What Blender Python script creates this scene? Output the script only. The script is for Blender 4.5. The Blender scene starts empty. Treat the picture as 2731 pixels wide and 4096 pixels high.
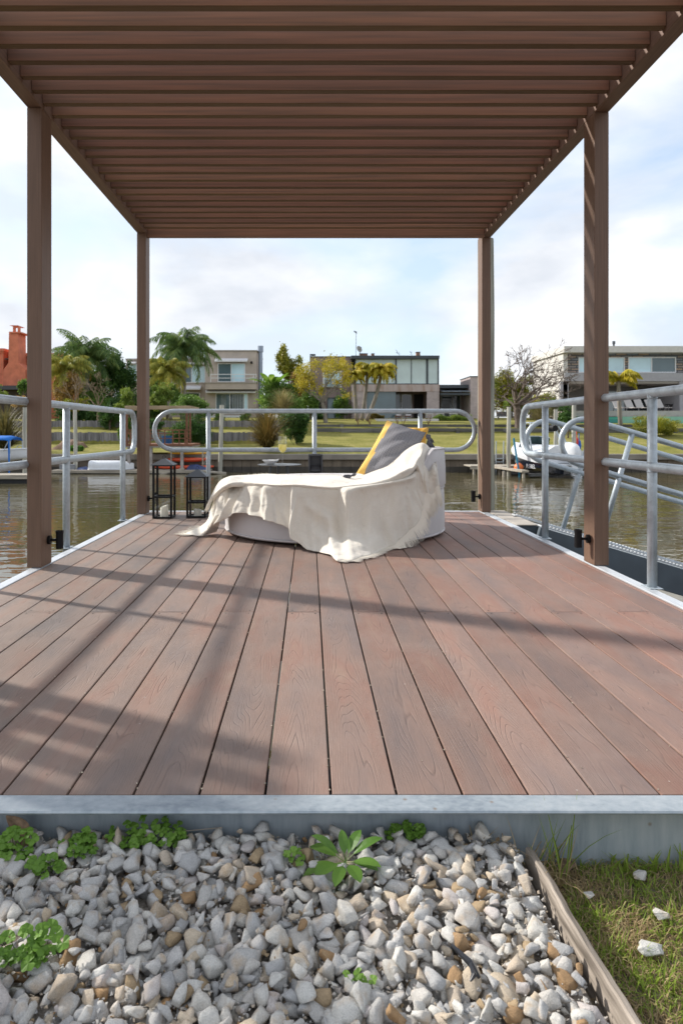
import bpy, bmesh, math, random
import numpy as np
from mathutils import Vector, Matrix, noise as mnoise
R = math.radians
rng = random.Random(7)
C = bpy.context.scene.collection
scene = bpy.context.scene

# ---------------------------------------------------------------- camera
F = 4096 * 24 / 36.0          # focal length in photo pixels
CX, CY, H = 1237.0, 1720.0, 0.802   # vanishing point of the boards, eye height over the deck
cam_data = bpy.data.cameras.new("camera")
cam = bpy.data.objects.new("camera", cam_data)
C.objects.link(cam)
cam.location = (0, 0, H)
cam.rotation_euler = (R(90), 0, 0)
cam_data.lens = 24
cam_data.sensor_width = 36
cam_data.shift_x = (1365.5 - CX) / 4096
cam_data.shift_y = -(2048 - CY) / 4096
cam_data.clip_start = 0.05
cam_data.clip_end = 2000
cam_data.dof.use_dof = True
cam_data.dof.focus_distance = 2.1
cam_data.dof.aperture_fstop = 9.0
scene.camera = cam

# ---------------------------------------------------------------- light
L = Vector((1.37, -0.69, -1.0)).normalized()      # the way sunlight travels
sun_el = math.asin(-L.z)
sun_az = math.atan2(-L.x, -L.y)                    # from +Y towards +X
sun_data = bpy.data.lights.new("sun", 'SUN')
sun_data.energy = 2.5
sun_data.angle = R(2.0)
sun_data.color = (1.0, 0.945, 0.87)
sun = bpy.data.objects.new("sun", sun_data)
C.objects.link(sun)
sun.rotation_euler = L.to_track_quat('-Z', 'Y').to_euler()
sun.location = (-8, 6, 12)

world = bpy.data.worlds.new("World")
scene.world = world
world.use_nodes = True
nt = world.node_tree
nt.nodes.clear()
def wn(t, **k):
    n = nt.nodes.new(t)
    for a, b in k.items():
        setattr(n, a, b)
    return n
wout = wn('ShaderNodeOutputWorld')
wbg = wn('ShaderNodeBackground')
sky = wn('ShaderNodeTexSky', sky_type='NISHITA')
sky.sun_disc = False
sky.sun_elevation = sun_el
sky.sun_rotation = sun_az
sky.dust_density = 1.5
wbg.inputs['Strength'].default_value = 0.10
tc = wn('ShaderNodeTexCoord')
mp = wn('ShaderNodeMapping')
mp.inputs['Scale'].default_value = (1.0, 1.0, 2.3)
mp.inputs['Location'].default_value = (3.1, 0.4, 1.7)
nz = wn('ShaderNodeTexNoise')
nz.inputs['Scale'].default_value = 2.1
nz.inputs['Detail'].default_value = 7
nz.inputs['Roughness'].default_value = 0.52
nz.inputs['Distortion'].default_value = 0.35
cr = wn('ShaderNodeValToRGB')
cr.color_ramp.elements[0].position = 0.37
cr.color_ramp.elements[0].color = (0, 0, 0, 1)
cr.color_ramp.elements[1].position = 0.54
cr.color_ramp.elements[1].color = (1, 1, 1, 1)
nz2 = wn('ShaderNodeTexNoise')
nz2.inputs['Scale'].default_value = 4.0
nz2.inputs['Detail'].default_value = 5
cl = wn('ShaderNodeValToRGB')          # cloud body: light grey to white
cl.color_ramp.elements[0].position = 0.36
cl.color_ramp.elements[0].color = (3.7, 3.9, 4.25, 1)
cl.color_ramp.elements[1].position = 0.60
cl.color_ramp.elements[1].color = (5.35, 5.4, 5.5, 1)
mx = wn('ShaderNodeMixRGB')
lt = nt.links.new
lt(tc.outputs['Generated'], mp.inputs['Vector'])
lt(mp.outputs['Vector'], nz.inputs['Vector'])
lt(mp.outputs['Vector'], nz2.inputs['Vector'])
lt(nz.outputs['Fac'], cr.inputs['Fac'])
lt(nz2.outputs['Fac'], cl.inputs['Fac'])
# thin high haze lifts the blue gaps towards pale blue
hz = wn('ShaderNodeMixRGB')
hz.inputs['Fac'].default_value = 0.62
hz.inputs['Color2'].default_value = (3.5, 4.2, 5.1, 1)
lt(sky.outputs['Color'], hz.inputs['Color1'])
lt(cr.outputs['Color'], mx.inputs['Fac'])
lt(hz.outputs['Color'], mx.inputs['Color1'])
lt(cl.outputs['Color'], mx.inputs['Color2'])
lt(mx.outputs['Color'], wbg.inputs['Color'])
lt(wbg.outputs['Background'], wout.inputs['Surface'])

scene.view_settings.view_transform = 'Standard'
scene.view_settings.look = 'None'
scene.view_settings.exposure = 1.13
scene.view_settings.gamma = 1
scene.render.engine = 'CYCLES'
scene.cycles.max_bounces = 10
scene.cycles.transparent_max_bounces = 12
scene.cycles.use_denoising = True
scene.cycles.caustics_reflective = False
scene.cycles.caustics_refractive = False

# ---------------------------------------------------------------- pixel helpers (photo pixels -> metres at a chosen distance)
def P(x, y, Y):
    return Vector(((x - CX) / F * Y, Y, H - (y - CY) / F * Y))
def PZ(x, y, z):
    Y = F * (H - z) / (y - CY)
    return P(x, y, Y)

# ---------------------------------------------------------------- mesh helpers
def wloc(o):
    v = Vector((0, 0, 0))
    while o is not None:
        v += o.location
        o = o.parent
    return v

class G:
    def __init__(s):
        s.v = []
        s.f = []
        s.mi = []
    def add(s, vs, fs, m=0):
        n = len(s.v)
        s.v.extend([tuple(p) for p in vs])
        s.f.extend([tuple(i + n for i in f) for f in fs])
        s.mi.extend([m] * len(fs))
        return s
    def box(s, a, b, m=0, rot=None, piv=None):
        x0, y0, z0 = a
        x1, y1, z1 = b
        vs = [Vector(p) for p in ((x0, y0, z0), (x1, y0, z0), (x1, y1, z0), (x0, y1, z0), (x0, y0, z1), (x1, y0, z1), (x1, y1, z1), (x0, y1, z1))]
        if rot is not None:
            c = Vector(piv) if piv is not None else (Vector(a) + Vector(b)) / 2
            vs = [rot @ (p - c) + c for p in vs]
        return s.add(vs, [(0, 3, 2, 1), (4, 5, 6, 7), (0, 1, 5, 4), (1, 2, 6, 5), (2, 3, 7, 6), (3, 0, 4, 7)], m)
    def bar(s, a, b, w, h, up=(0, 0, 1), m=0):
        a = Vector(a); b = Vector(b)
        d = (b - a).normalized()
        u = Vector(up)
        sx = d.cross(u)
        if sx.length < 1e-5:
            sx = d.cross(Vector((1, 0, 0)))
        sx.normalize()
        uz = sx.cross(d).normalized()
        vs = []
        for c in (a, b):
            for i, j in ((-1, -1), (1, -1), (1, 1), (-1, 1)):
                vs.append(c + sx * (w / 2 * i) + uz * (h / 2 * j))
        return s.add(vs, [(0, 1, 2, 3), (7, 6, 5, 4), (0, 4, 5, 1), (1, 5, 6, 2), (2, 6, 7, 3), (3, 7, 4, 0)], m)
    def tube(s, pts, r, n=8, m=0, cap=True, closed=False):
        pts = [Vector(p) for p in pts]
        k = len(pts)
        if not hasattr(r, '__len__'):
            r = [r] * k
        t0 = (pts[1] - pts[0]).normalized()
        nrm = t0.orthogonal().normalized()
        vs = []
        for i in range(k):
            if closed:
                t = (pts[(i + 1) % k] - pts[i - 1])
            else:
                t = pts[min(i + 1, k - 1)] - pts[max(i - 1, 0)]
            if t.length < 1e-9:
                t = t0
            t = t.normalized()
            nrm = (nrm - t * nrm.dot(t))
            if nrm.length < 1e-6:
                nrm = t.orthogonal()
            nrm.normalize()
            bn = t.cross(nrm)
            for j in range(n):
                a = 2 * math.pi * j / n
                vs.append(pts[i] + (nrm * math.cos(a) + bn * math.sin(a)) * r[i])
        fs = []
        for i in range(k if closed else k - 1):
            for j in range(n):
                a = i * n + j
                b = i * n + (j + 1) % n
                c = ((i + 1) % k) * n
                fs.append((a, b, c + (j + 1) % n, c + j))
        if cap and not closed:
            fs.append(tuple(range(n - 1, -1, -1)))
            fs.append(tuple((k - 1) * n + j for j in range(n)))
        return s.add(vs, fs, m)
    def lathe(s, prof, c=(0, 0, 0), n=24, m=0):
        c = Vector(c)
        vs = []
        for r, z in prof:
            for j in range(n):
                a = 2 * math.pi * j / n
                vs.append(c + Vector((r * math.cos(a), r * math.sin(a), z)))
        fs = []
        for i in range(len(prof) - 1):
            for j in range(n):
                a = i * n + j; b = i * n + (j + 1) % n
                fs.append((a, b, b + n, a + n))
        if prof[0][0] > 1e-5:
            fs.append(tuple(range(n - 1, -1, -1)))
        if prof[-1][0] > 1e-5:
            fs.append(tuple((len(prof) - 1) * n + j for j in range(n)))
        return s.add(vs, fs, m)
    def prism(s, poly, y0, y1, m=0):
        """poly: (x,z) counter-clockwise seen from -Y, run from y0 to y1"""
        n = len(poly)
        vs = [(x, y0, z) for x, z in poly] + [(x, y1, z) for x, z in poly]
        fs = [tuple(range(n)), tuple(range(2 * n - 1, n - 1, -1))]
        for i in range(n):
            j = (i + 1) % n
            fs.append((j, i, i + n, j + n))
        return s.add(vs, fs, m)
    def px(s, x0, y0, x1, y1, Y, d, m=0):
        """box whose front face, at distance Y, covers the photo rectangle; d metres deep"""
        a = P(x0, y1, Y); b = P(x1, y0, Y)
        return s.box((a.x, Y, a.z), (b.x, Y + d, b.z), m)
    def build(s, name, mat, parent=None, smooth=False, org=None, bevel=0, seg=1, sub=0):
        me = bpy.data.meshes.new(name)
        vs = np.array(s.v, dtype=np.float64).reshape(-1, 3)
        if parent is None:
            if org is None:
                org = ((vs[:, 0].min() + vs[:, 0].max()) / 2, (vs[:, 1].min() + vs[:, 1].max()) / 2, vs[:, 2].min())
            off = Vector(org)
        else:
            off = wloc(parent)
        vs = vs - np.array(off)
        me.from_pydata(vs.tolist(), [], s.f)
        mats = mat if isinstance(mat, (list, tuple)) else [mat]
        for mm in mats:
            me.materials.append(mm)
        if len(mats) > 1:
            me.polygons.foreach_set('material_index', s.mi)
        if smooth:
            me.polygons.foreach_set('use_smooth', [True] * len(me.polygons))
        me.update()
        o = bpy.data.objects.new(name, me)
        C.objects.link(o)
        if parent is None:
            o.location = off
        else:
            o.parent = parent
        if smooth == 'auto':
            md = None
            try:
                me.set_sharp_from_angle(angle=R(35))
            except Exception:
                pass
        if bevel:
            b = o.modifiers.new('bevel', 'BEVEL')
            b.width = bevel; b.segments = seg; b.limit_method = 'ANGLE'; b.angle_limit = R(40)
        if sub:
            b = o.modifiers.new('sub', 'SUBSURF')
            b.levels = sub; b.render_levels = sub
        return o

def tag(o, label, cat, group=None, kind=None):
    o['label'] = label
    if cat: o['category'] = cat
    if group: o['group'] = group
    if kind: o['kind'] = kind
    return o
def struct(o, label=None, kind='structure'):
    o['kind'] = kind
    if label: o['label'] = label
    return o
def empty(name, loc, label, cat, group=None):
    o = bpy.data.objects.new(name, None)
    C.objects.link(o)
    o.location = loc
    o.empty_display_size = 0.1
    return tag(o, label, cat, group)
def kids(o):
    return [c for c in bpy.data.objects if c.parent == o]
def copy_tree(o, parent=None):
    ch = kids(o)
    c = o.copy()
    C.objects.link(c)
    c.parent = parent
    for k in ch:
        copy_tree(k, c)
    return c

# ---------------------------------------------------------------- materials
def mat(name, col, rough=0.6, metal=0.0, var=0.0, vscale=5.0, stretch=(1, 1, 1), bump=0.0, bscale=40.0, bdist=0.01,
        island=0.0, objrand=0.0, col2=None, spec=0.5, sheen=0.0, trans=0.0, detail=4.0, bstretch=None, coat=0.0):
    m = bpy.data.materials.new(name)
    m.use_nodes = True
    n = m.node_tree
    b = n.nodes['Principled BSDF']
    b.inputs['Roughness'].default_value = rough
    b.inputs['Metallic'].default_value = metal
    b.inputs['Specular IOR Level'].default_value = spec
    if sheen: b.inputs['Sheen Weight'].default_value = sheen
    if coat: b.inputs['Coat Weight'].default_value = coat
    geo = n.nodes.new('ShaderNodeNewGeometry')
    def vec(st):
        q = n.nodes.new('ShaderNodeVectorMath'); q.operation = 'MULTIPLY'
        q.inputs[1].default_value = st
        n.links.new(geo.outputs['Position'], q.inputs[0])
        return q.outputs[0]
    c1 = tuple(col) + (1,)
    out = None
    rgb = n.nodes.new('ShaderNodeRGB'); rgb.outputs[0].default_value = c1
    out = rgb.outputs[0]
    if var or col2:
        t = n.nodes.new('ShaderNodeTexNoise')
        t.inputs['Scale'].default_value = vscale
        t.inputs['Detail'].default_value = detail
        n.links.new(vec(stretch), t.inputs['Vector'])
        r = n.nodes.new('ShaderNodeValToRGB')
        r.color_ramp.elements[0].position = 0.32
        r.color_ramp.elements[1].position = 0.68
        ca = [max(0, x * (1 - var)) for x in col]
        cb = [min(1, x * (1 + var)) for x in (col2 or col)]
        r.color_ramp.elements[0].color = tuple(ca) + (1,)
        r.color_ramp.elements[1].color = tuple(cb) + (1,)
        n.links.new(t.outputs['Fac'], r.inputs['Fac'])
        out = r.outputs['Color']
    if island:
        hs = n.nodes.new('ShaderNodeHueSaturation')
        mr = n.nodes.new('ShaderNodeMapRange')
        mr.inputs['To Min'].default_value = 1 - island
        mr.inputs['To Max'].default_value = 1 + island
        n.links.new(geo.outputs['Random Per Island'], mr.inputs['Value'])
        n.links.new(mr.outputs[0], hs.inputs['Value'])
        n.links.new(out, hs.inputs['Color'])
        out = hs.outputs['Color']
    if objrand:
        oi = n.nodes.new('ShaderNodeObjectInfo')
        hs = n.nodes.new('ShaderNodeHueSaturation')
        mr = n.nodes.new('ShaderNodeMapRange'); mr.inputs['To Min'].default_value = 1 - objrand; mr.inputs['To Max'].default_value = 1 + objrand
        n.links.new(oi.outputs['Random'], mr.inputs['Value']); n.links.new(mr.outputs[0], hs.inputs['Value'])
        m2 = n.nodes.new('ShaderNodeMapRange'); m2.inputs['To Min'].default_value = 0.492; m2.inputs['To Max'].default_value = 0.508
        n.links.new(oi.outputs['Random'], m2.inputs['Value']); n.links.new(m2.outputs[0], hs.inputs['Hue'])
        n.links.new(out, hs.inputs['Color']); out = hs.outputs['Color']
    n.links.new(out, b.inputs['Base Color'])
    if bump:
        t = n.nodes.new('ShaderNodeTexNoise')
        t.inputs['Scale'].default_value = bscale
        t.inputs['Detail'].default_value = 5
        n.links.new(vec(bstretch or stretch), t.inputs['Vector'])
        bp = n.nodes.new('ShaderNodeBump')
        bp.inputs['Strength'].default_value = bump
        bp.inputs['Distance'].default_value = bdist
        n.links.new(t.outputs['Fac'], bp.inputs['Height'])
        n.links.new(bp.outputs['Normal'], b.inputs['Normal'])
    if trans:
        tr = n.nodes.new('ShaderNodeBsdfTranslucent')
        mxs = n.nodes.new('ShaderNodeMixShader')
        mxs.inputs['Fac'].default_value = trans
        n.links.new(out, tr.inputs['Color'])
        n.links.new(b.outputs[0], mxs.inputs[1])
        n.links.new(tr.outputs[0], mxs.inputs[2])
        n.links.new(mxs.outputs[0], n.nodes['Material Output'].inputs['Surface'])
    return m

def leafmat(name, stops, trans=0.35, rough=0.5):
    """foliage: each leaf takes its own colour from the ramp, with larger patches drifting through"""
    m = bpy.data.materials.new(name)
    m.use_nodes = True
    n = m.node_tree
    b = n.nodes['Principled BSDF']
    b.inputs['Roughness'].default_value = rough
    b.inputs['Specular IOR Level'].default_value = 0.3
    geo = n.nodes.new('ShaderNodeNewGeometry')
    t = n.nodes.new('ShaderNodeTexNoise'); t.inputs['Scale'].default_value = 1.3; t.inputs['Detail'].default_value = 3
    n.links.new(geo.outputs['Position'], t.inputs['Vector'])
    a = n.nodes.new('ShaderNodeMath'); a.operation = 'MULTIPLY_ADD'
    a.inputs[1].default_value = 0.5
    n.links.new(geo.outputs['Random Per Island'], a.inputs[0])
    sft = n.nodes.new('ShaderNodeMath'); sft.operation = 'MULTIPLY_ADD'
    sft.inputs[1].default_value = 1.4; sft.inputs[2].default_value = -0.45
    n.links.new(t.outputs['Fac'], sft.inputs[0])
    n.links.new(sft.outputs[0], a.inputs[2])
    r = n.nodes.new('ShaderNodeValToRGB')
    e = r.color_ramp.elements
    for i, c in enumerate(stops):
        p = i / (len(stops) - 1)
        if i < 2:
            e[i].position = p if i == 0 else 1.0
        el = e[0] if i == 0 else (e[-1] if i == len(stops) - 1 else e.new(p))
        el.position = p
        el.color = tuple(c) + (1,)
    n.links.new(a.outputs[0], r.inputs['Fac'])
    n.links.new(r.outputs['Color'], b.inputs['Base Color'])
    tr = n.nodes.new('ShaderNodeBsdfTranslucent')
    mxs = n.nodes.new('ShaderNodeMixShader'); mxs.inputs['Fac'].default_value = trans
    n.links.new(r.outputs['Color'], tr.inputs['Color'])
    n.links.new(b.outputs[0], mxs.inputs[1]); n.links.new(tr.outputs[0], mxs.inputs[2])
    n.links.new(mxs.outputs[0], n.nodes['Material Output'].inputs['Surface'])
    return m

def ln(n, a, b): n.links.new(a, b)
def mk(n, t, **k):
    x = n.nodes.new(t)
    for a, b in k.items(): setattr(x, a, b)
    return x
def mth(n, op, a, b=None, c=None):
    x = mk(n, 'ShaderNodeMath', operation=op)
    for i, v in enumerate((a, b, c)):
        if v is None: continue
        if hasattr(v, 'is_linked') or hasattr(v, 'links'): ln(n, v, x.inputs[i])
        else: x.inputs[i].default_value = v
    return x.outputs[0]

def deck_material():
    m = bpy.data.materials.new('deck_composite'); m.use_nodes = True
    n = m.node_tree; b = n.nodes['Principled BSDF']
    geo = mk(n, 'ShaderNodeNewGeometry')
    sep = mk(n, 'ShaderNodeSeparateXYZ'); ln(n, geo.outputs['Position'], sep.inputs[0])
    rnd = geo.outputs['Random Per Island']
    # embossed cathedral grain: contour lines of a stretched noise, different on each board
    com = mk(n, 'ShaderNodeCombineXYZ')
    ln(n, mth(n, 'MULTIPLY', sep.outputs['X'], 13.0), com.inputs[0])
    ln(n, mth(n, 'MULTIPLY', sep.outputs['Y'], 1.5), com.inputs[1])
    ln(n, mth(n, 'MULTIPLY', rnd, 53.0), com.inputs[2])
    t = mk(n, 'ShaderNodeTexNoise'); t.inputs['Scale'].default_value = 1.0; t.inputs['Detail'].default_value = 1.5
    t.inputs['Roughness'].default_value = 0.35; t.inputs['Distortion'].default_value = 0.25
    ln(n, com.outputs[0], t.inputs['Vector'])
    xl = mth(n, 'SUBTRACT', mth(n, 'FRACT', mth(n, 'DIVIDE', mth(n, 'ADD', sep.outputs['X'], 14.5 - 0.0476), 0.145)), 0.5)
    xl = mth(n, 'ADD', xl, mth(n, 'MULTIPLY_ADD', rnd, 0.24, -0.12))
    arch = mth(n, 'MULTIPLY', mth(n, 'MULTIPLY', xl, xl), 1.9)
    slope = mth(n, 'MULTIPLY', sep.outputs['Y'], mth(n, 'MULTIPLY_ADD', mth(n, 'SIGN', mth(n, 'SUBTRACT', rnd, 0.45)), 0.22, 0.03))
    fsum = mth(n, 'ADD', mth(n, 'ADD', arch, slope), mth(n, 'MULTIPLY', t.outputs['Fac'], 0.62))
    fr = mth(n, 'FRACT', mth(n, 'MULTIPLY', fsum, 24.0))
    pp = mth(n, 'ABSOLUTE', mth(n, 'SUBTRACT', fr, 0.5))
    line = mk(n, 'ShaderNodeMapRange'); line.inputs['From Min'].default_value = 0.0; line.inputs['From Max'].default_value = 0.12
    ln(n, pp, line.inputs['Value'])          # 0 in the groove, 1 outside
    # lines fade in and out
    t2 = mk(n, 'ShaderNodeTexNoise'); t2.inputs['Scale'].default_value = 7; t2.inputs['Detail'].default_value = 2
    ln(n, geo.outputs['Position'], t2.inputs['Vector'])
    fade = mk(n, 'ShaderNodeMapRange'); fade.inputs['From Min'].default_value = 0.38; fade.inputs['From Max'].default_value = 0.56
    ln(n, t2.outputs['Fac'], fade.inputs['Value'])
    groove = mth(n, 'MULTIPLY', mth(n, 'SUBTRACT', 1.0, line.outputs[0]), mth(n, 'MULTIPLY_ADD', fade.outputs[0], 0.75, 0.25))
    # streaks and patches of colour
    com2 = mk(n, 'ShaderNodeCombineXYZ')
    ln(n, mth(n, 'MULTIPLY', sep.outputs['X'], 7.0), com2.inputs[0])
    ln(n, mth(n, 'MULTIPLY', sep.outputs['Y'], 1.6), com2.inputs[1])
    ln(n, mth(n, 'MULTIPLY', rnd, 31.0), com2.inputs[2])
    t3 = mk(n, 'ShaderNodeTexNoise'); t3.inputs['Scale'].default_value = 1.0; t3.inputs['Detail'].default_value = 4
    ln(n, com2.outputs[0], t3.inputs['Vector'])
    rp = mk(n, 'ShaderNodeValToRGB')
    e = rp.color_ramp.elements
    e[0].position = 0.30; e[0].color = (0.180, 0.150, 0.143, 1)
    e[1].position = 0.72; e[1].color = (0.275, 0.200, 0.160, 1)
    x = e.new(0.42); x.color = (0.210, 0.163, 0.145, 1)
    x = e.new(0.52); x.color = (0.238, 0.176, 0.150, 1)
    x = e.new(0.62); x.color = (0.245, 0.160, 0.131, 1)
    ln(n, t3.outputs['Fac'], rp.inputs['Fac'])
    # boards: tan on the left drifting to red on the right
    xs = mk(n, 'ShaderNodeMapRange'); xs.inputs['From Min'].default_value = -1.2; xs.inputs['From Max'].default_value = 1.3
    ln(n, sep.outputs['X'], xs.inputs['Value'])
    tint = mk(n, 'ShaderNodeMixRGB'); tint.inputs['Color1'].default_value = (1.03, 1.03, 0.99, 1); tint.inputs['Color2'].default_value = (1.10, 0.935, 0.89, 1)
    ln(n, xs.outputs[0], tint.inputs['Fac'])
    mu = mk(n, 'ShaderNodeMixRGB', blend_type='MULTIPLY'); mu.inputs['Fac'].default_value = 1
    ln(n, rp.outputs['Color'], mu.inputs['Color1']); ln(n, tint.outputs['Color'], mu.inputs['Color2'])
    hs = mk(n, 'ShaderNodeHueSaturation')
    ln(n, mu.outputs['Color'], hs.inputs['Color'])
    vv = mk(n, 'ShaderNodeMapRange'); vv.inputs['To Min'].default_value = 0.86; vv.inputs['To Max'].default_value = 1.16
    ln(n, rnd, vv.inputs['Value'])
    fine = mk(n, 'ShaderNodeTexNoise'); fine.inputs['Scale'].default_value = 1; fine.inputs['Detail'].default_value = 3
    com3 = mk(n, 'ShaderNodeVectorMath', operation='MULTIPLY'); com3.inputs[1].default_value = (260, 14, 50)
    ln(n, geo.outputs['Position'], com3.inputs[0]); ln(n, com3.outputs[0], fine.inputs['Vector'])
    v2 = mth(n, 'MULTIPLY_ADD', fine.outputs['Fac'], 0.34, 0.83)
    v3 = mth(n, 'MULTIPLY', vv.outputs[0], v2)
    v4 = mth(n, 'MULTIPLY', v3, mth(n, 'MULTIPLY_ADD', groove, -0.19, 0.98))
    ln(n, v4, hs.inputs['Value'])
    # dust: pale worn film
    t5 = mk(n, 'ShaderNodeTexNoise'); t5.inputs['Scale'].default_value = 2.2; t5.inputs['Detail'].default_value = 6; t5.inputs['Roughness'].default_value = 0.65
    ln(n, geo.outputs['Position'], t5.inputs['Vector'])
    dm = mk(n, 'ShaderNodeMapRange'); dm.inputs['From Min'].default_value = 0.5; dm.inputs['From Max'].default_value = 0.75; dm.inputs['To Max'].default_value = 0.25
    ln(n, t5.outputs['Fac'], dm.inputs['Value'])
    dust = mk(n, 'ShaderNodeMixRGB'); dust.inputs['Color2'].default_value = (0.36, 0.30, 0.265, 1)
    ln(n, dm.outputs[0], dust.inputs['Fac']); ln(n, hs.outputs['Color'], dust.inputs['Color1'])
    # scattered pale specks
    vo = mk(n, 'ShaderNodeTexVoronoi'); vo.inputs['Scale'].default_value = 11
    ln(n, geo.outputs['Position'], vo.inputs['Vector'])
    sp = mk(n, 'ShaderNodeMapRange'); sp.inputs['From Min'].default_value = 0.03; sp.inputs['From Max'].default_value = 0.022
    ln(n, vo.outputs['Distance'], sp.inputs['Value'])
    dust2 = mk(n, 'ShaderNodeMixRGB'); dust2.inputs['Color2'].default_value = (0.5, 0.47, 0.43, 1)
    ln(n, mth(n, 'MULTIPLY', sp.outputs[0], 0.6), dust2.inputs['Fac']); ln(n, dust.outputs['Color'], dust2.inputs['Color1'])
    ln(n, dust2.outputs['Color'], b.inputs['Base Color'])
    b.inputs['Roughness'].default_value = 0.62
    b.inputs['Specular IOR Level'].default_value = 0.35
    hgt = mth(n, 'ADD', mth(n, 'MULTIPLY', groove, -1.0), mth(n, 'MULTIPLY', fine.outputs['Fac'], 0.35))
    bp = mk(n, 'ShaderNodeBump'); bp.inputs['Strength'].default_value = 0.55; bp.inputs['Distance'].default_value = 0.0022
    ln(n, hgt, bp.inputs['Height']); ln(n, bp.outputs['Normal'], b.inputs['Normal'])
    return m

def galv_material(name, base, rough=0.42, metal=0.45):
    m = bpy.data.materials.new(name); m.use_nodes = True
    n = m.node_tree; b = n.nodes['Principled BSDF']
    geo = mk(n, 'ShaderNodeNewGeometry')
    vo = mk(n, 'ShaderNodeTexVoronoi'); vo.inputs['Scale'].default_value = 60
    ln(n, geo.outputs['Position'], vo.inputs['Vector'])
    t = mk(n, 'ShaderNodeTexNoise'); t.inputs['Scale'].default_value = 14; t.inputs['Detail'].default_value = 6; t.inputs['Roughness'].default_value = 0.65
    ln(n, geo.outputs['Position'], t.inputs['Vector'])
    sp = mk(n, 'ShaderNodeSeparateColor'); ln(n, vo.outputs['Color'], sp.inputs[0])
    s = mth(n, 'ADD', mth(n, 'MULTIPLY', sp.outputs[0], 0.22), mth(n, 'MULTIPLY', t.outputs['Fac'], 0.9))
    r = mk(n, 'ShaderNodeValToRGB')
    r.color_ramp.elements[0].position = 0.35; r.color_ramp.elements[0].color = tuple(c * 0.85 for c in base) + (1,)
    r.color_ramp.elements[1].position = 0.8; r.color_ramp.elements[1].color = tuple(min(1, c * 1.15) for c in base) + (1,)
    ln(n, s, r.inputs['Fac']); ln(n, r.outputs['Color'], b.inputs['Base Color'])
    b.inputs['Metallic'].default_value = metal
    ln(n, mth(n, 'MULTIPLY_ADD', t.outputs['Fac'], 0.3, rough - 0.15), b.inputs['Roughness'])
    bp = mk(n, 'ShaderNodeBump'); bp.inputs['Strength'].default_value = 0.25; bp.inputs['Distance'].default_value = 0.004
    ln(n, t.outputs['Fac'], bp.inputs['Height']); ln(n, bp.outputs['Normal'], b.inputs['Normal'])
    return m

def brick_material(name, c1, c2, mortar, bw, bh, msize=0.01, axis='XZ', bump=0.4):
    m = bpy.data.materials.new(name); m.use_nodes = True
    n = m.node_tree; b = n.nodes['Principled BSDF']
    b.inputs['Roughness'].default_value = 0.85
    geo = mk(n, 'ShaderNodeNewGeometry')
    sep = mk(n, 'ShaderNodeSeparateXYZ'); ln(n, geo.outputs['Position'], sep.inputs[0])
    com = mk(n, 'ShaderNodeCombineXYZ')
    ln(n, mth(n, 'ADD', sep.outputs['X'], sep.outputs['Y']), com.inputs[0])
    ln(n, sep.outputs['Z'], com.inputs[1])
    br = mk(n, 'ShaderNodeTexBrick')
    br.inputs['Scale'].default_value = 1
    br.inputs['Brick Width'].default_value = bw; br.inputs['Row Height'].default_value = bh
    br.inputs['Mortar Size'].default_value = msize
    br.inputs['Color1'].default_value = tuple(c1) + (1,); br.inputs['Color2'].default_value = tuple(c2) + (1,)
    br.inputs['Mortar'].default_value = tuple(mortar) + (1,)
    ln(n, com.outputs[0], br.inputs['Vector'])
    t = mk(n, 'ShaderNodeTexNoise'); t.inputs['Scale'].default_value = 3; t.inputs['Detail'].default_value = 5
    ln(n, geo.outputs['Position'], t.inputs['Vector'])
    hs = mk(n, 'ShaderNodeHueSaturation')
    ln(n, br.outputs['Color'], hs.inputs['Color'])
    ln(n, mth(n, 'MULTIPLY_ADD', t.outputs['Fac'], 0.7, 0.65), hs.inputs['Value'])
    ln(n, hs.outputs['Color'], b.inputs['Base Color'])
    return m

def glass_pane(name, col, rough=0.05, spec=0.8):
    m = mat(name, col, rough=rough, spec=spec, var=0.12, vscale=0.6)
    return m

WPC_Z = mat('composite_post_brown', (0.162, 0.096, 0.063), 0.55, var=0.16, vscale=1, stretch=(160, 160, 3), bump=0.12, bscale=1, bdist=0.003)
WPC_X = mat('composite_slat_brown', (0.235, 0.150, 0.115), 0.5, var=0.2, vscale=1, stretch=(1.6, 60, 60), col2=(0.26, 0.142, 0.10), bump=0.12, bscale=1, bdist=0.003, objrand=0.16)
WPC_U = mat('composite_slat_underside_shaded', (0.115, 0.066, 0.034), 0.65, var=0.2, vscale=1, stretch=(4, 150, 150), objrand=0.2)  # underside shade put into the colour, along with a more orange brown
WPC_Y = mat('composite_beam_brown', (0.18, 0.112, 0.084), 0.55, var=0.16, vscale=1, stretch=(150, 3, 150), bump=0.12, bscale=1, bdist=0.003)
DECK = deck_material()
GALV = galv_material('galvanised_steel', (0.42, 0.475, 0.515), 0.42, 0.3)
GALV2 = galv_material('galvanised_channel', (0.36, 0.42, 0.47), 0.5, 0.3)
ALU = mat('pale_aluminium', (0.62, 0.65, 0.68), 0.4, 0.35, var=0.12, vscale=12, stretch=(1, 0.3, 1))
SLATE = mat('slate_grey_shaded_steel', (0.10, 0.125, 0.15), 0.5, 0.1, var=0.15, vscale=4)  # gangway beams' galvanised steel, its shade put into the dark colour
BLACK = mat('black_powder_coat', (0.008, 0.008, 0.009), 0.5, spec=0.2)
DARKM = mat('dark_frame_metal', (0.045, 0.055, 0.065), 0.45, var=0.1)
WHITE = mat('white_paint', (0.74, 0.75, 0.76), 0.45, var=0.04)
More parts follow.
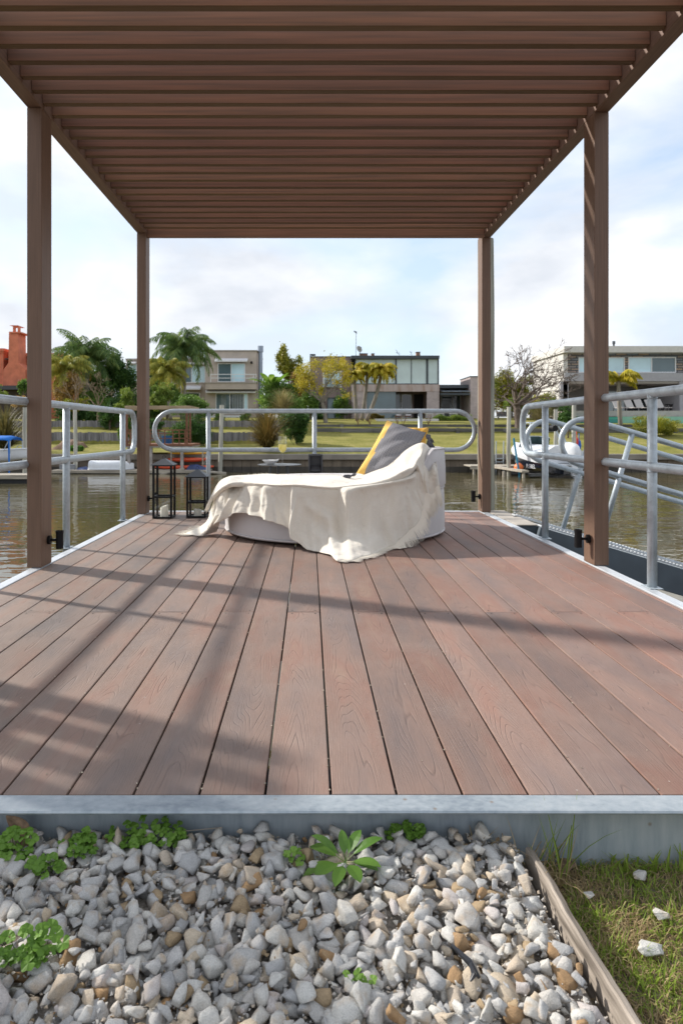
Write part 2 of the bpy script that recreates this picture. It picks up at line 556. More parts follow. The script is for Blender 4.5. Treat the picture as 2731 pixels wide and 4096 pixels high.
# ================================================================ DECK
WZ = -1.33                                   # water level
XL, XR, YN, YF = -1.547, 1.668, 1.503, 6.70  # deck boards
deck = empty('deck', (0, 4.1, -0.15), 'brown composite board deck reaching out over the canal', 'deck')
g = G()
drng = random.Random(3)
x = 0.0476 - 0.145 * 11
k = 0
while x < XR - 0.02:
    x1 = min(x + 0.145, XR)
    a, b = x + 0.0028, x1 - 0.0028
    joint = 3.01 if k % 2 == 0 else None
    segs = [(YN, YF)] if joint is None else [(YN, joint - 0.0015), (joint + 0.0015, YF)]
    for y0, y1 in segs:
        z = drng.uniform(-0.0008, 0.0008)
        g.box((a, y0, -0.024), (b, y1, z))
    x = x1; k += 1
g.build('decking', DECK, deck, bevel=0.0022, seg=2)
g = G()
g.box((XL - 0.062, 1.503, -0.012), (XL - 0.003, YF + 0.06, 0.004))
o = g.build('edge_strip', ALU, deck, bevel=0.002)
g = G()
g.box((XR + 0.003, 1.503, -0.012), (XR + 0.062, YF + 0.06, 0.004))
o = g.build('edge_strip', ALU, deck, bevel=0.002)
g = G().box((XL, YF + 0.003, -0.012), (XR, YF + 0.06, 0.003))
g.build('edge_strip', ALU, deck, bevel=0.002)
# front channel: flange towards the camera, web below
g = G()
prof = [(1.4995, -0.001), (1.4995, -0.19), (1.492, -0.19), (1.492, -0.016)]
fl = [(1.492, -0.016), (1.452, -0.012), (1.440, -0.010), (1.4365, -0.006), (1.4385, -0.002), (1.444, 0.0), (1.4995, 0.0)]
xs_ = [-6.0 + i * 0.25 for i in range(49)]
vs = []; fs = []
pp = prof + fl[1:-1]
pp = [(1.4995, 0.0), (1.4995, -0.20), (1.492, -0.20), (1.492, -0.018), (1.486, -0.013), (1.448, -0.011), (1.440, -0.009), (1.4372, -0.005), (1.4395, -0.001), (1.446, 0.0005)]
n_ = len(pp)
for xx in xs_:
    for yy, zz in pp:
        w = 0.0008 * math.sin(xx * 5 + yy * 9)
        vs.append((xx, yy + w, zz))
for i in range(len(xs_) - 1):
    for j in range(n_):
        a = i * n_ + j; b = i * n_ + (j + 1) % n_
        fs.append((a, b, b + n_, a + n_))
fs.append(tuple(range(n_))); fs.append(tuple((len(xs_) - 1) * n_ + n_ - 1 - j for j in range(n_)))
CHAN = bpy.data.materials.new('weathered_galvanised_channel'); CHAN.use_nodes = True
nn = CHAN.node_tree; bb = nn.nodes['Principled BSDF']
geo = mk(nn, 'ShaderNodeNewGeometry')
t1 = mk(nn, 'ShaderNodeTexNoise'); t1.inputs['Scale'].default_value = 1; t1.inputs['Detail'].default_value = 6; t1.inputs['Roughness'].default_value = 0.6
v1 = mk(nn, 'ShaderNodeVectorMath', operation='MULTIPLY'); v1.inputs[1].default_value = (45, 60, 8)
ln(nn, geo.outputs['Position'], v1.inputs[0]); ln(nn, v1.outputs[0], t1.inputs['Vector'])
t2 = mk(nn, 'ShaderNodeTexNoise'); t2.inputs['Scale'].default_value = 5; t2.inputs['Detail'].default_value = 6
ln(nn, geo.outputs['Position'], t2.inputs['Vector'])
sm = mth(nn, 'ADD', mth(nn, 'MULTIPLY', t1.outputs['Fac'], 0.5), mth(nn, 'MULTIPLY', t2.outputs['Fac'], 0.5))
rp = mk(nn, 'ShaderNodeValToRGB'); e = rp.color_ramp.elements
e[0].position = 0.36; e[0].color = (0.25, 0.295, 0.34, 1)
e[1].position = 0.66; e[1].color = (0.46, 0.50, 0.53, 1)
xx = e.new(0.5); xx.color = (0.36, 0.41, 0.45, 1)
ln(nn, sm, rp.inputs['Fac'])
vo = mk(nn, 'ShaderNodeTexVoronoi'); vo.inputs['Scale'].default_value = 16
ln(nn, geo.outputs['Position'], vo.inputs['Vector'])
rs = mk(nn, 'ShaderNodeMapRange'); rs.inputs['From Min'].default_value = 0.10; rs.inputs['From Max'].default_value = 0.03; rs.inputs['To Max'].default_value = 0.7
ln(nn, vo.outputs['Distance'], rs.inputs['Value'])
mxr = mk(nn, 'ShaderNodeMixRGB'); mxr.inputs['Color2'].default_value = (0.23, 0.16, 0.10, 1)
ln(nn, rs.outputs[0], mxr.inputs['Fac']); ln(nn, rp.outputs['Color'], mxr.inputs['Color1'])
ln(nn, mxr.outputs['Color'], bb.inputs['Base Color'])
bb.inputs['Metallic'].default_value = 0.3; bb.inputs['Roughness'].default_value = 0.5
bpn = mk(nn, 'ShaderNodeBump'); bpn.inputs['Strength'].default_value = 0.2; bpn.inputs['Distance'].default_value = 0.002
ln(nn, t1.outputs['Fac'], bpn.inputs['Height']); ln(nn, bpn.outputs['Normal'], bb.inputs['Normal'])
gg = G().add(vs, fs)
gg.build('front_channel', CHAN, deck)
SCR = mat('screw_steel', (0.10, 0.09, 0.08), 0.5, 0.5)
k_ = 0; s0_ = None
x_ = 0.0476 - 0.145 * 11
while x_ < XR - 0.16:
    if k_ % 2 == 0:
        for yy in (2.985, 3.035):
            for dx in (0.022, 0.123):
                if s0_ is None:
                    s0_ = G().tube([(x_ + dx, yy, 0.0), (x_ + dx, yy, 0.0013)], 0.0032, 8).build('screw', SCR, deck); o0_ = (x_ + dx, yy)
                else:
                    c_ = s0_.copy(); C.objects.link(c_); c_.parent = deck; c_.location = (x_ + dx - o0_[0], yy - o0_[1], 0)
    x_ += 0.145; k_ += 1
# frame under the boards
g = G()
for xx in (XL - 0.05, 0.05, XR - 0.03):
    g.box((xx, 1.51, -0.30), (xx + 0.08, YF + 0.04, -0.03))
for yy in (1.6, 3.2, 4.8, 6.55):
    g.box((XL + 0.04, yy, -0.28), (XR - 0.04, yy + 0.08, -0.032))
g.build('under_frame', SLATE, deck)
PD = mat('pile_dark', (0.10, 0.085, 0.065), 0.8, var=0.3)
for xx in (XL + 0.2, XR - 0.3):
    for yy in (3.4, 6.2):
        G().tube([(xx, yy, -3), (xx, yy, -0.31)], 0.09, 12).build('pile', PD, deck)
# landing plate on the right where the gangway starts
g = G()
g.box((XR + 0.075, 5.74, -0.004), (1.925, YF + 0.06, 0.006))
ld = empty('landing_plate', (1.83, 6.2, -0.1), 'beige boarded landing plate between the deck and the gangway', 'landing plate')
g.build('plate', mat('landing_beige', (0.42, 0.38, 0.33), 0.7, var=0.12, vscale=6), ld, bevel=0.002)
G().box((XR + 0.075, 5.76, -0.17), (1.915, YF + 0.05, -0.006)).build('frame', SLATE, ld, bevel=0.003)

# ================================================================ PERGOLA
perg = empty('pergola', (0.06, 4.1, 0), 'brown slatted pergola on slender square posts standing on the deck', 'pergola')
ZB = 2.67
PL = (-1.632, -1.547); PR = (1.672, 1.757)
for yl, yr_ in ((1.50, 1.56), (3.95, 4.01), (6.47, 6.62)):
    for y0, (xa, xb) in ((yl, PL), (yr_, PR)):
        g = G().box((xa, y0, 0.006), (xb, y0 + 0.155, ZB))
        # a fine joint line near the inner corner of each post
        g.build('post', WPC_Z, perg, bevel=0.003, seg=2)
for xa, xb in (PL, PR):
    G().box((xa, 1.40, ZB + 0.001), (xb, 6.62 if xa < 0 else 6.77, ZB + 0.165)).build('beam', WPC_Y, perg, bevel=0.003, seg=2)
G().box((PL[1] + 0.001, 6.52, 2.645), (PR[0] - 0.001, 6.565, 2.80)).build('end_beam', WPC_X, perg, bevel=0.003)
G().box((PL[1] + 0.001, 1.40, 2.645), (PR[0] - 0.001, 1.445, 2.80)).build('end_beam', WPC_X, perg, bevel=0.003)
SP = 0.1515
n = 0
y = 6.52 - SP + 0.012
slats = []
while y > 1.5:
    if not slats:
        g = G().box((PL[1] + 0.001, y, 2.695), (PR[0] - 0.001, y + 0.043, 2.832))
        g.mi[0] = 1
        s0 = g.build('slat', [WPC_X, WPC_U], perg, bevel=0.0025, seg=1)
        slats.append(s0); y00 = y
    else:
        c = s0.copy(); C.objects.link(c); c.parent = perg
        c.location = s0.location + Vector((0, y - y00, 0))
        slats.append(c)
    y -= SP

# slatted gate just outside the picture on the left (it throws the striped shade on the near boards)
gate = empty('slatted_screen', (-1.66, 1.95, 0), 'low brown slatted timber screen beside the near left edge of the deck', 'screen')
for i in range(5):
    yb = 2.52 - i * 0.139
    G().box((-1.675, yb - 0.108, 0.02), (-1.655, yb, 1.19)).build('board', WPC_Z, gate, bevel=0.002)
for z0 in (0.12, 0.83):
    G().box((-1.653, 1.86, z0), (-1.633, 2.50, z0 + 0.10)).build('rail', WPC_Y, gate, bevel=0.002)
G().box((-1.69, 1.825, -0.1), (-1.62, 1.855, 1.22)).build('upright', WPC_Z, gate, bevel=0.002)
G().box((-1.653, 2.44, -0.1), (-1.62, 2.50, 0.115)).build('upright', WPC_Z, gate, bevel=0.002)

# ================================================================ SPOTLIGHTS ON THE POSTS
def spot(face_x, side, yc, zc, label):
    e = empty('post_light', (face_x, yc, zc), label, 'outdoor lamp', 'black cylinder lamps on the pergola posts')
    m = G().tube([(face_x + side * 0.0005, yc, zc), (face_x + side * 0.016, yc, zc)], 0.026, 18)
    m.build('mount', BLACK, e, smooth='auto')
    a = G().tube([(face_x + side * 0.014, yc, zc), (face_x + side * 0.045, yc, zc)], 0.008, 10)
    a.build('arm', BLACK, e, smooth='auto')
    cx = face_x + side * 0.068
    h = G().lathe([(0.019, -0.052), (0.0215, -0.054), (0.0215, 0.03), (0.024, 0.052), (0.021, 0.053), (0.019, 0.046), (0.0, 0.046)], (cx, yc, zc + 0.003), 22)
    h.build('lamp_head', BLACK, e, smooth='auto')
    G().lathe([(0.0, 0.0465), (0.018, 0.0465)], (cx, yc, zc + 0.003), 18).build('lens', mat('lamp_lens', (0.4, 0.4, 0.38), 0.2), e)
spot(PL[1], 1, 4.05, 0.150, 'black cylinder lamp low on the near left pergola post')
spot(PR[0], -1, 4.08, 0.152, 'black cylinder lamp low on the near right pergola post')
spot(PL[1], 1, 6.55, 0.145, 'black cylinder lamp on the far left post beside the tall lantern')
spot(PR[0], -1, 6.69, 0.150, 'black cylinder lamp low on the far right pergola post')

# ================================================================ RAILINGS
def stadium(y0, y1, z0, z1, x, r=None, seg=10, open_near=False, rc=0.13):
    """rail loop in a plane x = const, corners of radius rc at the far end"""
    pts = []
    def arc(cy, cz, a0, a1):
        for i in range(seg + 1):
            a = R(a0 + (a1 - a0) * i / seg)
            pts.append((x, cy + rc * math.cos(a), cz + rc * math.sin(a)))
    arc(y1 - rc, z1 - rc, 90, 0)
    arc(y1 - rc, z0 + rc, 0, -90)
    arc(y0 + rc, z0 + rc, 270, 180)
    arc(y0 + rc, z1 - rc, 180, 90)
    return pts
TR = 0.0242
def side_rail(x, y0, y1, z0, z1, posts, label, rc):
    e = empty('railing', (x, (y0 + y1) / 2, 0), label, 'railing', 'galvanised tube railings round the deck')
    G().tube(stadium(y0, y1, z0, z1, x, rc=rc), TR, 14, closed=True).build('rail', GALV, e, smooth=True)
    for yp in posts:
        g = G().tube([(x, yp, -0.10), (x, yp, z1)], TR * 0.98, 14)
        for zz in (z0 - TR - 0.002, z0 + TR - 0.001, z1 - TR - 0.002):
            g.tube([(x, yp, zz - 0.003), (x, yp, zz), (x, yp, zz + 0.003)], [TR * 1.0, TR * 1.13, TR * 1.0], 14)
        g.build('post', GALV, e, smooth=True)
        G().box((x - 0.034, yp - 0.05, 0.0045), (x + 0.034, yp + 0.05, 0.0085)).build('foot_plate', GALV, e, bevel=0.002)
    return e
side_rail(-1.645, 1.62, 6.44, 0.602, 0.968, (2.0, 3.43, 4.63, 6.03), 'galvanised tube railing along the left edge of the deck', 0.14)
side_rail(1.735, 1.62, 5.56, 0.615, 0.990, (2.0, 3.46, 5.03), 'galvanised tube railing along the right edge of the deck', 0.15)
e = empty('railing', (0.05, 6.78, 0), 'galvanised tube railing with round ends across the far end of the deck', 'railing', 'galvanised tube railings round the deck')
z0, z1, x0, x1, yr = 0.604, 0.990, -1.557 + 0.022, 1.658 - 0.02, 6.78
rc = (z1 - z0) / 2
pts = []
for i in range(17):
    a = R(90 - 180 * i / 16)
    pts.append((x1 - rc + rc * math.cos(a), yr, z0 + rc + rc * math.sin(a)))
for i in range(17):
    a = R(270 - 180 * i / 16)
    pts.append((x0 + rc + rc * math.cos(a), yr, z0 + rc + rc * math.sin(a)))
G().tube(pts, 0.0225, 14, closed=True).build('rail', GALV, e, smooth=True)
for px_ in (834, 1257.8, 1680):
    X = (px_ - CX) / F * yr
    G().tube([(X, yr, -0.1), (X, yr, z1)], 0.0222, 14).build('post', GALV, e, smooth=True)

# ================================================================ GANGWAY
gw = empty('gangway', (1.9, 5.95, 0), 'galvanised gangway with tube handrails sloping down from the deck to the right', 'gangway')
sl = 0.295
gd = Vector((1, 0, -sl)).normalized()
gu = Vector((sl, 0, 1)).normalized()
YB_, YA_ = 5.57, 6.28
O = Vector((1.88, 0, 0.02))
def gp(s, u, y): 
    p = O + gd * s + gu * u
    return Vector((p.x, y, p.z))
LN = 4.9
for yy in (YB_, YA_):
    g = G(); g.bar(gp(0, -0.115, yy), gp(LN, -0.115, yy), 0.05, 0.21, up=gu)
    g.build('side_beam', SLATE, gw, bevel=0.004)
    g = G()
    g.bar(gp(0.0, 0.002, yy + 0.02), gp(LN, 0.002, yy + 0.02), 0.09, 0.012, up=gu)
    for i in range(0, 160):
        s = 0.02 + i * 0.03
        g.bar(gp(s, 0.012, yy + 0.0), gp(s + 0.015, 0.012, yy + 0.0), 0.03, 0.012, up=gu)
    g.build('toe_strip', ALU, gw)
g = G()
for i in range(60):
    s = 0.1 + i * 0.08
    g.bar(gp(s, -0.02, YB_ + 0.03), gp(s, -0.02, YA_ - 0.03), 0.06, 0.012, up=gu)
g.build('tread', GALV, gw)
for yy, tx, x_first in ((YB_, 0.0, 2.50), (YA_, 0.0, 0)):
    # loop of rail
    if yy == YB_:
        sA = P(2262, 1690, yy)       # left end of the nearer loop
    else:
        sA = P(2118, 1700, yy)
    s_left = (sA.x - O.x) / gd.x
    top_px = (2434, 1702) if yy == YB_ else (2327, 1722)
    bot_px = (2434, 1893) if yy == YB_ else (2327, 1893)
    pt = P(*top_px, yy); pb = P(*bot_px, yy)
    ut = (pt - Vector((O.x, yy, O.z))).dot(gu); ub = (pb - Vector((O.x, yy, O.z))).dot(gu)
    rc = (ut - ub) / 2
    s_left = (sA - Vector((O.x, yy, O.z))).dot(gd)
    pts = []
    for i in range(15):
        a = R(90 + 180 * i / 14)
        pts.append(gp(s_left + rc + rc * math.cos(a), (ut + ub) / 2 + rc * math.sin(a), yy))
    for i in range(15):
        a = R(270 + 180 * i / 14)
        pts.append(gp(LN - rc + rc * math.cos(a), (ut + ub) / 2 + rc * math.sin(a), yy))
    G().tube(pts, 0.0235, 12, closed=True).build('handrail', GALV, gw, smooth=True)
    first = P(2524, 1745, yy) if yy == YB_ else P(2316, 1890, yy)
    s1 = (first - Vector((O.x, yy, O.z))).dot(gd)
    for q in range(4):
        s = s1 + q * 1.25
        if s < LN - 0.1:
            G().tube([gp(s, -0.05, yy), gp(s, ut, yy)], 0.022, 12).build('post', GALV, gw, smooth=True)

# weathered mooring pile behind the far right post
def pile(name, x, y, z1, r, m, label, lean=(0, 0), group=None, z0=-3.0, wob=0.02):
    g = G()
    pr = random.Random(label)
    pts = []; rr = []
    k = 9
    for i in range(k):
        t = i / (k - 1)
        pts.append((x + lean[0] * t + pr.uniform(-wob, wob), y + lean[1] * t + pr.uniform(-wob, wob), z0 + (z1 - z0) * t))
        rr.append(r * (1.06 - 0.1 * t) * pr.uniform(0.97, 1.03))
    g.tube(pts, rr, 12)
    o = g.build(name, m, smooth='auto')
    return tag(o, label, 'mooring post', group)
WOODP = mat('weathered_pile_wood', (0.20, 0.20, 0.155), 0.85, var=0.35, vscale=1, stretch=(30, 30, 1.5), bump=0.6, bscale=1.0, bdist=0.02, col2=(0.28, 0.275, 0.225))
PALEP = mat('pale_pile_wood', (0.37, 0.36, 0.30), 0.85, var=0.25, vscale=1, stretch=(12, 12, 0.8), col2=(0.45, 0.44, 0.38))
pile('mooring_pile', 1.815, 7.02, 2.76, 0.083, WOODP, 'tall weathered timber pile right behind the far right pergola post', wob=0.008)

# ================================================================ PEDESTAL
e = empty('pedestal_light', (0.06, 6.62, 0), 'dark grey box pedestal light behind the daybed', 'outdoor lamp')
X0, X1 = (1233 - CX) / F * 6.62, (1291 - CX) / F * 6.62
zt = H - (1816.5 - CY) / F * 6.62
PED = mat('dark_grey_moulded', (0.05, 0.053, 0.06), 0.5)
g = G()
g.box((X0, 6.62, 0.003), (X1, 6.74, 0.33))
g.box((X0 + 0.008, 6.628, 0.33), (X1 - 0.008, 6.732, 0.35))
g.build('body', PED, e, bevel=0.004)
g = G()
g.box((X0, 6.62, 0.35), (X0 + 0.018, 6.74, zt)); g.box((X1 - 0.018, 6.62, 0.35), (X1, 6.74, zt))
g.box((X0 + 0.018, 6.62, zt - 0.02), (X1 - 0.018, 6.74, zt)); g.box((X0 + 0.018, 6.62, 0.35), (X1 - 0.018, 6.74, 0.38))
g.box((X0 + 0.018, 6.70, 0.38), (X1 - 0.018, 6.74, zt - 0.02))
g.build('head', PED, e, bevel=0.003)
G().add([(X0 + 0.02, 6.63, 0.40), (X1 - 0.02, 6.63, 0.40), (X1 - 0.03, 6.695, 0.46), (X0 + 0.03, 6.695, 0.46)], [(0, 1, 2, 3)]).build('reflector', mat('pedestal_lens', (0.10, 0.105, 0.115), 0.3), e)

# ================================================================ LANTERNS
GLASS = bpy.data.materials.new('clear_glass'); GLASS.use_nodes = True
nn = GLASS.node_tree; nn.nodes.clear()
oo = mk(nn, 'ShaderNodeOutputMaterial'); tr = mk(nn, 'ShaderNodeBsdfTransparent'); gl = mk(nn, 'ShaderNodeBsdfGlossy'); fr = mk(nn, 'ShaderNodeLayerWeight'); mxs = mk(nn, 'ShaderNodeMixShader')
tr.inputs['Color'].default_value = (0.97, 0.98, 0.975, 1); gl.inputs['Roughness'].default_value = 0.02; fr.inputs['Blend'].default_value = 0.12
ln(nn, mth(nn, 'MULTIPLY_ADD', fr.outputs['Facing'], 0.85, 0.05), mxs.inputs[0]); ln(nn, tr.outputs[0], mxs.inputs[1]); ln(nn, gl.outputs[0], mxs.inputs[2]); ln(nn, mxs.outputs[0], oo.inputs[0])
WAX = mat('candle_wax', (0.90, 0.88, 0.80), 0.6, trans=0.3, spec=0.2)
ROOFM = mat('lantern_roof_metal', (0.07, 0.074, 0.08), 0.4, 0.3)
def lantern(x0, y0, w, ze, za, zm, cr_, ch, label, slant, clabel):
    e = empty('lantern', (x0 + w / 2, y0 + w / 2, 0.003), label, 'lantern', 'black metal lanterns at the far left of the deck')
    t = 0.0185
    zb = 0.003
    g = G()
    for i in (0, 1):
        for j in (0, 1):
            xa = x0 + i * (w - t); ya = y0 + j * (w - t)
            g.box((xa, ya, zb), (xa + t, ya + t, ze))
    for zc, hh in ((zb, 0.014), (zm, 0.016), (ze - 0.01, 0.012)):
        g.box((x0 + t, y0, zc), (x0 + w - t, y0 + t, zc + hh)); g.box((x0 + t, y0 + w - t, zc), (x0 + w - t, y0 + w, zc + hh))
        g.box((x0, y0 + t, zc), (x0 + t, y0 + w - t, zc + hh)); g.box((x0 + w - t, y0 + t, zc), (x0 + w, y0 + w - t, zc + hh))
    g.box((x0 + t, y0 + t, zb + 0.002), (x0 + w - t, y0 + w - t, zb + 0.006))
    g.build('frame', BLACK, e, bevel=0.001)
    cx, cy = x0 + w / 2, y0 + w / 2
    o_ = 0.012
    c4 = [(x0 - o_, y0 - o_, ze), (x0 + w + o_, y0 - o_, ze), (x0 + w + o_, y0 + w + o_, ze), (x0 - o_, y0 + w + o_, ze)]
    c5 = [(a, b, c + 0.004) for a, b, c in c4]
    ap = 0.012
    c6 = [(cx - ap, cy - ap, za), (cx + ap, cy - ap, za), (cx + ap, cy + ap, za), (cx - ap, cy + ap, za)]
    g = G().add(c4 + c5 + c6, [(3, 2, 1, 0), (0, 1, 5, 4), (1, 2, 6, 5), (2, 3, 7, 6), (3, 0, 4, 7), (4, 5, 9, 8), (5, 6, 10, 9), (6, 7, 11, 10), (7, 4, 8, 11), (8, 9, 10, 11)])
    g.build('roof', ROOFM, e)
    pts = [(cx + 0.014 * math.cos(R(a)), cy, za + 0.014 + 0.014 * math.sin(R(a))) for a in range(0, 360, 24)]
    G().tube(pts, 0.0022, 6, closed=True).build('ring', BLACK, e)
    g = G()
    for (a, b) in (((x0 + t, y0 + t / 2), (x0 + w - t, y0 + t / 2)), ((x0 + t, y0 + w - t / 2), (x0 + w - t, y0 + w - t / 2)), ((x0 + t / 2, y0 + t), (x0 + t / 2, y0 + w - t)), ((x0 + w - t / 2, y0 + t), (x0 + w - t / 2, y0 + w - t))):
        g.add([(a[0], a[1], zb + 0.014), (b[0], b[1], zb + 0.014), (b[0], b[1], zm), (a[0], a[1], zm)], [(0, 1, 2, 3)])
    g.build('glass', GLASS, e)
    # candle
    g = G(); n_ = 24
    prof = [(cr_ * 0.97, 0.0), (cr_, 0.004), (cr_, ch * 0.95), (cr_ * 0.93, ch), (cr_ * 0.72, ch - 0.006), (0.004, ch - 0.010)]
    vs = []; fs = []
    ccx, ccy, ccz = cx + 0.004, cy - 0.01, zb + 0.0065
    for r_, z_ in prof:
        for j in range(n_):
            a = 2 * math.pi * j / n_
            zz = z_ * (1 + slant * (math.cos(a - 0.4)) ) if z_ > ch * 0.5 else z_
            vs.append((ccx + r_ * math.cos(a), ccy + r_ * math.sin(a), ccz + zz))
    for i in range(len(prof) - 1):
        for j in range(n_):
            a = i * n_ + j; b = i * n_ + (j + 1) % n_
            fs.append((a, b, b + n_, a + n_))
    g.add(vs, fs)
    c = g.build('candle', WAX, smooth='auto')
    tag(c, clabel, 'candle', 'candles in the lanterns')
    G().tube([(ccx, ccy, ccz + ch - 0.012), (ccx + 0.001, ccy, ccz + ch + 0.004)], 0.0012, 5).build('wick', BLACK, c)
lantern(-1.415, 6.16, 0.178, 0.483, 0.541, 0.188, 0.037, 0.098, 'taller black metal lantern nearest the far left post', 0.12, 'cream pillar candle with melted slanting top in the taller lantern')
lantern(-1.120, 6.22, 0.178, 0.373, 0.437, 0.132, 0.036, 0.062, 'shorter black metal lantern standing beside the draped daybed', -0.05, 'short cream pillar candle in the shorter lantern')

# ================================================================ SIDE TABLE, GLASS, BOWL
e = empty('side_table', (-0.283, 6.5, 0.003), 'small round dark metal side table between daybed and far railing', 'side table')
TZ = H - (1857 - CY) / F * 6.5
TM = mat('table_metal_grey', (0.17, 0.18, 0.19), 0.35, 0.3)
G().lathe([(0.0, TZ - 0.007), (0.204, TZ - 0.007), (0.207, TZ - 0.004), (0.207, TZ - 0.001), (0.204, TZ), (0.0, TZ)], (-0.283, 6.5, 0), 48).build('table_top', TM, e, smooth='auto')
for a in (-42, 100, 215):
    dx, dy = math.cos(R(a)), math.sin(R(a))
    G().bar((-0.283 + dx * 0.10, 6.5 + dy * 0.10, TZ - 0.007), (-0.283 + dx * 0.15, 6.5 + dy * 0.15, 0.003), 0.022, 0.022, up=(dx, dy, 0.1)).build('leg', DARKM, e)
cx, cy = (1130 - CX) / F * 6.47, 6.47
e = empty('wine_glass', (cx, cy, TZ), 'stemmed glass of white wine on the side table', 'wine glass')
hg = (1857 - 1745) / F * 6.47
WG = bpy.data.materials.new('wineglass'); WG.use_nodes = True
b_ = WG.node_tree.nodes['Principled BSDF']; b_.inputs['Transmission Weight'].default_value = 1; b_.inputs['Roughness'].default_value = 0.01; b_.inputs['IOR'].default_value = 1.45; b_.inputs['Base Color'].default_value = (0.97, 0.98, 0.98, 1)
prof = [(0.0, 0.0015), (0.036, 0.001), (0.036, 0.003), (0.012, 0.008), (0.0042, 0.02), (0.0036, 0.095), (0.006, 0.103), (0.022, 0.115), (0.038, 0.138), (0.0425, 0.160), (0.0415, 0.19), (0.0375, hg - 0.002), (0.0365, hg)]
G().lathe(prof, (cx, cy, TZ + 0.0005), 28).build('glass', GLASS, e, smooth=True)
WI = bpy.data.materials.new('white_wine'); WI.use_nodes = True
b_ = WI.node_tree.nodes['Principled BSDF']; b_.inputs['Transmission Weight'].default_value = 0.45; b_.inputs['Roughness'].default_value = 0.02; b_.inputs['IOR'].default_value = 1.34; b_.inputs['Base Color'].default_value = (0.86, 0.74, 0.28, 1)
G().lathe([(0.0, 0.1095), (0.0200, 0.1175), (0.0350, 0.1395), (0.0396, 0.160), (0.0392, 0.188), (0.0, 0.188)], (cx, cy, TZ + 0.0005), 28).build('wine', mat('white_wine', (0.86, 0.78, 0.34), 0.15, trans=0.6), e, smooth='auto')
cx, cy = (1082 - CX) / F * 6.43, 6.43
CER = mat('white_ceramic', (0.72, 0.73, 0.74), 0.25)
b = G().lathe([(0.0, 0.001), (0.032, 0.001), (0.034, 0.006), (0.055, 0.018), (0.076, 0.040), (0.079, 0.044), (0.076, 0.044), (0.052, 0.024), (0.03, 0.011), (0.0, 0.009)], (cx, cy, TZ), 32).build('bowl', CER, smooth=True)
tag(b, 'small white ceramic bowl on the side table left of the wine glass', 'bowl')
e = tag(G().tube([(cx + 0.03, cy - 0.01, TZ + 0.02), (cx + 0.062, cy - 0.02, TZ + 0.046), (cx + 0.078, cy - 0.025, TZ + 0.052)], [0.002, 0.0025, 0.005], 8).build('spoon', CER, smooth=True), 'small white spoon resting in the ceramic bowl', 'spoon')
# ================================================================ DAYBED
CBX, CBY, RB = 0.20, 5.48, 0.87
def fabric_material(name, col, weave=900, var=0.06, bump=0.25, sheen=0.2, dist=0.001, crease=0.0):
    m = bpy.data.materials.new(name); m.use_nodes = True
    n = m.node_tree; b = n.nodes['Principled BSDF']
    b.inputs['Roughness'].default_value = 0.9; b.inputs['Specular IOR Level'].default_value = 0.15
    b.inputs['Sheen Weight'].default_value = sheen
    geo = mk(n, 'ShaderNodeNewGeometry')
    t = mk(n, 'ShaderNodeTexNoise'); t.inputs['Scale'].default_value = 1; t.inputs['Detail'].default_value = 3
    v = mk(n, 'ShaderNodeVectorMath', operation='MULTIPLY'); v.inputs[1].default_value = (weave * 0.25, weave * 0.25, weave)
    ln(n, geo.outputs['Position'], v.inputs[0]); ln(n, v.outputs[0], t.inputs['Vector'])
    t2 = mk(n, 'ShaderNodeTexNoise'); t2.inputs['Scale'].default_value = 6; t2.inputs['Detail'].default_value = 5
    ln(n, geo.outputs['Position'], t2.inputs['Vector'])
    s = mth(n, 'ADD', mth(n, 'MULTIPLY', t.outputs['Fac'], 0.5), mth(n, 'MULTIPLY', t2.outputs['Fac'], 0.5))
    r = mk(n, 'ShaderNodeValToRGB')
    r.color_ramp.elements[0].position = 0.35; r.color_ramp.elements[0].color = tuple(c * (1 - var) for c in col) + (1,)
    r.color_ramp.elements[1].position = 0.65; r.color_ramp.elements[1].color = tuple(min(1, c * (1 + var)) for c in col) + (1,)
    ln(n, s, r.inputs['Fac']); ln(n, r.outputs['Color'], b.inputs['Base Color'])
    bp = mk(n, 'ShaderNodeBump'); bp.inputs['Strength'].default_value = bump; bp.inputs['Distance'].default_value = dist
    ln(n, t.outputs['Fac'], bp.inputs['Height']); ln(n, bp.outputs['Normal'], b.inputs['Normal'])
    if crease:
        t4 = mk(n, 'ShaderNodeTexNoise'); t4.inputs['Scale'].default_value = 11; t4.inputs['Detail'].default_value = 4; t4.inputs['Distortion'].default_value = 0.8
        ln(n, geo.outputs['Position'], t4.inputs['Vector'])
        b4 = mk(n, 'ShaderNodeBump'); b4.inputs['Strength'].default_value = crease; b4.inputs['Distance'].default_value = 0.03
        ln(n, t4.outputs['Fac'], b4.inputs['Height']); ln(n, b4.outputs['Normal'], bp.inputs['Normal'])
    return m
CANVAS = fabric_material('daybed_canvas', (0.60, 0.58, 0.585), 500, 0.07, 0.3, 0.1)
WOOL = fabric_material('cream_wool', (0.73, 0.68, 0.595), 240, 0.05, 0.35, 0.4, 0.002, crease=0.5)
def vnoise(x, y, z=0.0):
    return mnoise.noise(Vector((x, y, z)))
db = empty('daybed', (CBX, CBY, 0.003), 'big round off-white upholstered daybed under the cream blanket', 'daybed')
n_ = 128
prof = [(0.0, 0.018), (RB - 0.05, 0.018), (RB - 0.012, 0.024), (RB - 0.004, 0.06), (RB, 0.18), (RB - 0.003, 0.30), (RB - 0.008, 0.352), (RB - 0.02, 0.366), (RB - 0.02, 0.3665)]
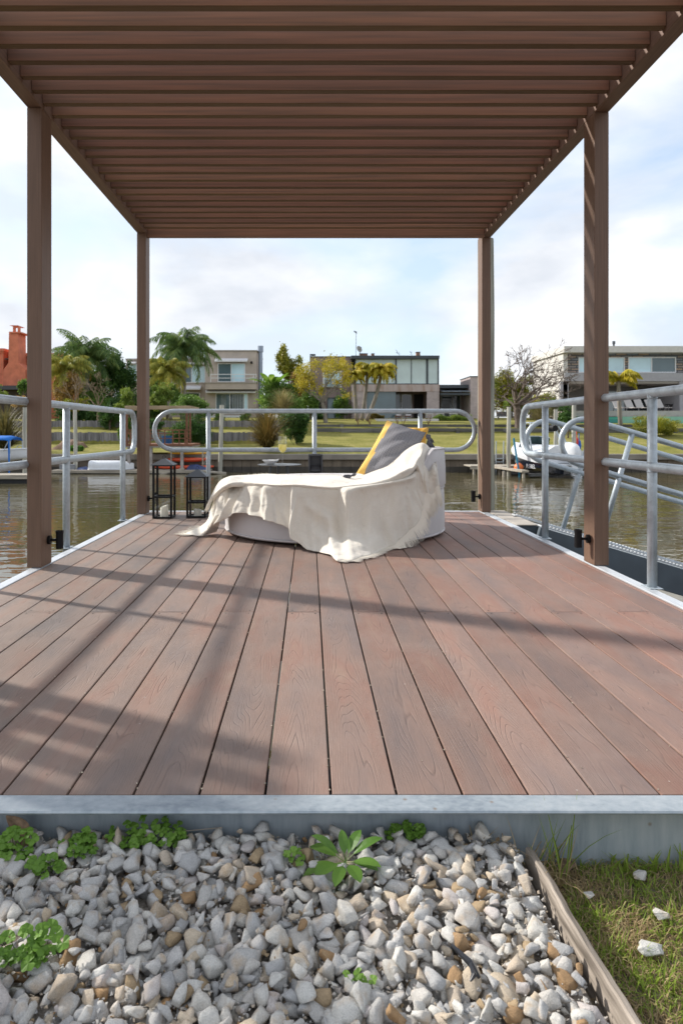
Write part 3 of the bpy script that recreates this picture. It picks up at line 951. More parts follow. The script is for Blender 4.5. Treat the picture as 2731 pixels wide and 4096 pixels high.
def ringmesh(prof, wr=0.004, seed=0.0):
    vs = []; fs = []
    for r_, z_ in prof:
        for j in range(n_):
            a = 2 * math.pi * j / n_
            w = wr * (vnoise(math.cos(a) * 3.5, math.sin(a) * 3.5, z_ * 4 + seed) * 1.5) if r_ > 0.3 else 0
            rr = r_ + w
            vs.append((CBX + rr * math.cos(a), CBY + rr * math.sin(a), z_))
    for i in range(len(prof) - 1):
        for j in range(n_):
            a = i * n_ + j; b = i * n_ + (j + 1) % n_
            fs.append((a, b, b + n_, a + n_))
    return vs, fs
vs, fs = ringmesh(prof)
G().add(vs, fs).build('base', CANVAS, db, smooth=True)
vs, fs = ringmesh([(RB - 0.02, 0.367), (RB - 0.006, 0.373), (RB - 0.012, 0.392), (RB - 0.05, 0.404), (RB - 0.15, 0.410), (0.3, 0.416), (0.0, 0.417)], 0.003, 5)
G().add(vs, fs).build('seat_cushion', CANVAS, db, smooth=True)
def ring(r_, z_, t, name):
    pts = [(CBX + r_ * math.cos(2 * math.pi * j / 96), CBY + r_ * math.sin(2 * math.pi * j / 96), z_) for j in range(96)]
    G().tube(pts, t, 6, closed=True).build(name, CANVAS, db, smooth=True)
ring(RB - 0.006, 0.036, 0.0075, 'piping'); ring(RB - 0.006, 0.367, 0.006, 'piping')
# back cushion: rises over the right third of the disc
nx, ny = 64, 96
vs = []; fs = []
def sst(t):
    t = max(0, min(1, t)); return t * t * (3 - 2 * t)
def backtop(x, y):
    return 0.39 + 0.275 * sst((x - (CBX + 0.47)) / 0.24)
rows = []
NA, NR = 72, 14
th0 = R(64)
for i in range(NA + 1):
    a = -th0 + 2 * th0 * i / NA
    ca, sa = math.cos(a), math.sin(a)
    rin = 0.43 / max(ca, 0.2)
    rin = min(rin, RB - 0.02)
    col = [(CBX + (RB - 0.004) * ca, CBY + (RB - 0.004) * sa, 0.375)]
    hmax = backtop(CBX + (RB - 0.02) * ca, 0)
    col.append((CBX + (RB + 0.006) * ca, CBY + (RB + 0.006) * sa, 0.39))
    col.append((CBX + (RB + 0.004) * ca, CBY + (RB + 0.004) * sa, 0.39 + (hmax - 0.39) * 0.5))
    col.append((CBX + (RB - 0.004) * ca, CBY + (RB - 0.004) * sa, hmax - 0.015))
    for j in range(NR + 1):
        r_ = (RB - 0.018) + (rin - (RB - 0.018)) * j / NR
        X = CBX + r_ * ca
        col.append((X, CBY + r_ * sa, backtop(X, 0) + 0.006 * math.sin(math.pi * j / NR)))
    rows.append(col)
k = len(rows[0])
for c_ in rows: vs.extend(c_)
for i in range(NA):
    for j in range(k - 1):
        fs.append((i * k + j, (i + 1) * k + j, (i + 1) * k + j + 1, i * k + j + 1))
G().add(vs, fs).build('back_cushion', CANVAS, db, smooth=True)
pts = []
for i in range(NA + 1):
    a = -th0 + 2 * th0 * i / NA
    pts.append((CBX + (RB - 0.008) * math.cos(a), CBY + (RB - 0.008) * math.sin(a), backtop(CBX + (RB - 0.02) * math.cos(a), 0) - 0.006))
G().tube(pts, 0.007, 6).build('piping', CANVAS, db, smooth=True)

# ================================================================ BLANKET
ZO = 1 / 0.89286     # helper picture scale
def zp(x, y):
    return 500 + x / 1.12, 1600 + y / 1.12
def oncyl(x, y, r):
    sx = (x - CX) / F; sz = (y - CY) / F
    # (sx*Y-CBX)^2+(Y-CBY)^2=r^2
    A = sx * sx + 1; B = -2 * (sx * CBX + CBY); Cc = CBX * CBX + CBY * CBY - r * r
    D = B * B - 4 * A * Cc
    Y = (-B - math.sqrt(max(D, 0))) / (2 * A)
    return Vector((sx * Y, Y, H - sz * Y))
def bp_(pt):
    x, y, mode = pt
    X, Y_ = zp(x, y)
    if isinstance(mode, str):
        if mode[0] == 'c':
            return oncyl(X, Y_, float(mode[1:]))
        if mode[0] == 'f':
            return PZ(X, Y_, float(mode[1:] or 0.012))
    return P(X, Y_, mode)
def catmull(p0, p1, p2, p3, t):
    return 0.5 * ((2 * p1) + (p2 - p0) * t + (2 * p0 - 5 * p1 + 4 * p2 - p3) * t * t + (3 * p1 - p0 - 3 * p2 + p3) * t * t * t)
def resample(arr, m):
    """arr: (n, ...) -> catmull-rom along axis 0 with m pieces per span"""
    n = len(arr)
    out = []
    for i in range(n - 1):
        p0 = arr[max(i - 1, 0)]; p1 = arr[i]; p2 = arr[i + 1]; p3 = arr[min(i + 2, n - 1)]
        for j in range(m):
            out.append(catmull(p0, p1, p2, p3, j / m))
    out.append(arr[-1])
    return np.array(out)
A_cols = [
 [(412, 412, 5.35), (402, 428, 5.25), (388, 490, 5.25), (362, 552, 5.28), (273, 597, 'f0.012')],
 [(440, 392, 5.2), (428, 408, 5.05), (412, 480, 5.1), (385, 555, 5.15), (345, 609, 'f0.012')],
 [(470, 383, 5.1), (458, 392, 4.97), (442, 460, 4.98), (425, 530, 5.0), (418, 591, 'f0.014')],
 [(505, 381, 5.0), (490, 385, 'c.885'), (478, 440, 'c.93'), (460, 500, 'c.95'), (437, 549, 'c.965')],
 [(550, 379, 4.95), (535, 383, 'c.885'), (522, 420, 'c.905'), (512, 465, 'c.93'), (505, 506, 'c.945')],
 [(605, 378, 4.85), (595, 382, 'c.885'), (588, 420, 'c.895'), (586, 470, 'c.915'), (590, 517, 'c.93')],
 [(665, 378, 4.8), (660, 382, 'c.885'), (656, 430, 'c.895'), (655, 485, 'c.915'), (665, 541, 'c.925')],
 [(728, 380, 4.78), (726, 384, 'c.885'), (730, 445, 'c.895'), (738, 515, 'c.905'), (743, 579, 'c.925')],
 [(780, 383, 4.76), (778, 387, 'c.885'), (774, 460, 'c.90'), (768, 550, 'c.92'), (768, 622, 'c.95')],
 [(840, 386, 4.76), (840, 390, 'c.885'), (842, 480, 'c.90'), (842, 590, 'c.925'), (838, 678, 'c.99')],
 [(900, 388, 4.76), (900, 392, 'c.885'), (900, 490, 'c.90'), (902, 600, 'c.93'), (912, 689, 'f0.014')],
 [(960, 391, 4.76), (958, 396, 'c.885'), (960, 500, 'c.90'), (962, 618, 'c.95'), (966, 712, 'f0.012')],
 [(1045, 384, 4.76), (1042, 390, 'c.885'), (1040, 490, 'c.90'), (1044, 600, 'c.94'), (1065, 692, 'f0.012')],
 [(1125, 374, 4.8), (1122, 380, 'c.885'), (1120, 470, 'c.90'), (1128, 575, 'c.93'), (1165, 664, 'f0.012')],
 [(1200, 358, 4.85), (1200, 364, 'c.885'), (1205, 440, 'c.90'), (1215, 530, 'c.92'), (1238, 612, 'c.93')],
 [(1262, 335, 4.9), (1264, 342, 'c.885'), (1270, 400, 'c.90'), (1282, 470, 'c.91'), (1300, 545, 'c.92')],
 [(1292, 312, 4.9), (1298, 322, 'c.885'), (1308, 370, 'c.90'), (1318, 420, 'c.91'), (1330, 475, 'c.915')],
 [(1305, 300, 4.95), (1314, 310, 'c.885'), (1326, 345, 'c.895'), (1334, 375, 'c.90'), (1346, 408, 'c.91')],
]
MU, MV = 14, 12
ctrl = np.array([[list(bp_(p)) for p in col] for col in A_cols])
t = resample(ctrl, MU)                      # along u
t = np.swapaxes(resample(np.swapaxes(t, 0, 1), MV), 0, 1)
nu, nv = t.shape[:2]
cen = np.array([CBX, CBY])
def gauss(u, c, w): return math.exp(-((u - c) / w) ** 2)
def fold(u, c, wl, wr): return math.exp(-((u - c) / (wl if u < c else wr)) ** 2)
for i in range(nu):
    u = i / MU
    for j in range(nv):
        v = j / (nv - 1)
        p = t[i, j]
        d = np.array([p[0] - CBX, p[1] - CBY]); d /= (np.linalg.norm(d) + 1e-9)
        am = sst((v - 0.15) / 0.7)
        s = 0
        s += 0.045 * fold(u, 3.3 - 0.5 * v, 0.18, 0.4) * am
        s += 0.036 * fold(u, 4.25 - 0.3 * v, 0.16, 0.35) * am
        s += 0.034 * fold(u, 4.9 - 0.1 * v, 0.15, 0.3) * am
        s += 0.032 * fold(u, 5.6 + 0.1 * v, 0.2, 0.5) * sst((v - 0.05) / 0.4)
        s += 0.075 * fold(u, 7.45 + 0.15 * v, 0.26, 0.9) * sst((v - 0.12) / 0.75)
        s -= 0.020 * gauss(u, 8.3 + 0.1 * v, 0.35) * am
        s += 0.075 * fold(u, 9.7 + 0.9 * v, 0.24, 0.5) * sst((v - 0.45) / 0.35)
        s += 0.095 * fold(u, 11.3 + 0.2 * v, 0.24, 0.8) * sst((v - 0.03) / 0.45) 
        s -= 0.022 * gauss(u, 12.0 - 0.3 * v, 0.4) * sst(v / 0.4)
        s += 0.040 * fold(u, 13.2 - 0.9 * v, 0.25, 0.6) * sst((v - 0.3) / 0.4)
        s += 0.034 * fold(u, 14.6 - 1.2 * v, 0.3, 0.6) * sst((v - 0.1) / 0.5)
        s += 0.018 * gauss(u, 1.5 + 0.3 * v, 0.25) * am
        sag = math.exp(-((v - 0.20 - 0.05 * (u - 13.2) ** 2 * 0.4) / 0.09) ** 2)
        s += 0.055 * sag * sst((u - 10.8) / 1.2) * sst((16.2 - u) / 1.5)
        s += 0.030 * math.exp(-((v - 0.55 - 0.06 * (u - 9.6)) / 0.07) ** 2) * sst((u - 8.2) / 0.8) * sst((11.3 - u) / 1.0)
        s += 0.028 * math.exp(-((v - 0.78 - 0.03 * (u - 10)) / 0.06) ** 2) * sst((u - 8.6) / 0.8) * sst((13.5 - u) / 1.2)
        s += 0.006 * math.sin(u * 9 + 6 * vnoise(u, v * 2, 2)) * am
        s += 0.016 * vnoise(u * 0.9, v * 2.2, 3.0) * (0.3 + am) + 0.035 * vnoise(u * 0.45 + 2, v * 1.6, 8.0) * am + 0.004 * vnoise(u * 3, v * 6, 9.0)
        if u < 1.2 and v > 0.8: s *= 0.3
        p[0] += d[0] * s; p[1] += d[1] * s
        if p[2] < 0.012: p[2] = 0.012
    # hem ripple on the floor part
gA = G()
vsA = t.reshape(-1, 3).tolist()
fsA = [(i * nv + j, i * nv + j + 1, (i + 1) * nv + j + 1, (i + 1) * nv + j) for i in range(nu - 1) for j in range(nv - 1)]
gA.add(vsA, fsA)
hemA = t[:, -1, :].copy()
endA_r = t[-1, :, :].copy()
endA_l = t[0, :, :].copy()
B_cols = [  # front pixel, back pixel
 [(386, 437, 5.12), (404, 395, 5.5)],
 [(420, 402, 4.98), (432, 360, 5.6)],
 [(458, 381, 4.86), (480, 346, 5.65)],
 [(530, 377, 'c.905'), (550, 339, 5.72)],
 [(610, 376, 'c.905'), (620, 335, 5.75)],
 [(700, 377, 'c.905'), (700, 338, 5.75)],
 [(780, 381, 'c.905'), (780, 341, 5.75)],
 [(870, 386, 'c.905'), (850, 338, 5.75)],
 [(960, 391, 'c.905'), (930, 338, 5.7)],
 [(1080, 383, 'c.905'), (1000, 343, 5.6)],
 [(1180, 365, 'c.905'), (1062, 310, 5.55)],
 [(1252, 341, 'c.905'), (1140, 258, 5.5)],
 [(1288, 318, 'c.905'), (1215, 216, 5.45)],
 [(1306, 296, 'c.905'), (1285, 199, 5.45)],
 [(1318, 312, 'c.905'), (1338, 196, 5.5)],
 [(1330, 345, 'c.91'), (1378, 222, 5.45)],
 [(1340, 385, 'c.91'), (1394, 290, 'c.90')],
 [(1352, 432, 'c.912'), (1404, 372, 'c.90')],
]
SL = [0, 0.03, 0.14, 0.3, 0.5, 0.7, 0.88, 1.0]
rows = []
for idx, (f_, b_) in enumerate(B_cols):
    a = np.array(bp_(f_)); c = np.array(bp_(b_))
    row = []
    right = idx >= 13
    # a tucked-under roll in front
    inw = np.array([CBX - a[0], CBY - a[1], 0]); inw /= np.linalg.norm(inw)
    row.append(a + inw * 0.045 + np.array([0, 0, -0.012]))
    row.append(a + inw * 0.012 + np.array([0, 0, -0.016]))
    for q, s in enumerate(SL):
        p = a + (c - a) * s
        h = 0.0
        if 2 <= idx <= 12:
            h = 0.022 * math.sin(math.pi * min(1, s * 1.0)) ** 0.6
        elif right:
            # over the corner of the back cushion
            out = np.array([p[0] - CBX, p[1] - CBY, 0]); out /= np.linalg.norm(out)
            p = p + out * 0.03 * math.sin(math.pi * s) + np.array([0, 0, 0.05 * math.sin(math.pi * s)]) * (1 if idx < 15 else 0.3)
        p = p + np.array([0, 0, h])
        row.append(p)
    row.append(row[-1] + np.array([0, 0.02, -0.02]))
    rows.append(row)
cb = np.array(rows)
tb = resample(cb, 12)
tb = np.swapaxes(resample(np.swapaxes(tb, 0, 1), 5), 0, 1)
nub, nvb = tb.shape[:2]
for i in range(nub):
    u = i / 12
    for j in range(nvb):
        v = j / (nvb - 1)
        s = 0.015 * math.sin(v * 15 + 1.5 * vnoise(u * 0.5, 4.0) * 3) * math.sin(math.pi * v) * (1 if u > 2 else 0.4)
        s += 0.012 * vnoise(u * 0.7, v * 3, 7)
        s += 0.034 * gauss(v, 0.35 + 0.1 * math.sin(u), 0.1) * sst((u - 8.5) / 2)
        s += 0.040 * gauss(v, 0.62, 0.09) * sst((u - 9.5) / 2)
        s -= 0.028 * gauss(v, 0.48, 0.08) * sst((u - 9.0) / 2)
        tb[i, j, 2] += s * math.sin(math.pi * min(1, v * 1.3 + 0.0) ) if v < 0.77 else s * math.sin(math.pi * v)
        if u > 10:
            tb[i, j, 1] -= max(0, s) * 0.8
vsB = tb.reshape(-1, 3).tolist()
fsB = [(i * nvb + j, i * nvb + j + 1, (i + 1) * nvb + j + 1, (i + 1) * nvb + j) for i in range(nub - 1) for j in range(nvb - 1)]
gA.add(vsB, [tuple(reversed(f)) for f in fsB])
bl = gA.build('blanket', WOOL, smooth=True)
md = bl.modifiers.new('thick', 'SOLIDIFY'); md.thickness = 0.0045; md.offset = 0
tag(bl, 'cream wool throw with fringed ends draped over the round daybed', 'blanket')
# fringe
g = G()
fr = random.Random(5)
def strand(p, d, ln_, wob=0.35, r0=0.0026, floor=True):
    p = Vector(p); d = Vector(d).normalized()
    pts = [p]; k = 5
    side = Vector((fr.uniform(-1, 1), fr.uniform(-1, 1), fr.uniform(-0.4, 0.4)))
    for i in range(1, k):
        dd = (d + side * wob * (i / k) * 0.6 + Vector((0, 0, -0.55)) * (i / k)).normalized()
        q = pts[-1] + dd * ln_ / (k - 1)
        if q.z < 0.008: q.z = 0.008 + fr.uniform(0, 0.006)
        pts.append(q)
    g.tube(pts, [r0, r0 * 1.05, r0 * 0.9, r0 * 0.7, r0 * 0.35], 4, cap=False)
def edge_fringe(arr, outward, n, l0, l1, wob=0.35):
    m = len(arr)
    for i in range(n):
        tt = (i + fr.uniform(-0.4, 0.4)) / n * (m - 1)
        tt = max(0, min(m - 1.001, tt))
        a = int(tt); f_ = tt - a
        p = Vector(arr[a]) * (1 - f_) + Vector(arr[min(a + 1, m - 1)]) * f_
        q = outward(p)
        strand(p, q, fr.uniform(l0, l1), wob)
# right hem of the under layer (u from 11 on) and its tail on the floor
seg = hemA[int(10.8 * MU):]
edge_fringe(seg, lambda p: Vector((0.62, -0.25, -0.75)), 420, 0.06, 0.115, 0.25)
# end of the left tail on the floor
edge_fringe(hemA[:int(0.6 * MU)], lambda p: Vector((-0.9, -0.1, 0.1)), 46, 0.05, 0.10, 0.9)
edge_fringe(endA_l[int(nv * 0.80):], lambda p: Vector((-0.85, 0.3, 0.2)), 30, 0.04, 0.09, 1.0)
# left end and right end of the upper strip
edge_fringe(tb[0, 5:nvb - 5], lambda p: Vector((-0.45, -0.2, -0.9)), 110, 0.07, 0.12, 0.5)
edge_fringe(tb[-1, 5:nvb - 5], lambda p: Vector((0.15, -0.15, -1)), 170, 0.11, 0.17, 0.3)
edge_fringe(tb[int(3 * 12):int(9 * 12), -6], lambda p: Vector((-0.2, 0.2, 0.9)), 60, 0.010, 0.02, 1.2)
g.build('fringe', mat('cream_fringe', (0.82, 0.77, 0.68), 0.9, spec=0.1), bl)

# ================================================================ PILLOWS
KNIT = bpy.data.materials.new('grey_knit'); KNIT.use_nodes = True
nn = KNIT.node_tree; b_ = nn.nodes['Principled BSDF']
b_.inputs['Roughness'].default_value = 0.95; b_.inputs['Specular IOR Level'].default_value = 0.1
uvn = mk(nn, 'ShaderNodeUVMap')
sepu = mk(nn, 'ShaderNodeSeparateXYZ'); ln(nn, uvn.outputs[0], sepu.inputs[0])
sx_ = mth(nn, 'SINE', mth(nn, 'MULTIPLY', sepu.outputs['X'], 150.0))
sy_ = mth(nn, 'SINE', mth(nn, 'MULTIPLY', sepu.outputs['Y'], 170.0))
ww = mth(nn, 'MULTIPLY', sx_, sy_)
tn = mk(nn, 'ShaderNodeTexNoise'); tn.inputs['Scale'].default_value = 5
ln(nn, uvn.outputs[0], tn.inputs['Vector'])
rr_ = mk(nn, 'ShaderNodeMapRange'); rr_.inputs['From Min'].default_value = -1; rr_.inputs['From Max'].default_value = 1
ln(nn, ww, rr_.inputs['Value'])
mc = mk(nn, 'ShaderNodeMixRGB'); mc.inputs['Color1'].default_value = (0.19, 0.187, 0.205, 1); mc.inputs['Color2'].default_value = (0.44, 0.435, 0.46, 1)
ln(nn, rr_.outputs[0], mc.inputs['Fac']); ln(nn, mc.outputs['Color'], b_.inputs['Base Color'])
bpn = mk(nn, 'ShaderNodeBump'); bpn.inputs['Strength'].default_value = 0.8; bpn.inputs['Distance'].default_value = 0.004
ln(nn, ww, bpn.inputs['Height']); ln(nn, bpn.outputs['Normal'], b_.inputs['Normal'])
MUST = fabric_material('mustard_cotton', (0.72, 0.40, 0.075), 400, 0.06, 0.3, 0.1)
YELL = fabric_material('yellow_cotton', (0.82, 0.52, 0.14), 400, 0.05, 0.3, 0.1)
def pillow(cs, thick, split, label, m1, m2, tass, wr=0.01, seed=0):
    """cs: corners TL, TR, BR, BL (world); split(u,v)-> 0/1 material"""
    TLc, TRc, BRc, BLc = [Vector(c) for c in cs]
    nrm = (TRc - TLc).cross(BLc - TLc).normalized()
    if nrm.y > 0: nrm = -nrm           # towards the camera
    N = 28
    g = G(); uv = []
    idx = {}
    def pt(u, v, side):
        e = (1 - (2 * u - 1) ** 2) * (1 - (2 * v - 1) ** 2)
        # pull the sides in a little
        uu = u + (0.5 - u) * 0.05 * math.sin(math.pi * v) 
        vv = v + (0.5 - v) * 0.05 * math.sin(math.pi * u)
        p = TLc * (1 - uu) * (1 - vv) + TRc * uu * (1 - vv) + BRc * uu * vv + BLc * (1 - uu) * vv
        h = thick / 2 * (max(e, 0) ** 0.42)
        h += wr * vnoise(u * 3 + seed, v * 3, side * 3.0) * min(1, e * 3) + wr * 0.9 * math.sin((u + v * 1.3) * 16 + seed) * min(1, e * 2) * 0.35
        return p + nrm * h * side
    vs = []; fs = []; mi = []
    for side in (1, -1):
        base = len(vs)
        for i in range(N + 1):
            for j in range(N + 1):
                vs.append(pt(i / N, j / N, side)); uv.append((i / N, j / N))
        for i in range(N):
            for j in range(N):
                a = base + i * (N + 1) + j
                f = (a, a + 1, a + N + 2, a + N + 1)
                if side == -1: f = tuple(reversed(f))
                fs.append(f); mi.append(split((i + 0.5) / N, (j + 0.5) / N, side))
    g.v = [tuple(p) for p in vs]; g.f = fs; g.mi = mi
    o = g.build('pillow', [m1, m2], smooth=True)
    uvl = o.data.uv_layers.new(name='UVMap')
    for lp in o.data.loops:
        uvl.data[lp.index].uv = uv[lp.vertex_index]
    w = o.modifiers.new('weld', 'WELD'); w.merge_threshold = 0.0005
    tag(o, label, 'cushion', 'cushions leaning on the daybed back')
    for c, d, s in tass:
        c = Vector(c); d = Vector(d).normalized()
        q = G()
        q.tube([c, c + d * 0.012 * s, c + d * 0.026 * s, c + d * 0.034 * s], [0.004 * s, 0.012 * s, 0.011 * s, 0.006 * s], 8)
        for i in range(46):
            a = fr.uniform(0, 6.28); r_ = fr.uniform(0.1, 1) ** 0.5
            side = d.orthogonal().normalized(); s2 = d.cross(side)
            off = (side * math.cos(a) + s2 * math.sin(a)) * r_
            p0 = c + d * 0.03 * s
            q.tube([p0, p0 + d * 0.03 * s + off * 0.018 * s, p0 + d * 0.068 * s * fr.uniform(0.85, 1.1) + off * 0.028 * s], [0.003 * s, 0.0026 * s, 0.0016 * s], 4, cap=False)
        q.build('tassel', mat('charcoal_yarn', (0.13, 0.13, 0.145), 0.95, var=0.3, vscale=90), o)
    return o
TLp = P(1548, 1680, 5.40); TRp = P(1704, 1730, 5.28); BRp = P(1600, 1935, 5.02); BLp = P(1425, 1893, 5.12)
pillow((TLp, TRp, BRp, BLp), 0.15, lambda u, v, s: 0 if (u < 0.17 + 0.02 * math.sin(v * 9)) else 1,
       'grey knitted cushion with a yellow left edge and tassels, in front of the mustard one', YELL, KNIT,
       [(TRp + Vector((0.0, -0.03, -0.012)), (0.25, -0.1, -1), 1.25), (P(1424, 1896, 5.02), (-0.9, -0.2, -0.3), 1.0)], 0.016, 1.0)
q0 = P(1606, 1706, 5.58); q1 = P(1714, 1710, 5.54); q2 = P(1690, 1880, 5.36); q3 = P(1540, 1880, 5.42)
pillow((q0, q1, q2, q3), 0.12, lambda u, v, s: 0 if s > 0 else 1,
       'mustard yellow cushion with a grey knitted back, behind the grey one', MUST, KNIT,
       [(q1 + Vector((0.003, 0.0, -0.055)), (0.3, 0, -1), 0.75)], 0.016, 4.0)
# ================================================================ WATER, BANKS, TERRAIN
def water_material():
    m = bpy.data.materials.new('canal_water'); m.use_nodes = True
    n = m.node_tree; b = n.nodes['Principled BSDF']
    geo = mk(n, 'ShaderNodeNewGeometry')
    t0 = mk(n, 'ShaderNodeTexNoise'); t0.inputs['Scale'].default_value = 0.25; t0.inputs['Detail'].default_value = 3
    ln(n, geo.outputs['Position'], t0.inputs['Vector'])
    r = mk(n, 'ShaderNodeValToRGB')
    r.color_ramp.elements[0].position = 0.35; r.color_ramp.elements[0].color = (0.075, 0.066, 0.034, 1)
    r.color_ramp.elements[1].position = 0.7; r.color_ramp.elements[1].color = (0.11, 0.088, 0.042, 1)
    ln(n, t0.outputs['Fac'], r.inputs['Fac']); ln(n, r.outputs['Color'], b.inputs['Base Color'])
    b.inputs['Roughness'].default_value = 0.015; b.inputs['IOR'].default_value = 1.33
    def nz(scale, st, det):
        v = mk(n, 'ShaderNodeVectorMath', operation='MULTIPLY'); v.inputs[1].default_value = st
        ln(n, geo.outputs['Position'], v.inputs[0])
        t = mk(n, 'ShaderNodeTexNoise'); t.inputs['Scale'].default_value = scale; t.inputs['Detail'].default_value = det
        t.inputs['Distortion'].default_value = 0.3
        ln(n, v.outputs[0], t.inputs['Vector']); return t.outputs['Fac']
    h = mth(n, 'ADD', mth(n, 'MULTIPLY', nz(1.0, (0.7, 1.25, 1), 2), 0.030), mth(n, 'MULTIPLY', nz(3.2, (0.7, 1.1, 1), 2), 0.011))
    h = mth(n, 'ADD', h, mth(n, 'MULTIPLY', nz(9.0, (0.8, 1, 1), 2), 0.0013))
    h = mth(n, 'MULTIPLY', h, mth(n, 'MULTIPLY_ADD', nz(0.16, (0.5, 1, 1), 2), 2.2, -0.35))
    bp = mk(n, 'ShaderNodeBump'); bp.inputs['Strength'].default_value = 1.0; bp.inputs['Distance'].default_value = 1.0
    ln(n, h, bp.inputs['Height']); ln(n, bp.outputs['Normal'], b.inputs['Normal'])
    return m
o = G().add([(-500, -40, WZ), (500, -40, WZ), (500, 60, WZ), (-500, 60, WZ)], [(0, 1, 2, 3)]).build('water', water_material())
struct(o, 'brown canal water with gentle ripples')
o = G().add([(-600, -60, -3.2), (600, -60, -3.2), (600, 900, -3.2), (-600, 900, -3.2)], [(0, 1, 2, 3)]).build('canal_bed', mat('mud', (0.08, 0.06, 0.03), 0.9, var=0.2))
struct(o)

def grass_material(name, cols, sc=0.5):
    m = bpy.data.materials.new(name); m.use_nodes = True
    n = m.node_tree; b = n.nodes['Principled BSDF']; b.inputs['Roughness'].default_value = 0.9; b.inputs['Specular IOR Level'].default_value = 0.1
    geo = mk(n, 'ShaderNodeNewGeometry')
    t = mk(n, 'ShaderNodeTexNoise'); t.inputs['Scale'].default_value = sc; t.inputs['Detail'].default_value = 6; t.inputs['Roughness'].default_value = 0.65
    ln(n, geo.outputs['Position'], t.inputs['Vector'])
    t2 = mk(n, 'ShaderNodeTexNoise'); t2.inputs['Scale'].default_value = 9; t2.inputs['Detail'].default_value = 4
    v = mk(n, 'ShaderNodeVectorMath', operation='MULTIPLY'); v.inputs[1].default_value = (1, 0.3, 1)
    ln(n, geo.outputs['Position'], v.inputs[0]); ln(n, v.outputs[0], t2.inputs['Vector'])
    s = mth(n, 'ADD', mth(n, 'MULTIPLY', t.outputs['Fac'], 0.7), mth(n, 'MULTIPLY', t2.outputs['Fac'], 0.3))
    r = mk(n, 'ShaderNodeValToRGB'); e = r.color_ramp.elements
    e[0].position = 0.38; e[0].color = cols[0] + (1,)
    e[1].position = 0.66; e[1].color = cols[2] + (1,)
    x = e.new(0.52); x.color = cols[1] + (1,)
    ln(n, s, r.inputs['Fac']); ln(n, r.outputs['Color'], b.inputs['Base Color'])
    bp = mk(n, 'ShaderNodeBump'); bp.inputs['Strength'].default_value = 0.6; bp.inputs['Distance'].default_value = 0.05
    ln(n, t2.outputs['Fac'], bp.inputs['Height']); ln(n, bp.outputs['Normal'], b.inputs['Normal'])
    return m
LAWN = grass_material('lawn', ((0.14, 0.14, 0.03), (0.22, 0.205, 0.055), (0.30, 0.25, 0.10)))
GL = [(34.9, -0.43), (42, -0.04), (42.25, 0.62), (45, 0.87), (45.25, 1.37), (62, 1.95), (66, 2.0), (200, 2.2), (900, 2.2)]
GR = [(34.9, -0.43), (40, 0.10), (46, 0.59), (46.25, 0.90), (47.5, 0.98), (47.75, 1.20), (60, 1.83), (66, 2.0), (200, 2.2), (900, 2.2)]
def prof_z(pr, y):
    if y <= pr[0][0]: return pr[0][1]
    for (a, za), (b, zb) in zip(pr, pr[1:]):
        if y <= b: return za + (zb - za) * (y - a) / (b - a)
    return pr[-1][1]
def ground_z(x, y):
    w = sst((x + 3.5) / 2.5)
    return prof_z(GL, y) * (1 - w) + prof_z(GR, y) * w
ys = sorted(set([p[0] for p in GL + GR] + [37, 39, 41, 43.5, 49, 52, 55, 58, 75, 90, 120, 400]))
xs = [-600, -200, -80, -50, -35, -25, -18, -12, -8, -5, -3.5, -3, -2.5, -2, -1.5, -1, 0, 3, 7, 12, 18, 25, 35, 50, 80, 200, 600]
vs = [(x, y, ground_z(x, y)) for y in ys for x in xs]
k = len(xs)
fs = [(i * k + j, i * k + j + 1, (i + 1) * k + j + 1, (i + 1) * k + j) for i in range(len(ys) - 1) for j in range(k - 1)]
o = G().add(vs, fs).build('far_bank_ground', LAWN); struct(o, 'terraced lawns rising from the far bank')

# near bank under the camera
SOIL = mat('soil_dark', (0.17, 0.14, 0.10), 0.95, var=0.4, vscale=24, bump=0.7, bscale=40, bdist=0.01)
vs = []; fs = []
xs2 = [-60, -20, -8, -4, -2, -1.2, -0.6, 0, 0.45, 0.50, 0.7, 0.9, 1.2, 1.8, 3, 8, 20, 60]
ys2 = [-40, -12, -4, -1.5, 0, 0.6, 1.0, 1.3, 1.49, 1.62, 2.2]
for y in ys2:
    for x in xs2:
        z = -0.135 if x < 0.47 else -0.150 + 0.006 * math.sin(x * 9 + y * 5)
        if y > 1.6: z = -0.6 if y < 2 else -2.6
        if y > 1.49 and abs(x) > 6: z = min(z, -0.5)
        vs.append((x, y, z))
k = len(xs2)
fs = [(i * k + j, i * k + j + 1, (i + 1) * k + j + 1, (i + 1) * k + j) for i in range(len(ys2) - 1) for j in range(k - 1)]
o = G().add(vs, fs).build('near_bank_ground', SOIL); struct(o, 'dark soil of the near bank under gravel and grass')

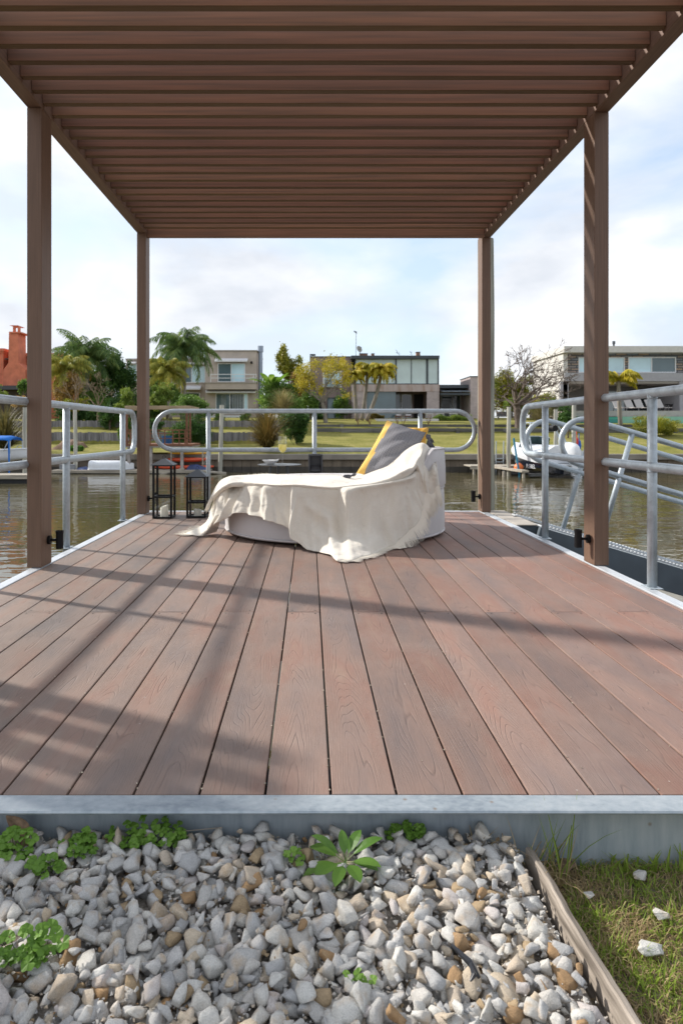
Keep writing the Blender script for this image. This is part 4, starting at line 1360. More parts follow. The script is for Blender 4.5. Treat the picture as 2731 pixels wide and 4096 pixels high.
# bulkhead along the far bank
CONC = mat('bulkhead_cap_concrete', (0.24, 0.215, 0.185), 0.85, var=0.2, vscale=1.2)
PAN = mat('bulkhead_panel', (0.175, 0.14, 0.105), 0.85, var=0.25, vscale=1, stretch=(2.2, 1, 0.7), bump=0.3, bscale=5)
WET = mat('bulkhead_wet', (0.05, 0.042, 0.032), 0.5, var=0.3, vscale=2)
bk = empty('bulkhead', (0, 34.8, -1.33), 'long brown plank bulkhead with concrete cap along the far bank', 'retaining wall')
G().box((-120, 34.55, -0.71), (120, 34.98, -0.42)).build('cap', CONC, bk, bevel=0.02)
g = G(); g2 = G(); g3 = G()
x = -60.0; br = random.Random(2)
while x < 60:
    d_ = br.uniform(0, 0.03)
    g.box((x, 34.70 + d_, -1.06), (x + 0.445, 34.9, -0.711))
    g2.box((x, 34.70 + d_, -2.4), (x + 0.445, 34.9, -1.061))
    if -14 < x < 20:
        for zz in (-0.84, -0.98):
            g3.tube([(x + 0.22, 34.69 + d_, zz), (x + 0.22, 34.71 + d_, zz)], 0.016, 6)
    x += 0.46
g.build('plank_facing', PAN, bk); g2.build('wet_planks', WET, bk); g3.build('bolts', WET, bk)
G().box((-60, 34.91, -2.4), (60, 34.97, -0.715)).build('backing', WET, bk)

FWOOD = mat('grey_fence_wood', (0.20, 0.19, 0.20), 0.9, var=0.35, vscale=1, stretch=(9, 9, 0.8), island=0.25)
FWOOD2 = mat('dark_timber_sleeper', (0.13, 0.125, 0.12), 0.9, var=0.35, vscale=1, stretch=(0.8, 4, 9), island=0.3)
def palisade(name, x0, x1, y, zb, zt, label):
    g = G(); r_ = random.Random(label); x = x0
    while x < x1:
        w = r_.uniform(0.12, 0.17)
        g.box((x, y + r_.uniform(0, 0.03), zb - 0.3), (x + w - 0.012, y + 0.10, zt + r_.uniform(-0.03, 0.03)))
        x += w
    o = g.build(name, FWOOD)
    return tag(o, label, 'timber retaining wall')
palisade('timber_wall', -36, -2.0, 42.05, -0.04, 0.66, 'lower grey upright-board retaining wall across the left lawn')
palisade('timber_wall', -36, -2.0, 45.05, 0.87, 1.41, 'upper grey upright-board retaining wall below the tan house')
def sleepers(x0, x1, y, zb, zt, label):
    g = G(); r_ = random.Random(label); x = x0
    while x < x1:
        w = r_.uniform(1.2, 2.6); n = 2 if zt - zb > 0.3 else 1
        hh = (zt - zb + 0.05) / n
        for i in range(n):
            g.box((x, y + r_.uniform(0, 0.06), zb - 0.05 + i * hh), (x + w - 0.02, y + 0.2, zb - 0.05 + (i + 1) * hh - 0.01))
        if r_.random() < 0.6:
            g.box((x - 0.1, y - 0.07, zb - 0.1), (x + 0.14, y - 0.01, zt + 0.02))
        x += w
    return tag(g.build('timber_wall', FWOOD2), label, 'timber retaining wall')
sleepers(0.3, 38, 46.02, 0.59, 0.93, 'lower grey sleeper retaining wall across the middle and right lawns')
sleepers(0.3, 22, 47.52, 0.98, 1.20, 'upper dark sleeper edging in front of the dark-framed house')

def pilepx(x0, x1, ytop, ybot, Y, label, m=PALEP, lean=0.0):
    a = P(x0, ytop, Y); b = P(x1, ytop, Y)
    base = P((x0 + x1) / 2, ybot, Y)
    pile('mooring_pile', base.x - lean, Y, a.z, (b.x - a.x) / 2, m, label, lean=(lean, 0), group='mooring piles along the far bank', z0=WZ - 1.2, wob=0.015)
pilepx(93, 109, 1630, 1850, 33.4, 'pale mooring pile behind the near left post, by the boat with the blue canopy')
pilepx(295, 310, 1625, 1880, 33.9, 'pale knotty mooring pile rising behind the left railing beside the grey crates')
pilepx(879, 896, 1620, 1878, 34.2, 'pale mooring pile right of the orange kayaks', lean=0.12)
pilepx(2025, 2041, 1628, 1905, 31.6, 'pale mooring pile in the water beside the orange buoy')
pilepx(2213, 2229, 1638, 1880, 33.2, 'pale mooring pile behind the windscreen of the white motorboat')
pilepx(2286, 2303, 1612, 1890, 32.0, 'pale mooring pile with rusty bands behind the outboard motor')

# ================================================================ DOCKS AND BOATS ON THE FAR SIDE
DOCKW = mat('grey_dock_wood', (0.36, 0.32, 0.26), 0.85, var=0.25, vscale=1, stretch=(1, 6, 6))
DOCKD = mat('black_float', (0.02, 0.02, 0.022), 0.6)
Yd = 33.2
a = P(205, 1881, Yd); b = P(905, 1881, Yd)
e = empty('floating_dock', ((a.x + b.x) / 2, Yd + 0.6, WZ), 'long low floating dock carrying the upturned dinghy and kayaks', 'dock')
zt = a.z
g = G()
x = a.x
while x < b.x - 0.9:
    g.box((x, Yd, zt - 0.02), (x + 0.135, Yd + 1.15, zt)); x += 0.14
g.build('decking', DOCKW, e)
G().box((a.x, Yd - 0.03, zt - 0.14), (b.x - 0.9, Yd - 0.002, zt - 0.0)).build('fascia', DOCKW, e)
g = G(); x = a.x + 0.1
while x < b.x - 1.8:
    g.box((x, Yd + 0.01, WZ - 0.2), (x + 1.6, Yd + 1.1, zt - 0.145)); x += 2.0
g.build('float', DOCKD, e, bevel=0.02)
g = G().bar(P(640, 1898, Yd - 0.15), P(735, 1874, Yd + 0.3), 0.35, 0.06)
g.bar(P(810, 1884, Yd - 0.1), P(905, 1893, Yd + 0.1), 0.5, 0.08)
g.build('ramp_board', DOCKW, e)
# upturned dinghy
WHT = mat('boat_white', (0.68, 0.70, 0.73), 0.3, var=0.05)
def hull_mesh(L_, W_, Hh, flip=False, bow=0.5, n=20, m=10, flat=0.55):
    vs = []; fs = []
    for i in range(n + 1):
        t = i / n
        wv = W_ / 2 * (1 - max(0, (t - bow) / (1 - bow)) ** 2.2) * (0.88 + 0.12 * min(1, t * 4))
        hz = Hh * (1 - 0.35 * max(0, (t - bow) / (1 - bow)) ** 2) 
        for j in range(m + 1):
            a = math.pi * j / m
            cx_ = math.cos(a); sx_ = math.sin(a)
            yy = wv * (abs(cx_) ** flat) * (1 if cx_ >= 0 else -1)
            zz = -hz * (sx_ ** 0.7)
            vs.append((t * L_, yy, zz))
    k = m + 1
    for i in range(n):
        for j in range(m):
            fs.append((i * k + j, i * k + j + 1, (i + 1) * k + j + 1, (i + 1) * k + j))
    fs.append(tuple(range(k))); 
    fs.append(tuple(n * k + j for j in range(k - 1, -1, -1)))
    return vs, fs
a = P(363, 1883, Yd + 0.55); b = P(536, 1883, Yd + 0.55)
L_ = b.x - a.x
vs, fs = hull_mesh(L_, 1.0, 0.42, bow=0.55)
vs = [(a.x + x_, Yd + 0.6 + y_, zt + 0.035 - z_ * 1.0) for x_, y_, z_ in vs]
e = empty('dinghy', (a.x + L_ / 2, Yd + 0.6, zt), 'white dinghy lying upside down on the floating dock', 'dinghy')
G().add(vs, fs).build('hull', WHT, e, smooth='auto')
g = G(); rim = []
for i in range(21):
    t = i / 20; wv = 0.5 * (1 - max(0, (t - 0.55) / 0.45) ** 2.2) * (0.88 + 0.12 * min(1, t * 4))
    rim.append((a.x + t * L_, Yd + 0.6 - wv - 0.01, zt + 0.035))
g.tube(rim, 0.03, 6); g.tube([(p[0], 2 * (Yd + 0.6) - p[1], p[2]) for p in rim], 0.03, 6)
g.build('gunwale', WHT, e, smooth=True)
# navy tarp, crates
def lump(name, x0, y0, x1, y1, Y, d, m, label, cat, seed=0, parent=None, group=None):
    a = P(x0, y1, Y); b = P(x1, y0, Y)
    vs = []; fs = []; n, q = 16, 10
    for i in range(n + 1):
        for j in range(q + 1):
            u = i / n; v = j / q
            e_ = (max(0, math.sin(math.pi * u)) ** 0.45) * (max(0, math.sin(math.pi * v)) ** 0.5)
            z = (b.z - a.z) * e_ * (0.75 + 0.45 * vnoise(u * 4 + seed, v * 3, seed))
            vs.append((a.x + (b.x - a.x) * u, Y + d * v, a.z + max(0.001, z)))
    for i in range(n):
        for j in range(q):
            fs.append((i * (q + 1) + j, (i + 1) * (q + 1) + j, (i + 1) * (q + 1) + j + 1, i * (q + 1) + j + 1))
    o = G().add(vs, fs).build(name, m, parent, smooth=True)
    if parent is None: tag(o, label, cat, group)
    return o
NAVY = mat('navy_tarp', (0.035, 0.055, 0.14), 0.6, var=0.3, vscale=3)
lump('tarp', 300, 1866, 364, 1883, Yd + 0.3, 0.5, NAVY, 'crumpled navy tarp beside the upturned dinghy', 'tarp', 1)
CRT = mat('grey_crate', (0.22, 0.23, 0.25), 0.6)
for (x0, x1, lb) in ((238, 262, 'grey plastic crate at the far left end of the dock things'), (268, 300, 'grey plastic crate between the mooring pile and the navy tarp')):
    g = G().px(x0, 1860, x1, 1882, Yd + 0.5, 0.4)
    g.px(x0 - 1, 1858, x1 + 1, 1861, Yd + 0.49, 0.42)
    tag(g.build('crate', CRT, bevel=0.02), lb, 'crate', 'crates on the floating dock')
# kayaks
def kayak(x0, x1, yc, hpx, Y, m, label, z_rest=None):
    a = P(x0, yc, Y); b = P(x1, yc, Y)
    L_ = b.x - a.x; r_ = hpx / F * Y / 2
    vs = []; fs = []; n, q = 24, 12
    for i in range(n + 1):
        t = i / n
        s = max(0.06, math.sin(math.pi * (0.03 + 0.94 * t)) ** 0.42)
        sheer = 0.25 * r_ * (2 * t - 1) ** 4
        for j in range(q):
            an = 2 * math.pi * j / q
            vs.append((a.x + L_ * t, Y + 1.35 * r_ * s * math.cos(an), a.z + sheer + r_ * s * math.sin(an) * (0.8 if math.sin(an) > 0 else 1)))
    for i in range(n):
        for j in range(q):
            fs.append((i * q + j, i * q + (j + 1) % q, (i + 1) * q + (j + 1) % q, (i + 1) * q + j))
    fs.append(tuple(range(q - 1, -1, -1))); fs.append(tuple(n * q + j for j in range(q)))
    o_ = empty('kayak', ((a.x + b.x) / 2, Y, a.z), label, 'kayak', 'kayaks on the floating dock')
    G().add(vs, fs).build('hull', m, o_, smooth=True)
    pts = [((a.x + b.x) / 2 + 0.32 * math.cos(R(t)), Y + 0.62 * r_ * math.sin(R(t)), a.z + r_ * 0.86) for t in range(0, 360, 24)]
    G().tube(pts, 0.02, 6, closed=True).build('cockpit_rim', DOCKD, o_, smooth=True)
    return o_
ORG = mat('kayak_orange_red', (0.62, 0.085, 0.03), 0.35, var=0.08)
YEL = mat('kayak_yellow', (0.75, 0.38, 0.02), 0.35, var=0.08)
kayak(618, 855, 1868, 21, Yd + 0.75, ORG, 'orange-red kayak lying lowest on the dock, under the navy tarp')
kayak(673, 830, 1838, 21, Yd + 0.85, ORG, 'orange-red kayak on the rack just above the lowest one')
kayak(676, 832, 1813, 11, Yd + 0.95, YEL, 'yellow kayak topmost on the rack')
g = G()
for xx in (690, 815):
    p = P(xx, 1880, Yd + 0.85)
    g.box((p.x - 0.03, Yd + 0.55, zt), (p.x + 0.03, Yd + 0.6, zt + 0.95)); g.box((p.x - 0.03, Yd + 1.1, zt), (p.x + 0.03, Yd + 1.15, zt + 0.95))
    for yy in (1852, 1823):
        zz = P(0, yy, Yd + 0.85).z
        g.box((p.x - 0.025, Yd + 0.5, zz - 0.05), (p.x + 0.025, Yd + 1.2, zz))
tag(g.build('kayak_rack', DOCKW), 'plain wooden rack carrying the upper two kayaks', 'rack')
lump('tarp', 742, 1855, 828, 1881, Yd + 0.35, 0.5, NAVY, 'crumpled blue-navy tarp thrown over the lowest kayak', 'tarp', 5)

# timber pavilion on posts over the left bank
RW = mat('reddish_timber', (0.20, 0.085, 0.045), 0.8, var=0.25, vscale=2)
TB = mat('pale_timber_beam', (0.36, 0.27, 0.17), 0.85, var=0.2, vscale=2)
PAVW = mat('pale_grey_post', (0.34, 0.31, 0.29), 0.85, var=0.25, vscale=3)
Yp = 33.6
e = empty('pavilion', (P(630, 1780, Yp).x, Yp + 1.2, WZ), 'open timber pavilion with railings on posts over the bank', 'pavilion')
G().px(500, 1623, 763, 1638, Yp, 0.16).build('beam', TB, e, bevel=0.01)
a0 = P(500, 1623, Yp); b0 = P(763, 1638, Yp)
G().box((b0.x - 0.14, Yp + 0.17, b0.z), (b0.x, Yp + 2.6, a0.z)).build('beam', TB, e)
G().box((a0.x, Yp + 0.17, b0.z), (a0.x + 0.14, Yp + 2.6, a0.z)).build('beam', TB, e)
for x0, x1, dy in ((501, 510, 0.02), (743, 751, 0.02), (757, 764, 1.6), (528, 535, 1.9)):
    G().px(x0, 1638.5, x1, 1776, Yp + dy, 0.13).build('post', RW, e)
G().px(496, 1776, 768, 1784, Yp - 0.05, 2.6).build('floor_deck', RW, e)
G().px(496, 1784.5, 768, 1790, Yp - 0.02, 2.5).build('joist', PAVW, e)
for x0 in (598, 722, 510):
    G().px(x0, 1790.5, x0 + 11, 1915, Yp + 0.05, 0.16).build('leg', PAVW, e)
g = G()
g.px(500, 1718, 763, 1722, Yp, 0.06); g.px(500, 1733, 763, 1736, Yp + 0.01, 0.05)
for xx in (520, 545, 570, 600, 632, 658, 690, 715, 738):
    g.px(xx, 1722, xx + 4, 1776, Yp + 0.012, 0.04)
for xx in (512, 551):
    g.bar(P(xx, 1774, Yp + 0.03), P(xx + 26, 1724, Yp + 0.03), 0.05, 0.05); g.bar(P(xx + 26, 1774, Yp + 0.05), P(xx, 1724, Yp + 0.05), 0.05, 0.05)
g.px(600, 1752, 760, 1755, Yp + 0.02, 0.04)
g.build('railing', RW, e)
g = G(); c = P(668, 1765, Yp + 1.2)
g.lathe([(0.0, -0.28), (0.24, -0.28), (0.28, 0.28), (0.0, 0.28)], (c.x, c.y, c.z), 16)
tag(g.build('barrel', mat('blue_plastic', (0.01, 0.10, 0.26), 0.4), smooth='auto'), 'blue plastic barrel on the floor of the timber pavilion', 'barrel')

# left boat with blue canopy, and its jetty
Yb = 29.0
e = empty('boat', (P(20, 1850, Yb).x, Yb + 0.7, WZ), 'white open boat with a bright blue canopy at the left edge', 'boat')
a = P(-190, 1806, Yb); b = P(86, 1806, Yb)
vs, fs = hull_mesh(b.x - a.x, 1.5, 0.58, bow=0.35, flat=0.6)
G().add([(a.x + x_, Yb + 0.75 + y_ * (1.0), a.z + z_ + 0.10 * (x_ / (b.x - a.x)) ** 2) for x_, y_, z_ in vs], fs).build('hull', WHT, e, smooth='auto')
rim = []
for i in range(21):
    t = i / 20; wv = 0.75 * (1 - max(0, (t - 0.35) / 0.65) ** 2.2) * (0.88 + 0.12 * min(1, t * 4))
    rim.append((a.x + t * (b.x - a.x), Yb + 0.75 - wv, a.z + 0.01 + 0.10 * t * t))
g = G().tube(rim, 0.035, 6); g.tube([(p[0], 2 * (Yb + 0.75) - p[1], p[2]) for p in rim], 0.035, 6)
g.build('gunwale', WHT, e, smooth=True)
BLU = mat('canopy_blue', (0.0, 0.17, 0.62), 0.6, trans=0.2)
c0 = P(-160, 1764, Yb); c1 = P(39, 1743, Yb)
vs = []; fs = []
for i in range(9):
    for j in range(7):
        u, v = i / 8, j / 6
        vs.append((c0.x + (c1.x - c0.x) * u, Yb + 0.1 + 1.3 * v, c0.z + (c1.z - c0.z) * (0.25 + 0.75 * math.sin(math.pi * v) ** 0.6) - (0.06 if i in (0, 8) else 0)))
for i in range(8):
    for j in range(6):
        fs.append((i * 7 + j, (i + 1) * 7 + j, (i + 1) * 7 + j + 1, i * 7 + j + 1))
o = G().add(vs, fs).build('canopy', BLU, e, smooth=True); mm_ = o.modifiers.new('t', 'SOLIDIFY'); mm_.thickness = 0.03
g = G()
for xx, dy in ((37, 0.12), (-100, 0.12), (37, 1.36), (-100, 1.36)):
    p = P(xx, 1762, Yb); g.tube([(p.x, Yb + dy, p.z), (p.x, Yb + dy, a.z - 0.1)], 0.022, 6)
g.tube([P(34, 1766, Yb + 0.1), P(14, 1806, Yb + 0.1)], 0.018, 6)
g.build('canopy_frame', GALV, e)
p0 = P(37, 1762, Yb - 0.15)
tag(G().tube([p0, (p0.x + 0.02, Yb - 0.15, WZ - 0.6)], 0.035, 8).build('mooring_pole', BLU), 'slim bright blue pole at the bow of the canopied boat', 'pole')
g = G(); q = []
for i in range(9):
    a_ = R(180 * i / 8); q.append((b.x - 0.35 + 0.16 * math.cos(a_), Yb + 0.72, a.z + 0.10 + 0.14 * math.sin(a_)))
g.tube(q, 0.014, 5); g.build('bow_rail', GALV, e)
e = empty('jetty', (P(0, 1900, 27.5).x, 27.8, WZ), 'low grey plank jetty under the boat with the blue canopy', 'jetty')
a = P(-300, 1915, 27.2); b = P(112, 1905, 27.2)
g = G(); x = a.x
while x < b.x: 
    g.box((x, 27.2, WZ + 0.30), (x + 0.17, 28.5, WZ + 0.34)); x += 0.18
g.build('decking', DOCKW, e)
G().box((a.x, 27.17, WZ + 0.18), (b.x, 27.195, WZ + 0.335)).build('fascia', DOCKW, e)
G().box((a.x + 0.3, 27.3, WZ - 0.2), (b.x - 0.1, 28.4, WZ + 0.175)).build('float', DOCKD, e)

# right dock with finger, ladder, buoy, motorboat
Yr = 32.6
e = empty('dock', (P(2000, 1880, Yr).x, Yr + 0.5, WZ), 'weathered timber dock with a finger pier beside the motorboat', 'dock')
a = P(1880, 1862, Yr); b = P(2105, 1868, Yr)
zt2 = WZ + 0.42
g = G(); x = a.x
while x < b.x: 
    g.box((x, Yr, zt2 - 0.05), (x + 0.17, Yr + 1.4, zt2)); x += 0.185
g.build('decking', DOCKW, e)
G().box((a.x, Yr - 0.04, zt2 - 0.16), (b.x, Yr - 0.003, zt2)).build('fascia', DOCKW, e)
fa = P(1992, 1872, Yr - 0.2); fb = P(2100, 1899, 30.2)
G().bar((fa.x, Yr - 0.05, zt2 - 0.06), (fb.x, 30.2, zt2 - 0.12), 0.35, 0.09).build('finger_pier', DOCKW, e)
g = G()
for (xx, yy) in ((a.x + 0.2, Yr + 0.1), (a.x + 1.4, Yr + 0.1), (b.x - 0.3, Yr + 0.1), (fb.x - 0.05, 30.3), (fb.x - 0.7, 31.1)):
    g.box((xx - 0.05, yy - 0.05, WZ - 1), (xx + 0.05, yy + 0.05, zt2 - 0.165))
g.build('piles', DOCKW, e)
g = G()
for xx in (1983, 2013):
    p = P(xx, 1764, 34.3); g.tube([(p.x, 34.3, p.z), (p.x, 34.35, WZ)], 0.03, 6)
for yy in (1834, 1848, 1862):
    p = P(1983, yy, 34.3); q = P(2013, yy, 34.3); g.tube([p, q], 0.022, 6)
tag(g.build('ladder', GALV), 'metal ladder on the bulkhead left of the motorboat', 'ladder')
p = P(2073, 1871, 31.3); r_ = 18.6 / F * 31.3
e = empty('buoy', (p.x, p.y, p.z - r_), 'round orange buoy hanging at the end of the timber dock', 'buoy')
g = G().lathe([(0.001, -1.02), (0.35, -0.93), (0.68, -0.72), (0.93, -0.35), (1, 0), (0.93, 0.36), (0.7, 0.72), (0.38, 0.96), (0.24, 1.12), (0.001, 1.14)], (0, 0, 0), 20)
g.v = [(p.x + v[0] * r_, p.y + v[1] * r_, p.z + v[2] * r_) for v in g.v]
g.build('ball', mat('buoy_orange', (0.80, 0.17, 0.03), 0.45), e, smooth=True)
G().tube([(p.x, p.y, p.z + r_ * 1.1), (p.x, p.y, p.z + r_ * 1.5)], r_ * 0.28, 8).build('eye', NAVY, e)
pp0 = P(2053, 1752, 31.0); pp1 = P(2075, 1895, 31.0)
tag(G().tube([pp0, pp1, P(2077, 1925, 31.0)], 0.045, 8).build('mooring_pole', mat('teal_pole', (0.02, 0.22, 0.36), 0.5)), 'slim teal pole leaning beside the orange buoy', 'pole')

# motorboat: stern towards the camera on the right, bow up left
Ym = 31.2
e = empty('motorboat', (P(2175, 1850, Ym).x, Ym + 1.0, WZ), 'white and navy motorboat with tower and outboard motor on a boat lift', 'motorboat')
stern = P(2255, 1858, 30.6); bow = P(2060, 1800, 34.2)
ax = Vector((stern.x - bow.x, stern.y - bow.y, 0)); Lb = ax.length; ax.normalize(); sy = Vector((-ax.y, ax.x, 0))
def bpt(t, s, z):      # t 0 stern .. 1 bow
    v = Vector((stern.x, stern.y, 0)) - ax * Lb * t + sy * s
    return (v.x, v.y, z)
zr = P(0, 1846, Ym).z    # rubbing strake height
NVY = mat('boat_navy', (0.012, 0.016, 0.028), 0.12, var=0.2, coat=0.5)
secs = []
for i in range(13):
    t = i / 12
    w = 1.12 * (1 - max(0, (t - 0.42) / 0.58) ** 2.3)
    sheer = zr + 0.62 * t ** 1.6
    keel = zr - 0.56 + 0.95 * max(0, (t - 0.45) / 0.55) ** 2.2
    secs.append((t, w, sheer, keel))
vs = []; fs = []
for t, w, sh, kl in secs:
    for s, zf in ((-1, 1), (-0.93, 0.5), (-0.72, 0.22), (0, 0), (0.72, 0.22), (0.93, 0.5), (1, 1)):
        vs.append(bpt(t, s * max(w, 0.02), kl + (sh - kl) * zf))
for i in range(12):
    for j in range(6):
        fs.append((i * 7 + j, i * 7 + j + 1, (i + 1) * 7 + j + 1, (i + 1) * 7 + j))
fs.append((0, 1, 2, 3, 4, 5, 6))
G().add(vs, fs).build('hull', NVY, e, smooth='auto')
vs = []; fs = []
for t, w, sh, kl in secs:
    w2 = max(w, 0.02)
    for s, dz in ((-1.03, -0.05), (-1.04, 0.17), (-0.85, 0.50), (-0.45, 0.72), (0, 0.78), (0.45, 0.72), (0.85, 0.50), (1.04, 0.17), (1.03, -0.05)):
        vs.append(bpt(t * 1.015 - 0.005, s * w2, sh + dz * (1 - 0.72 * t ** 1.3)))
for i in range(12):
    for j in range(8):
        fs.append((i * 9 + j, i * 9 + j + 1, (i + 1) * 9 + j + 1, (i + 1) * 9 + j))
fs.append(tuple(range(9)))
G().add(vs, fs).build('deck_cover', WHT, e, smooth='auto')
# white boot stripe of the stern platform
G().bar(bpt(-0.03, -0.9, zr - 0.12), bpt(-0.03, 0.9, zr - 0.12), 0.5, 0.10).build('swim_platform', WHT, e, bevel=0.02)
# windscreen
g = G()
wsb = [bpt(0.60, -0.85, zr + 0.62), bpt(0.72, -0.45, zr + 0.72), bpt(0.72, 0.45, zr + 0.72), bpt(0.60, 0.85, zr + 0.62)]
wst = [bpt(0.54, -0.75, zr + 1.06), bpt(0.64, -0.40, zr + 1.14), bpt(0.64, 0.40, zr + 1.14), bpt(0.54, 0.75, zr + 1.06)]
g.add(wsb + wst, [(0, 1, 5, 4), (1, 2, 6, 5), (2, 3, 7, 6)])
g.build('windscreen', mat('boat_glass', (0.05, 0.09, 0.09), 0.08), e)
g = G().tube(wst, 0.02, 5); g.build('windscreen_frame', GALV, e)
# tower
g = G()
for dt in (0.40, 0.50):
    q = [bpt(dt - 0.16, -1.0, zr + 0.25), bpt(dt - 0.05, -0.92, zr + 1.3), bpt(dt, -0.7, zr + 1.78), bpt(dt, 0.7, zr + 1.78), bpt(dt - 0.05, 0.92, zr + 1.3), bpt(dt - 0.16, 1.0, zr + 0.25)]
    g.tube(q, 0.035, 7)
for s in (-0.7, 0.0, 0.7): g.tube([bpt(0.40, s, zr + 1.78), bpt(0.50, s, zr + 1.78)], 0.03, 6)
for s in (-0.95, 0.95): g.tube([bpt(0.34, s, zr + 1.2), bpt(0.44, s, zr + 1.2)], 0.03, 6)
g.build('tower', GALV, e, smooth=True)
g = G().tube([bpt(0.36, 0.55, zr + 1.52), bpt(0.46, 0.55, zr + 1.52)], 0.15, 12); g.build('speaker', BLACK, e)
# outboard
mo = Vector(bpt(-0.10, 0.15, zr))
def mp_(dt, ds, z): v = Vector(bpt(-0.10 - dt / Lb, 0.15 + ds, z)); return v
vs = []; fs = []
cowl = [(-0.32, 0.16, 0.16), (-0.28, 0.30, 0.22), (-0.10, 0.36, 0.25), (0.10, 0.38, 0.26), (0.22, 0.36, 0.25), (0.30, 0.28, 0.20), (0.33, 0.10, 0.09)]
for z, lx, ly in cowl:
    for j in range(14):
        a = 2 * math.pi * j / 14
        v = mp_(lx * 1.15 * math.cos(a) - 0.35 * z, ly * 1.1 * math.sin(a), zr + 0.50 + z * 1.15 - 0.22 * lx * math.cos(a) * (1 if z > 0 else 0.3))
        vs.append(tuple(v))
for i in range(len(cowl) - 1):
    for j in range(14):
        fs.append((i * 14 + j, i * 14 + (j + 1) % 14, (i + 1) * 14 + (j + 1) % 14, (i + 1) * 14 + j))
fs.append(tuple(6 * 14 + j for j in range(14))); fs.append(tuple(range(13, -1, -1)))
eng = G().add(vs, fs).build('outboard_motor', WHT, e, smooth='auto')
g = G()
g.bar(mp_(0.02, 0, zr + 0.05), mp_(0.18, 0, zr - 0.62), 0.26, 0.30, up=(0, 1, 0.1))
g.bar(mp_(0.15, 0, zr - 0.42), mp_(0.42, 0, zr - 0.50), 0.30, 0.05)
g.bar(mp_(0.10, 0, zr - 0.62), mp_(0.48, 0, zr - 0.70), 0.13, 0.13)
g.build('drive_leg', WHT, eng, bevel=0.03)
g = G()
for a in (0, 120, 240):
    c = mp_(0.50, 0, zr - 0.70); u = Vector((0, 0, 1)) * math.cos(R(a)) + sy * math.sin(R(a)); w_ = ax * 0.05 + u.cross(ax) * 0.09
    g.add([c, c + u * 0.1 + w_, c + u * 0.21, c + u * 0.1 - w_], [(0, 1, 2, 3)])
g.build('propeller', WHT, eng)
# lettering on the side of the boat
fc = bpy.data.curves.new('hull_lettering', 'FONT'); fc.body = 'REBEL'; fc.size = 0.26; fc.extrude = 0.004; fc.align_x = 'CENTER'
to = bpy.data.objects.new('hull_lettering', fc); C.objects.link(to); to.parent = e
pos = Vector(bpt(0.14, -1.17 if False else -1.17, zr - 0.30))
# choose the side of the hull that faces the camera
side = 1 if Vector(bpt(0.3, 1, 0)).y < Vector(bpt(0.3, -1, 0)).y else -1
pos = Vector(bpt(0.22, side * 1.155, zr - 0.30))
dirx = ax if ax.x > 0 else -ax
to.matrix_local = Matrix.Translation(pos - wloc(e)) @ Matrix(((dirx.x, 0, -dirx.y if False else 0, 0), (dirx.y, 0, 0, 0), (0, 1, 0, 0), (0, 0, 0, 1))).to_3x3().to_4x4() if False else Matrix.Translation(pos - wloc(e)) @ Matrix.Rotation(math.atan2(dirx.y, dirx.x), 4, 'Z') @ Matrix.Rotation(R(90), 4, 'X')
fc.materials.append(WHT)
bpy.context.view_layer.update()
tm = bpy.data.meshes.new_from_object(to.evaluated_get(bpy.context.evaluated_depsgraph_get()))
mw = to.matrix_local.copy(); bpy.data.objects.remove(to)
to = bpy.data.objects.new('hull_lettering', tm); C.objects.link(to); to.parent = e; to.matrix_local = mw
if not tm.materials: tm.materials.append(WHT)
# lift cradle
g = G()
for t in (0.12, 0.55):
    g.bar(bpt(t, -1.5, WZ + 0.12), bpt(t, 1.5, WZ + 0.12), 0.16, 0.14)
for s in (-0.6, 0.6): g.bar(bpt(0.0, s, WZ + 0.26), bpt(0.7, s, WZ + 0.26), 0.14, 0.12)
for t in (0.12, 0.55):
    for s in (-0.6, 0.6):
        g.bar(bpt(t, s, WZ + 0.30), bpt(t, s * 0.9, zr - 0.42), 0.06, 0.06)
tag(g.build('boat_lift', mat('lift_grey', (0.12, 0.12, 0.12), 0.7, var=0.3)), 'dark low boat lift frame under the white motorboat', 'boat lift')
p = P(2309, 1772, 33.6)
LR = mat('vest_red', (0.7, 0.06, 0.03), 0.6); LB = mat('vest_blue', (0.01, 0.12, 0.55), 0.6)
for q_, (dx, m_, lb) in enumerate(((-0.06, LR, 'small red float hanging beside the banded mooring pile'), (0.06, LB, 'small blue float hanging beside the red one'))):
    c = Vector((p.x + dx, 33.6, p.z - q_ * 0.12))
    g = G().lathe([(0.001, -0.28), (0.08, -0.22), (0.11, 0), (0.08, 0.22), (0.02, 0.28), (0.02, 0.6)], c, 10)
    tag(g.build('float', m_, smooth='auto'), lb, 'float')
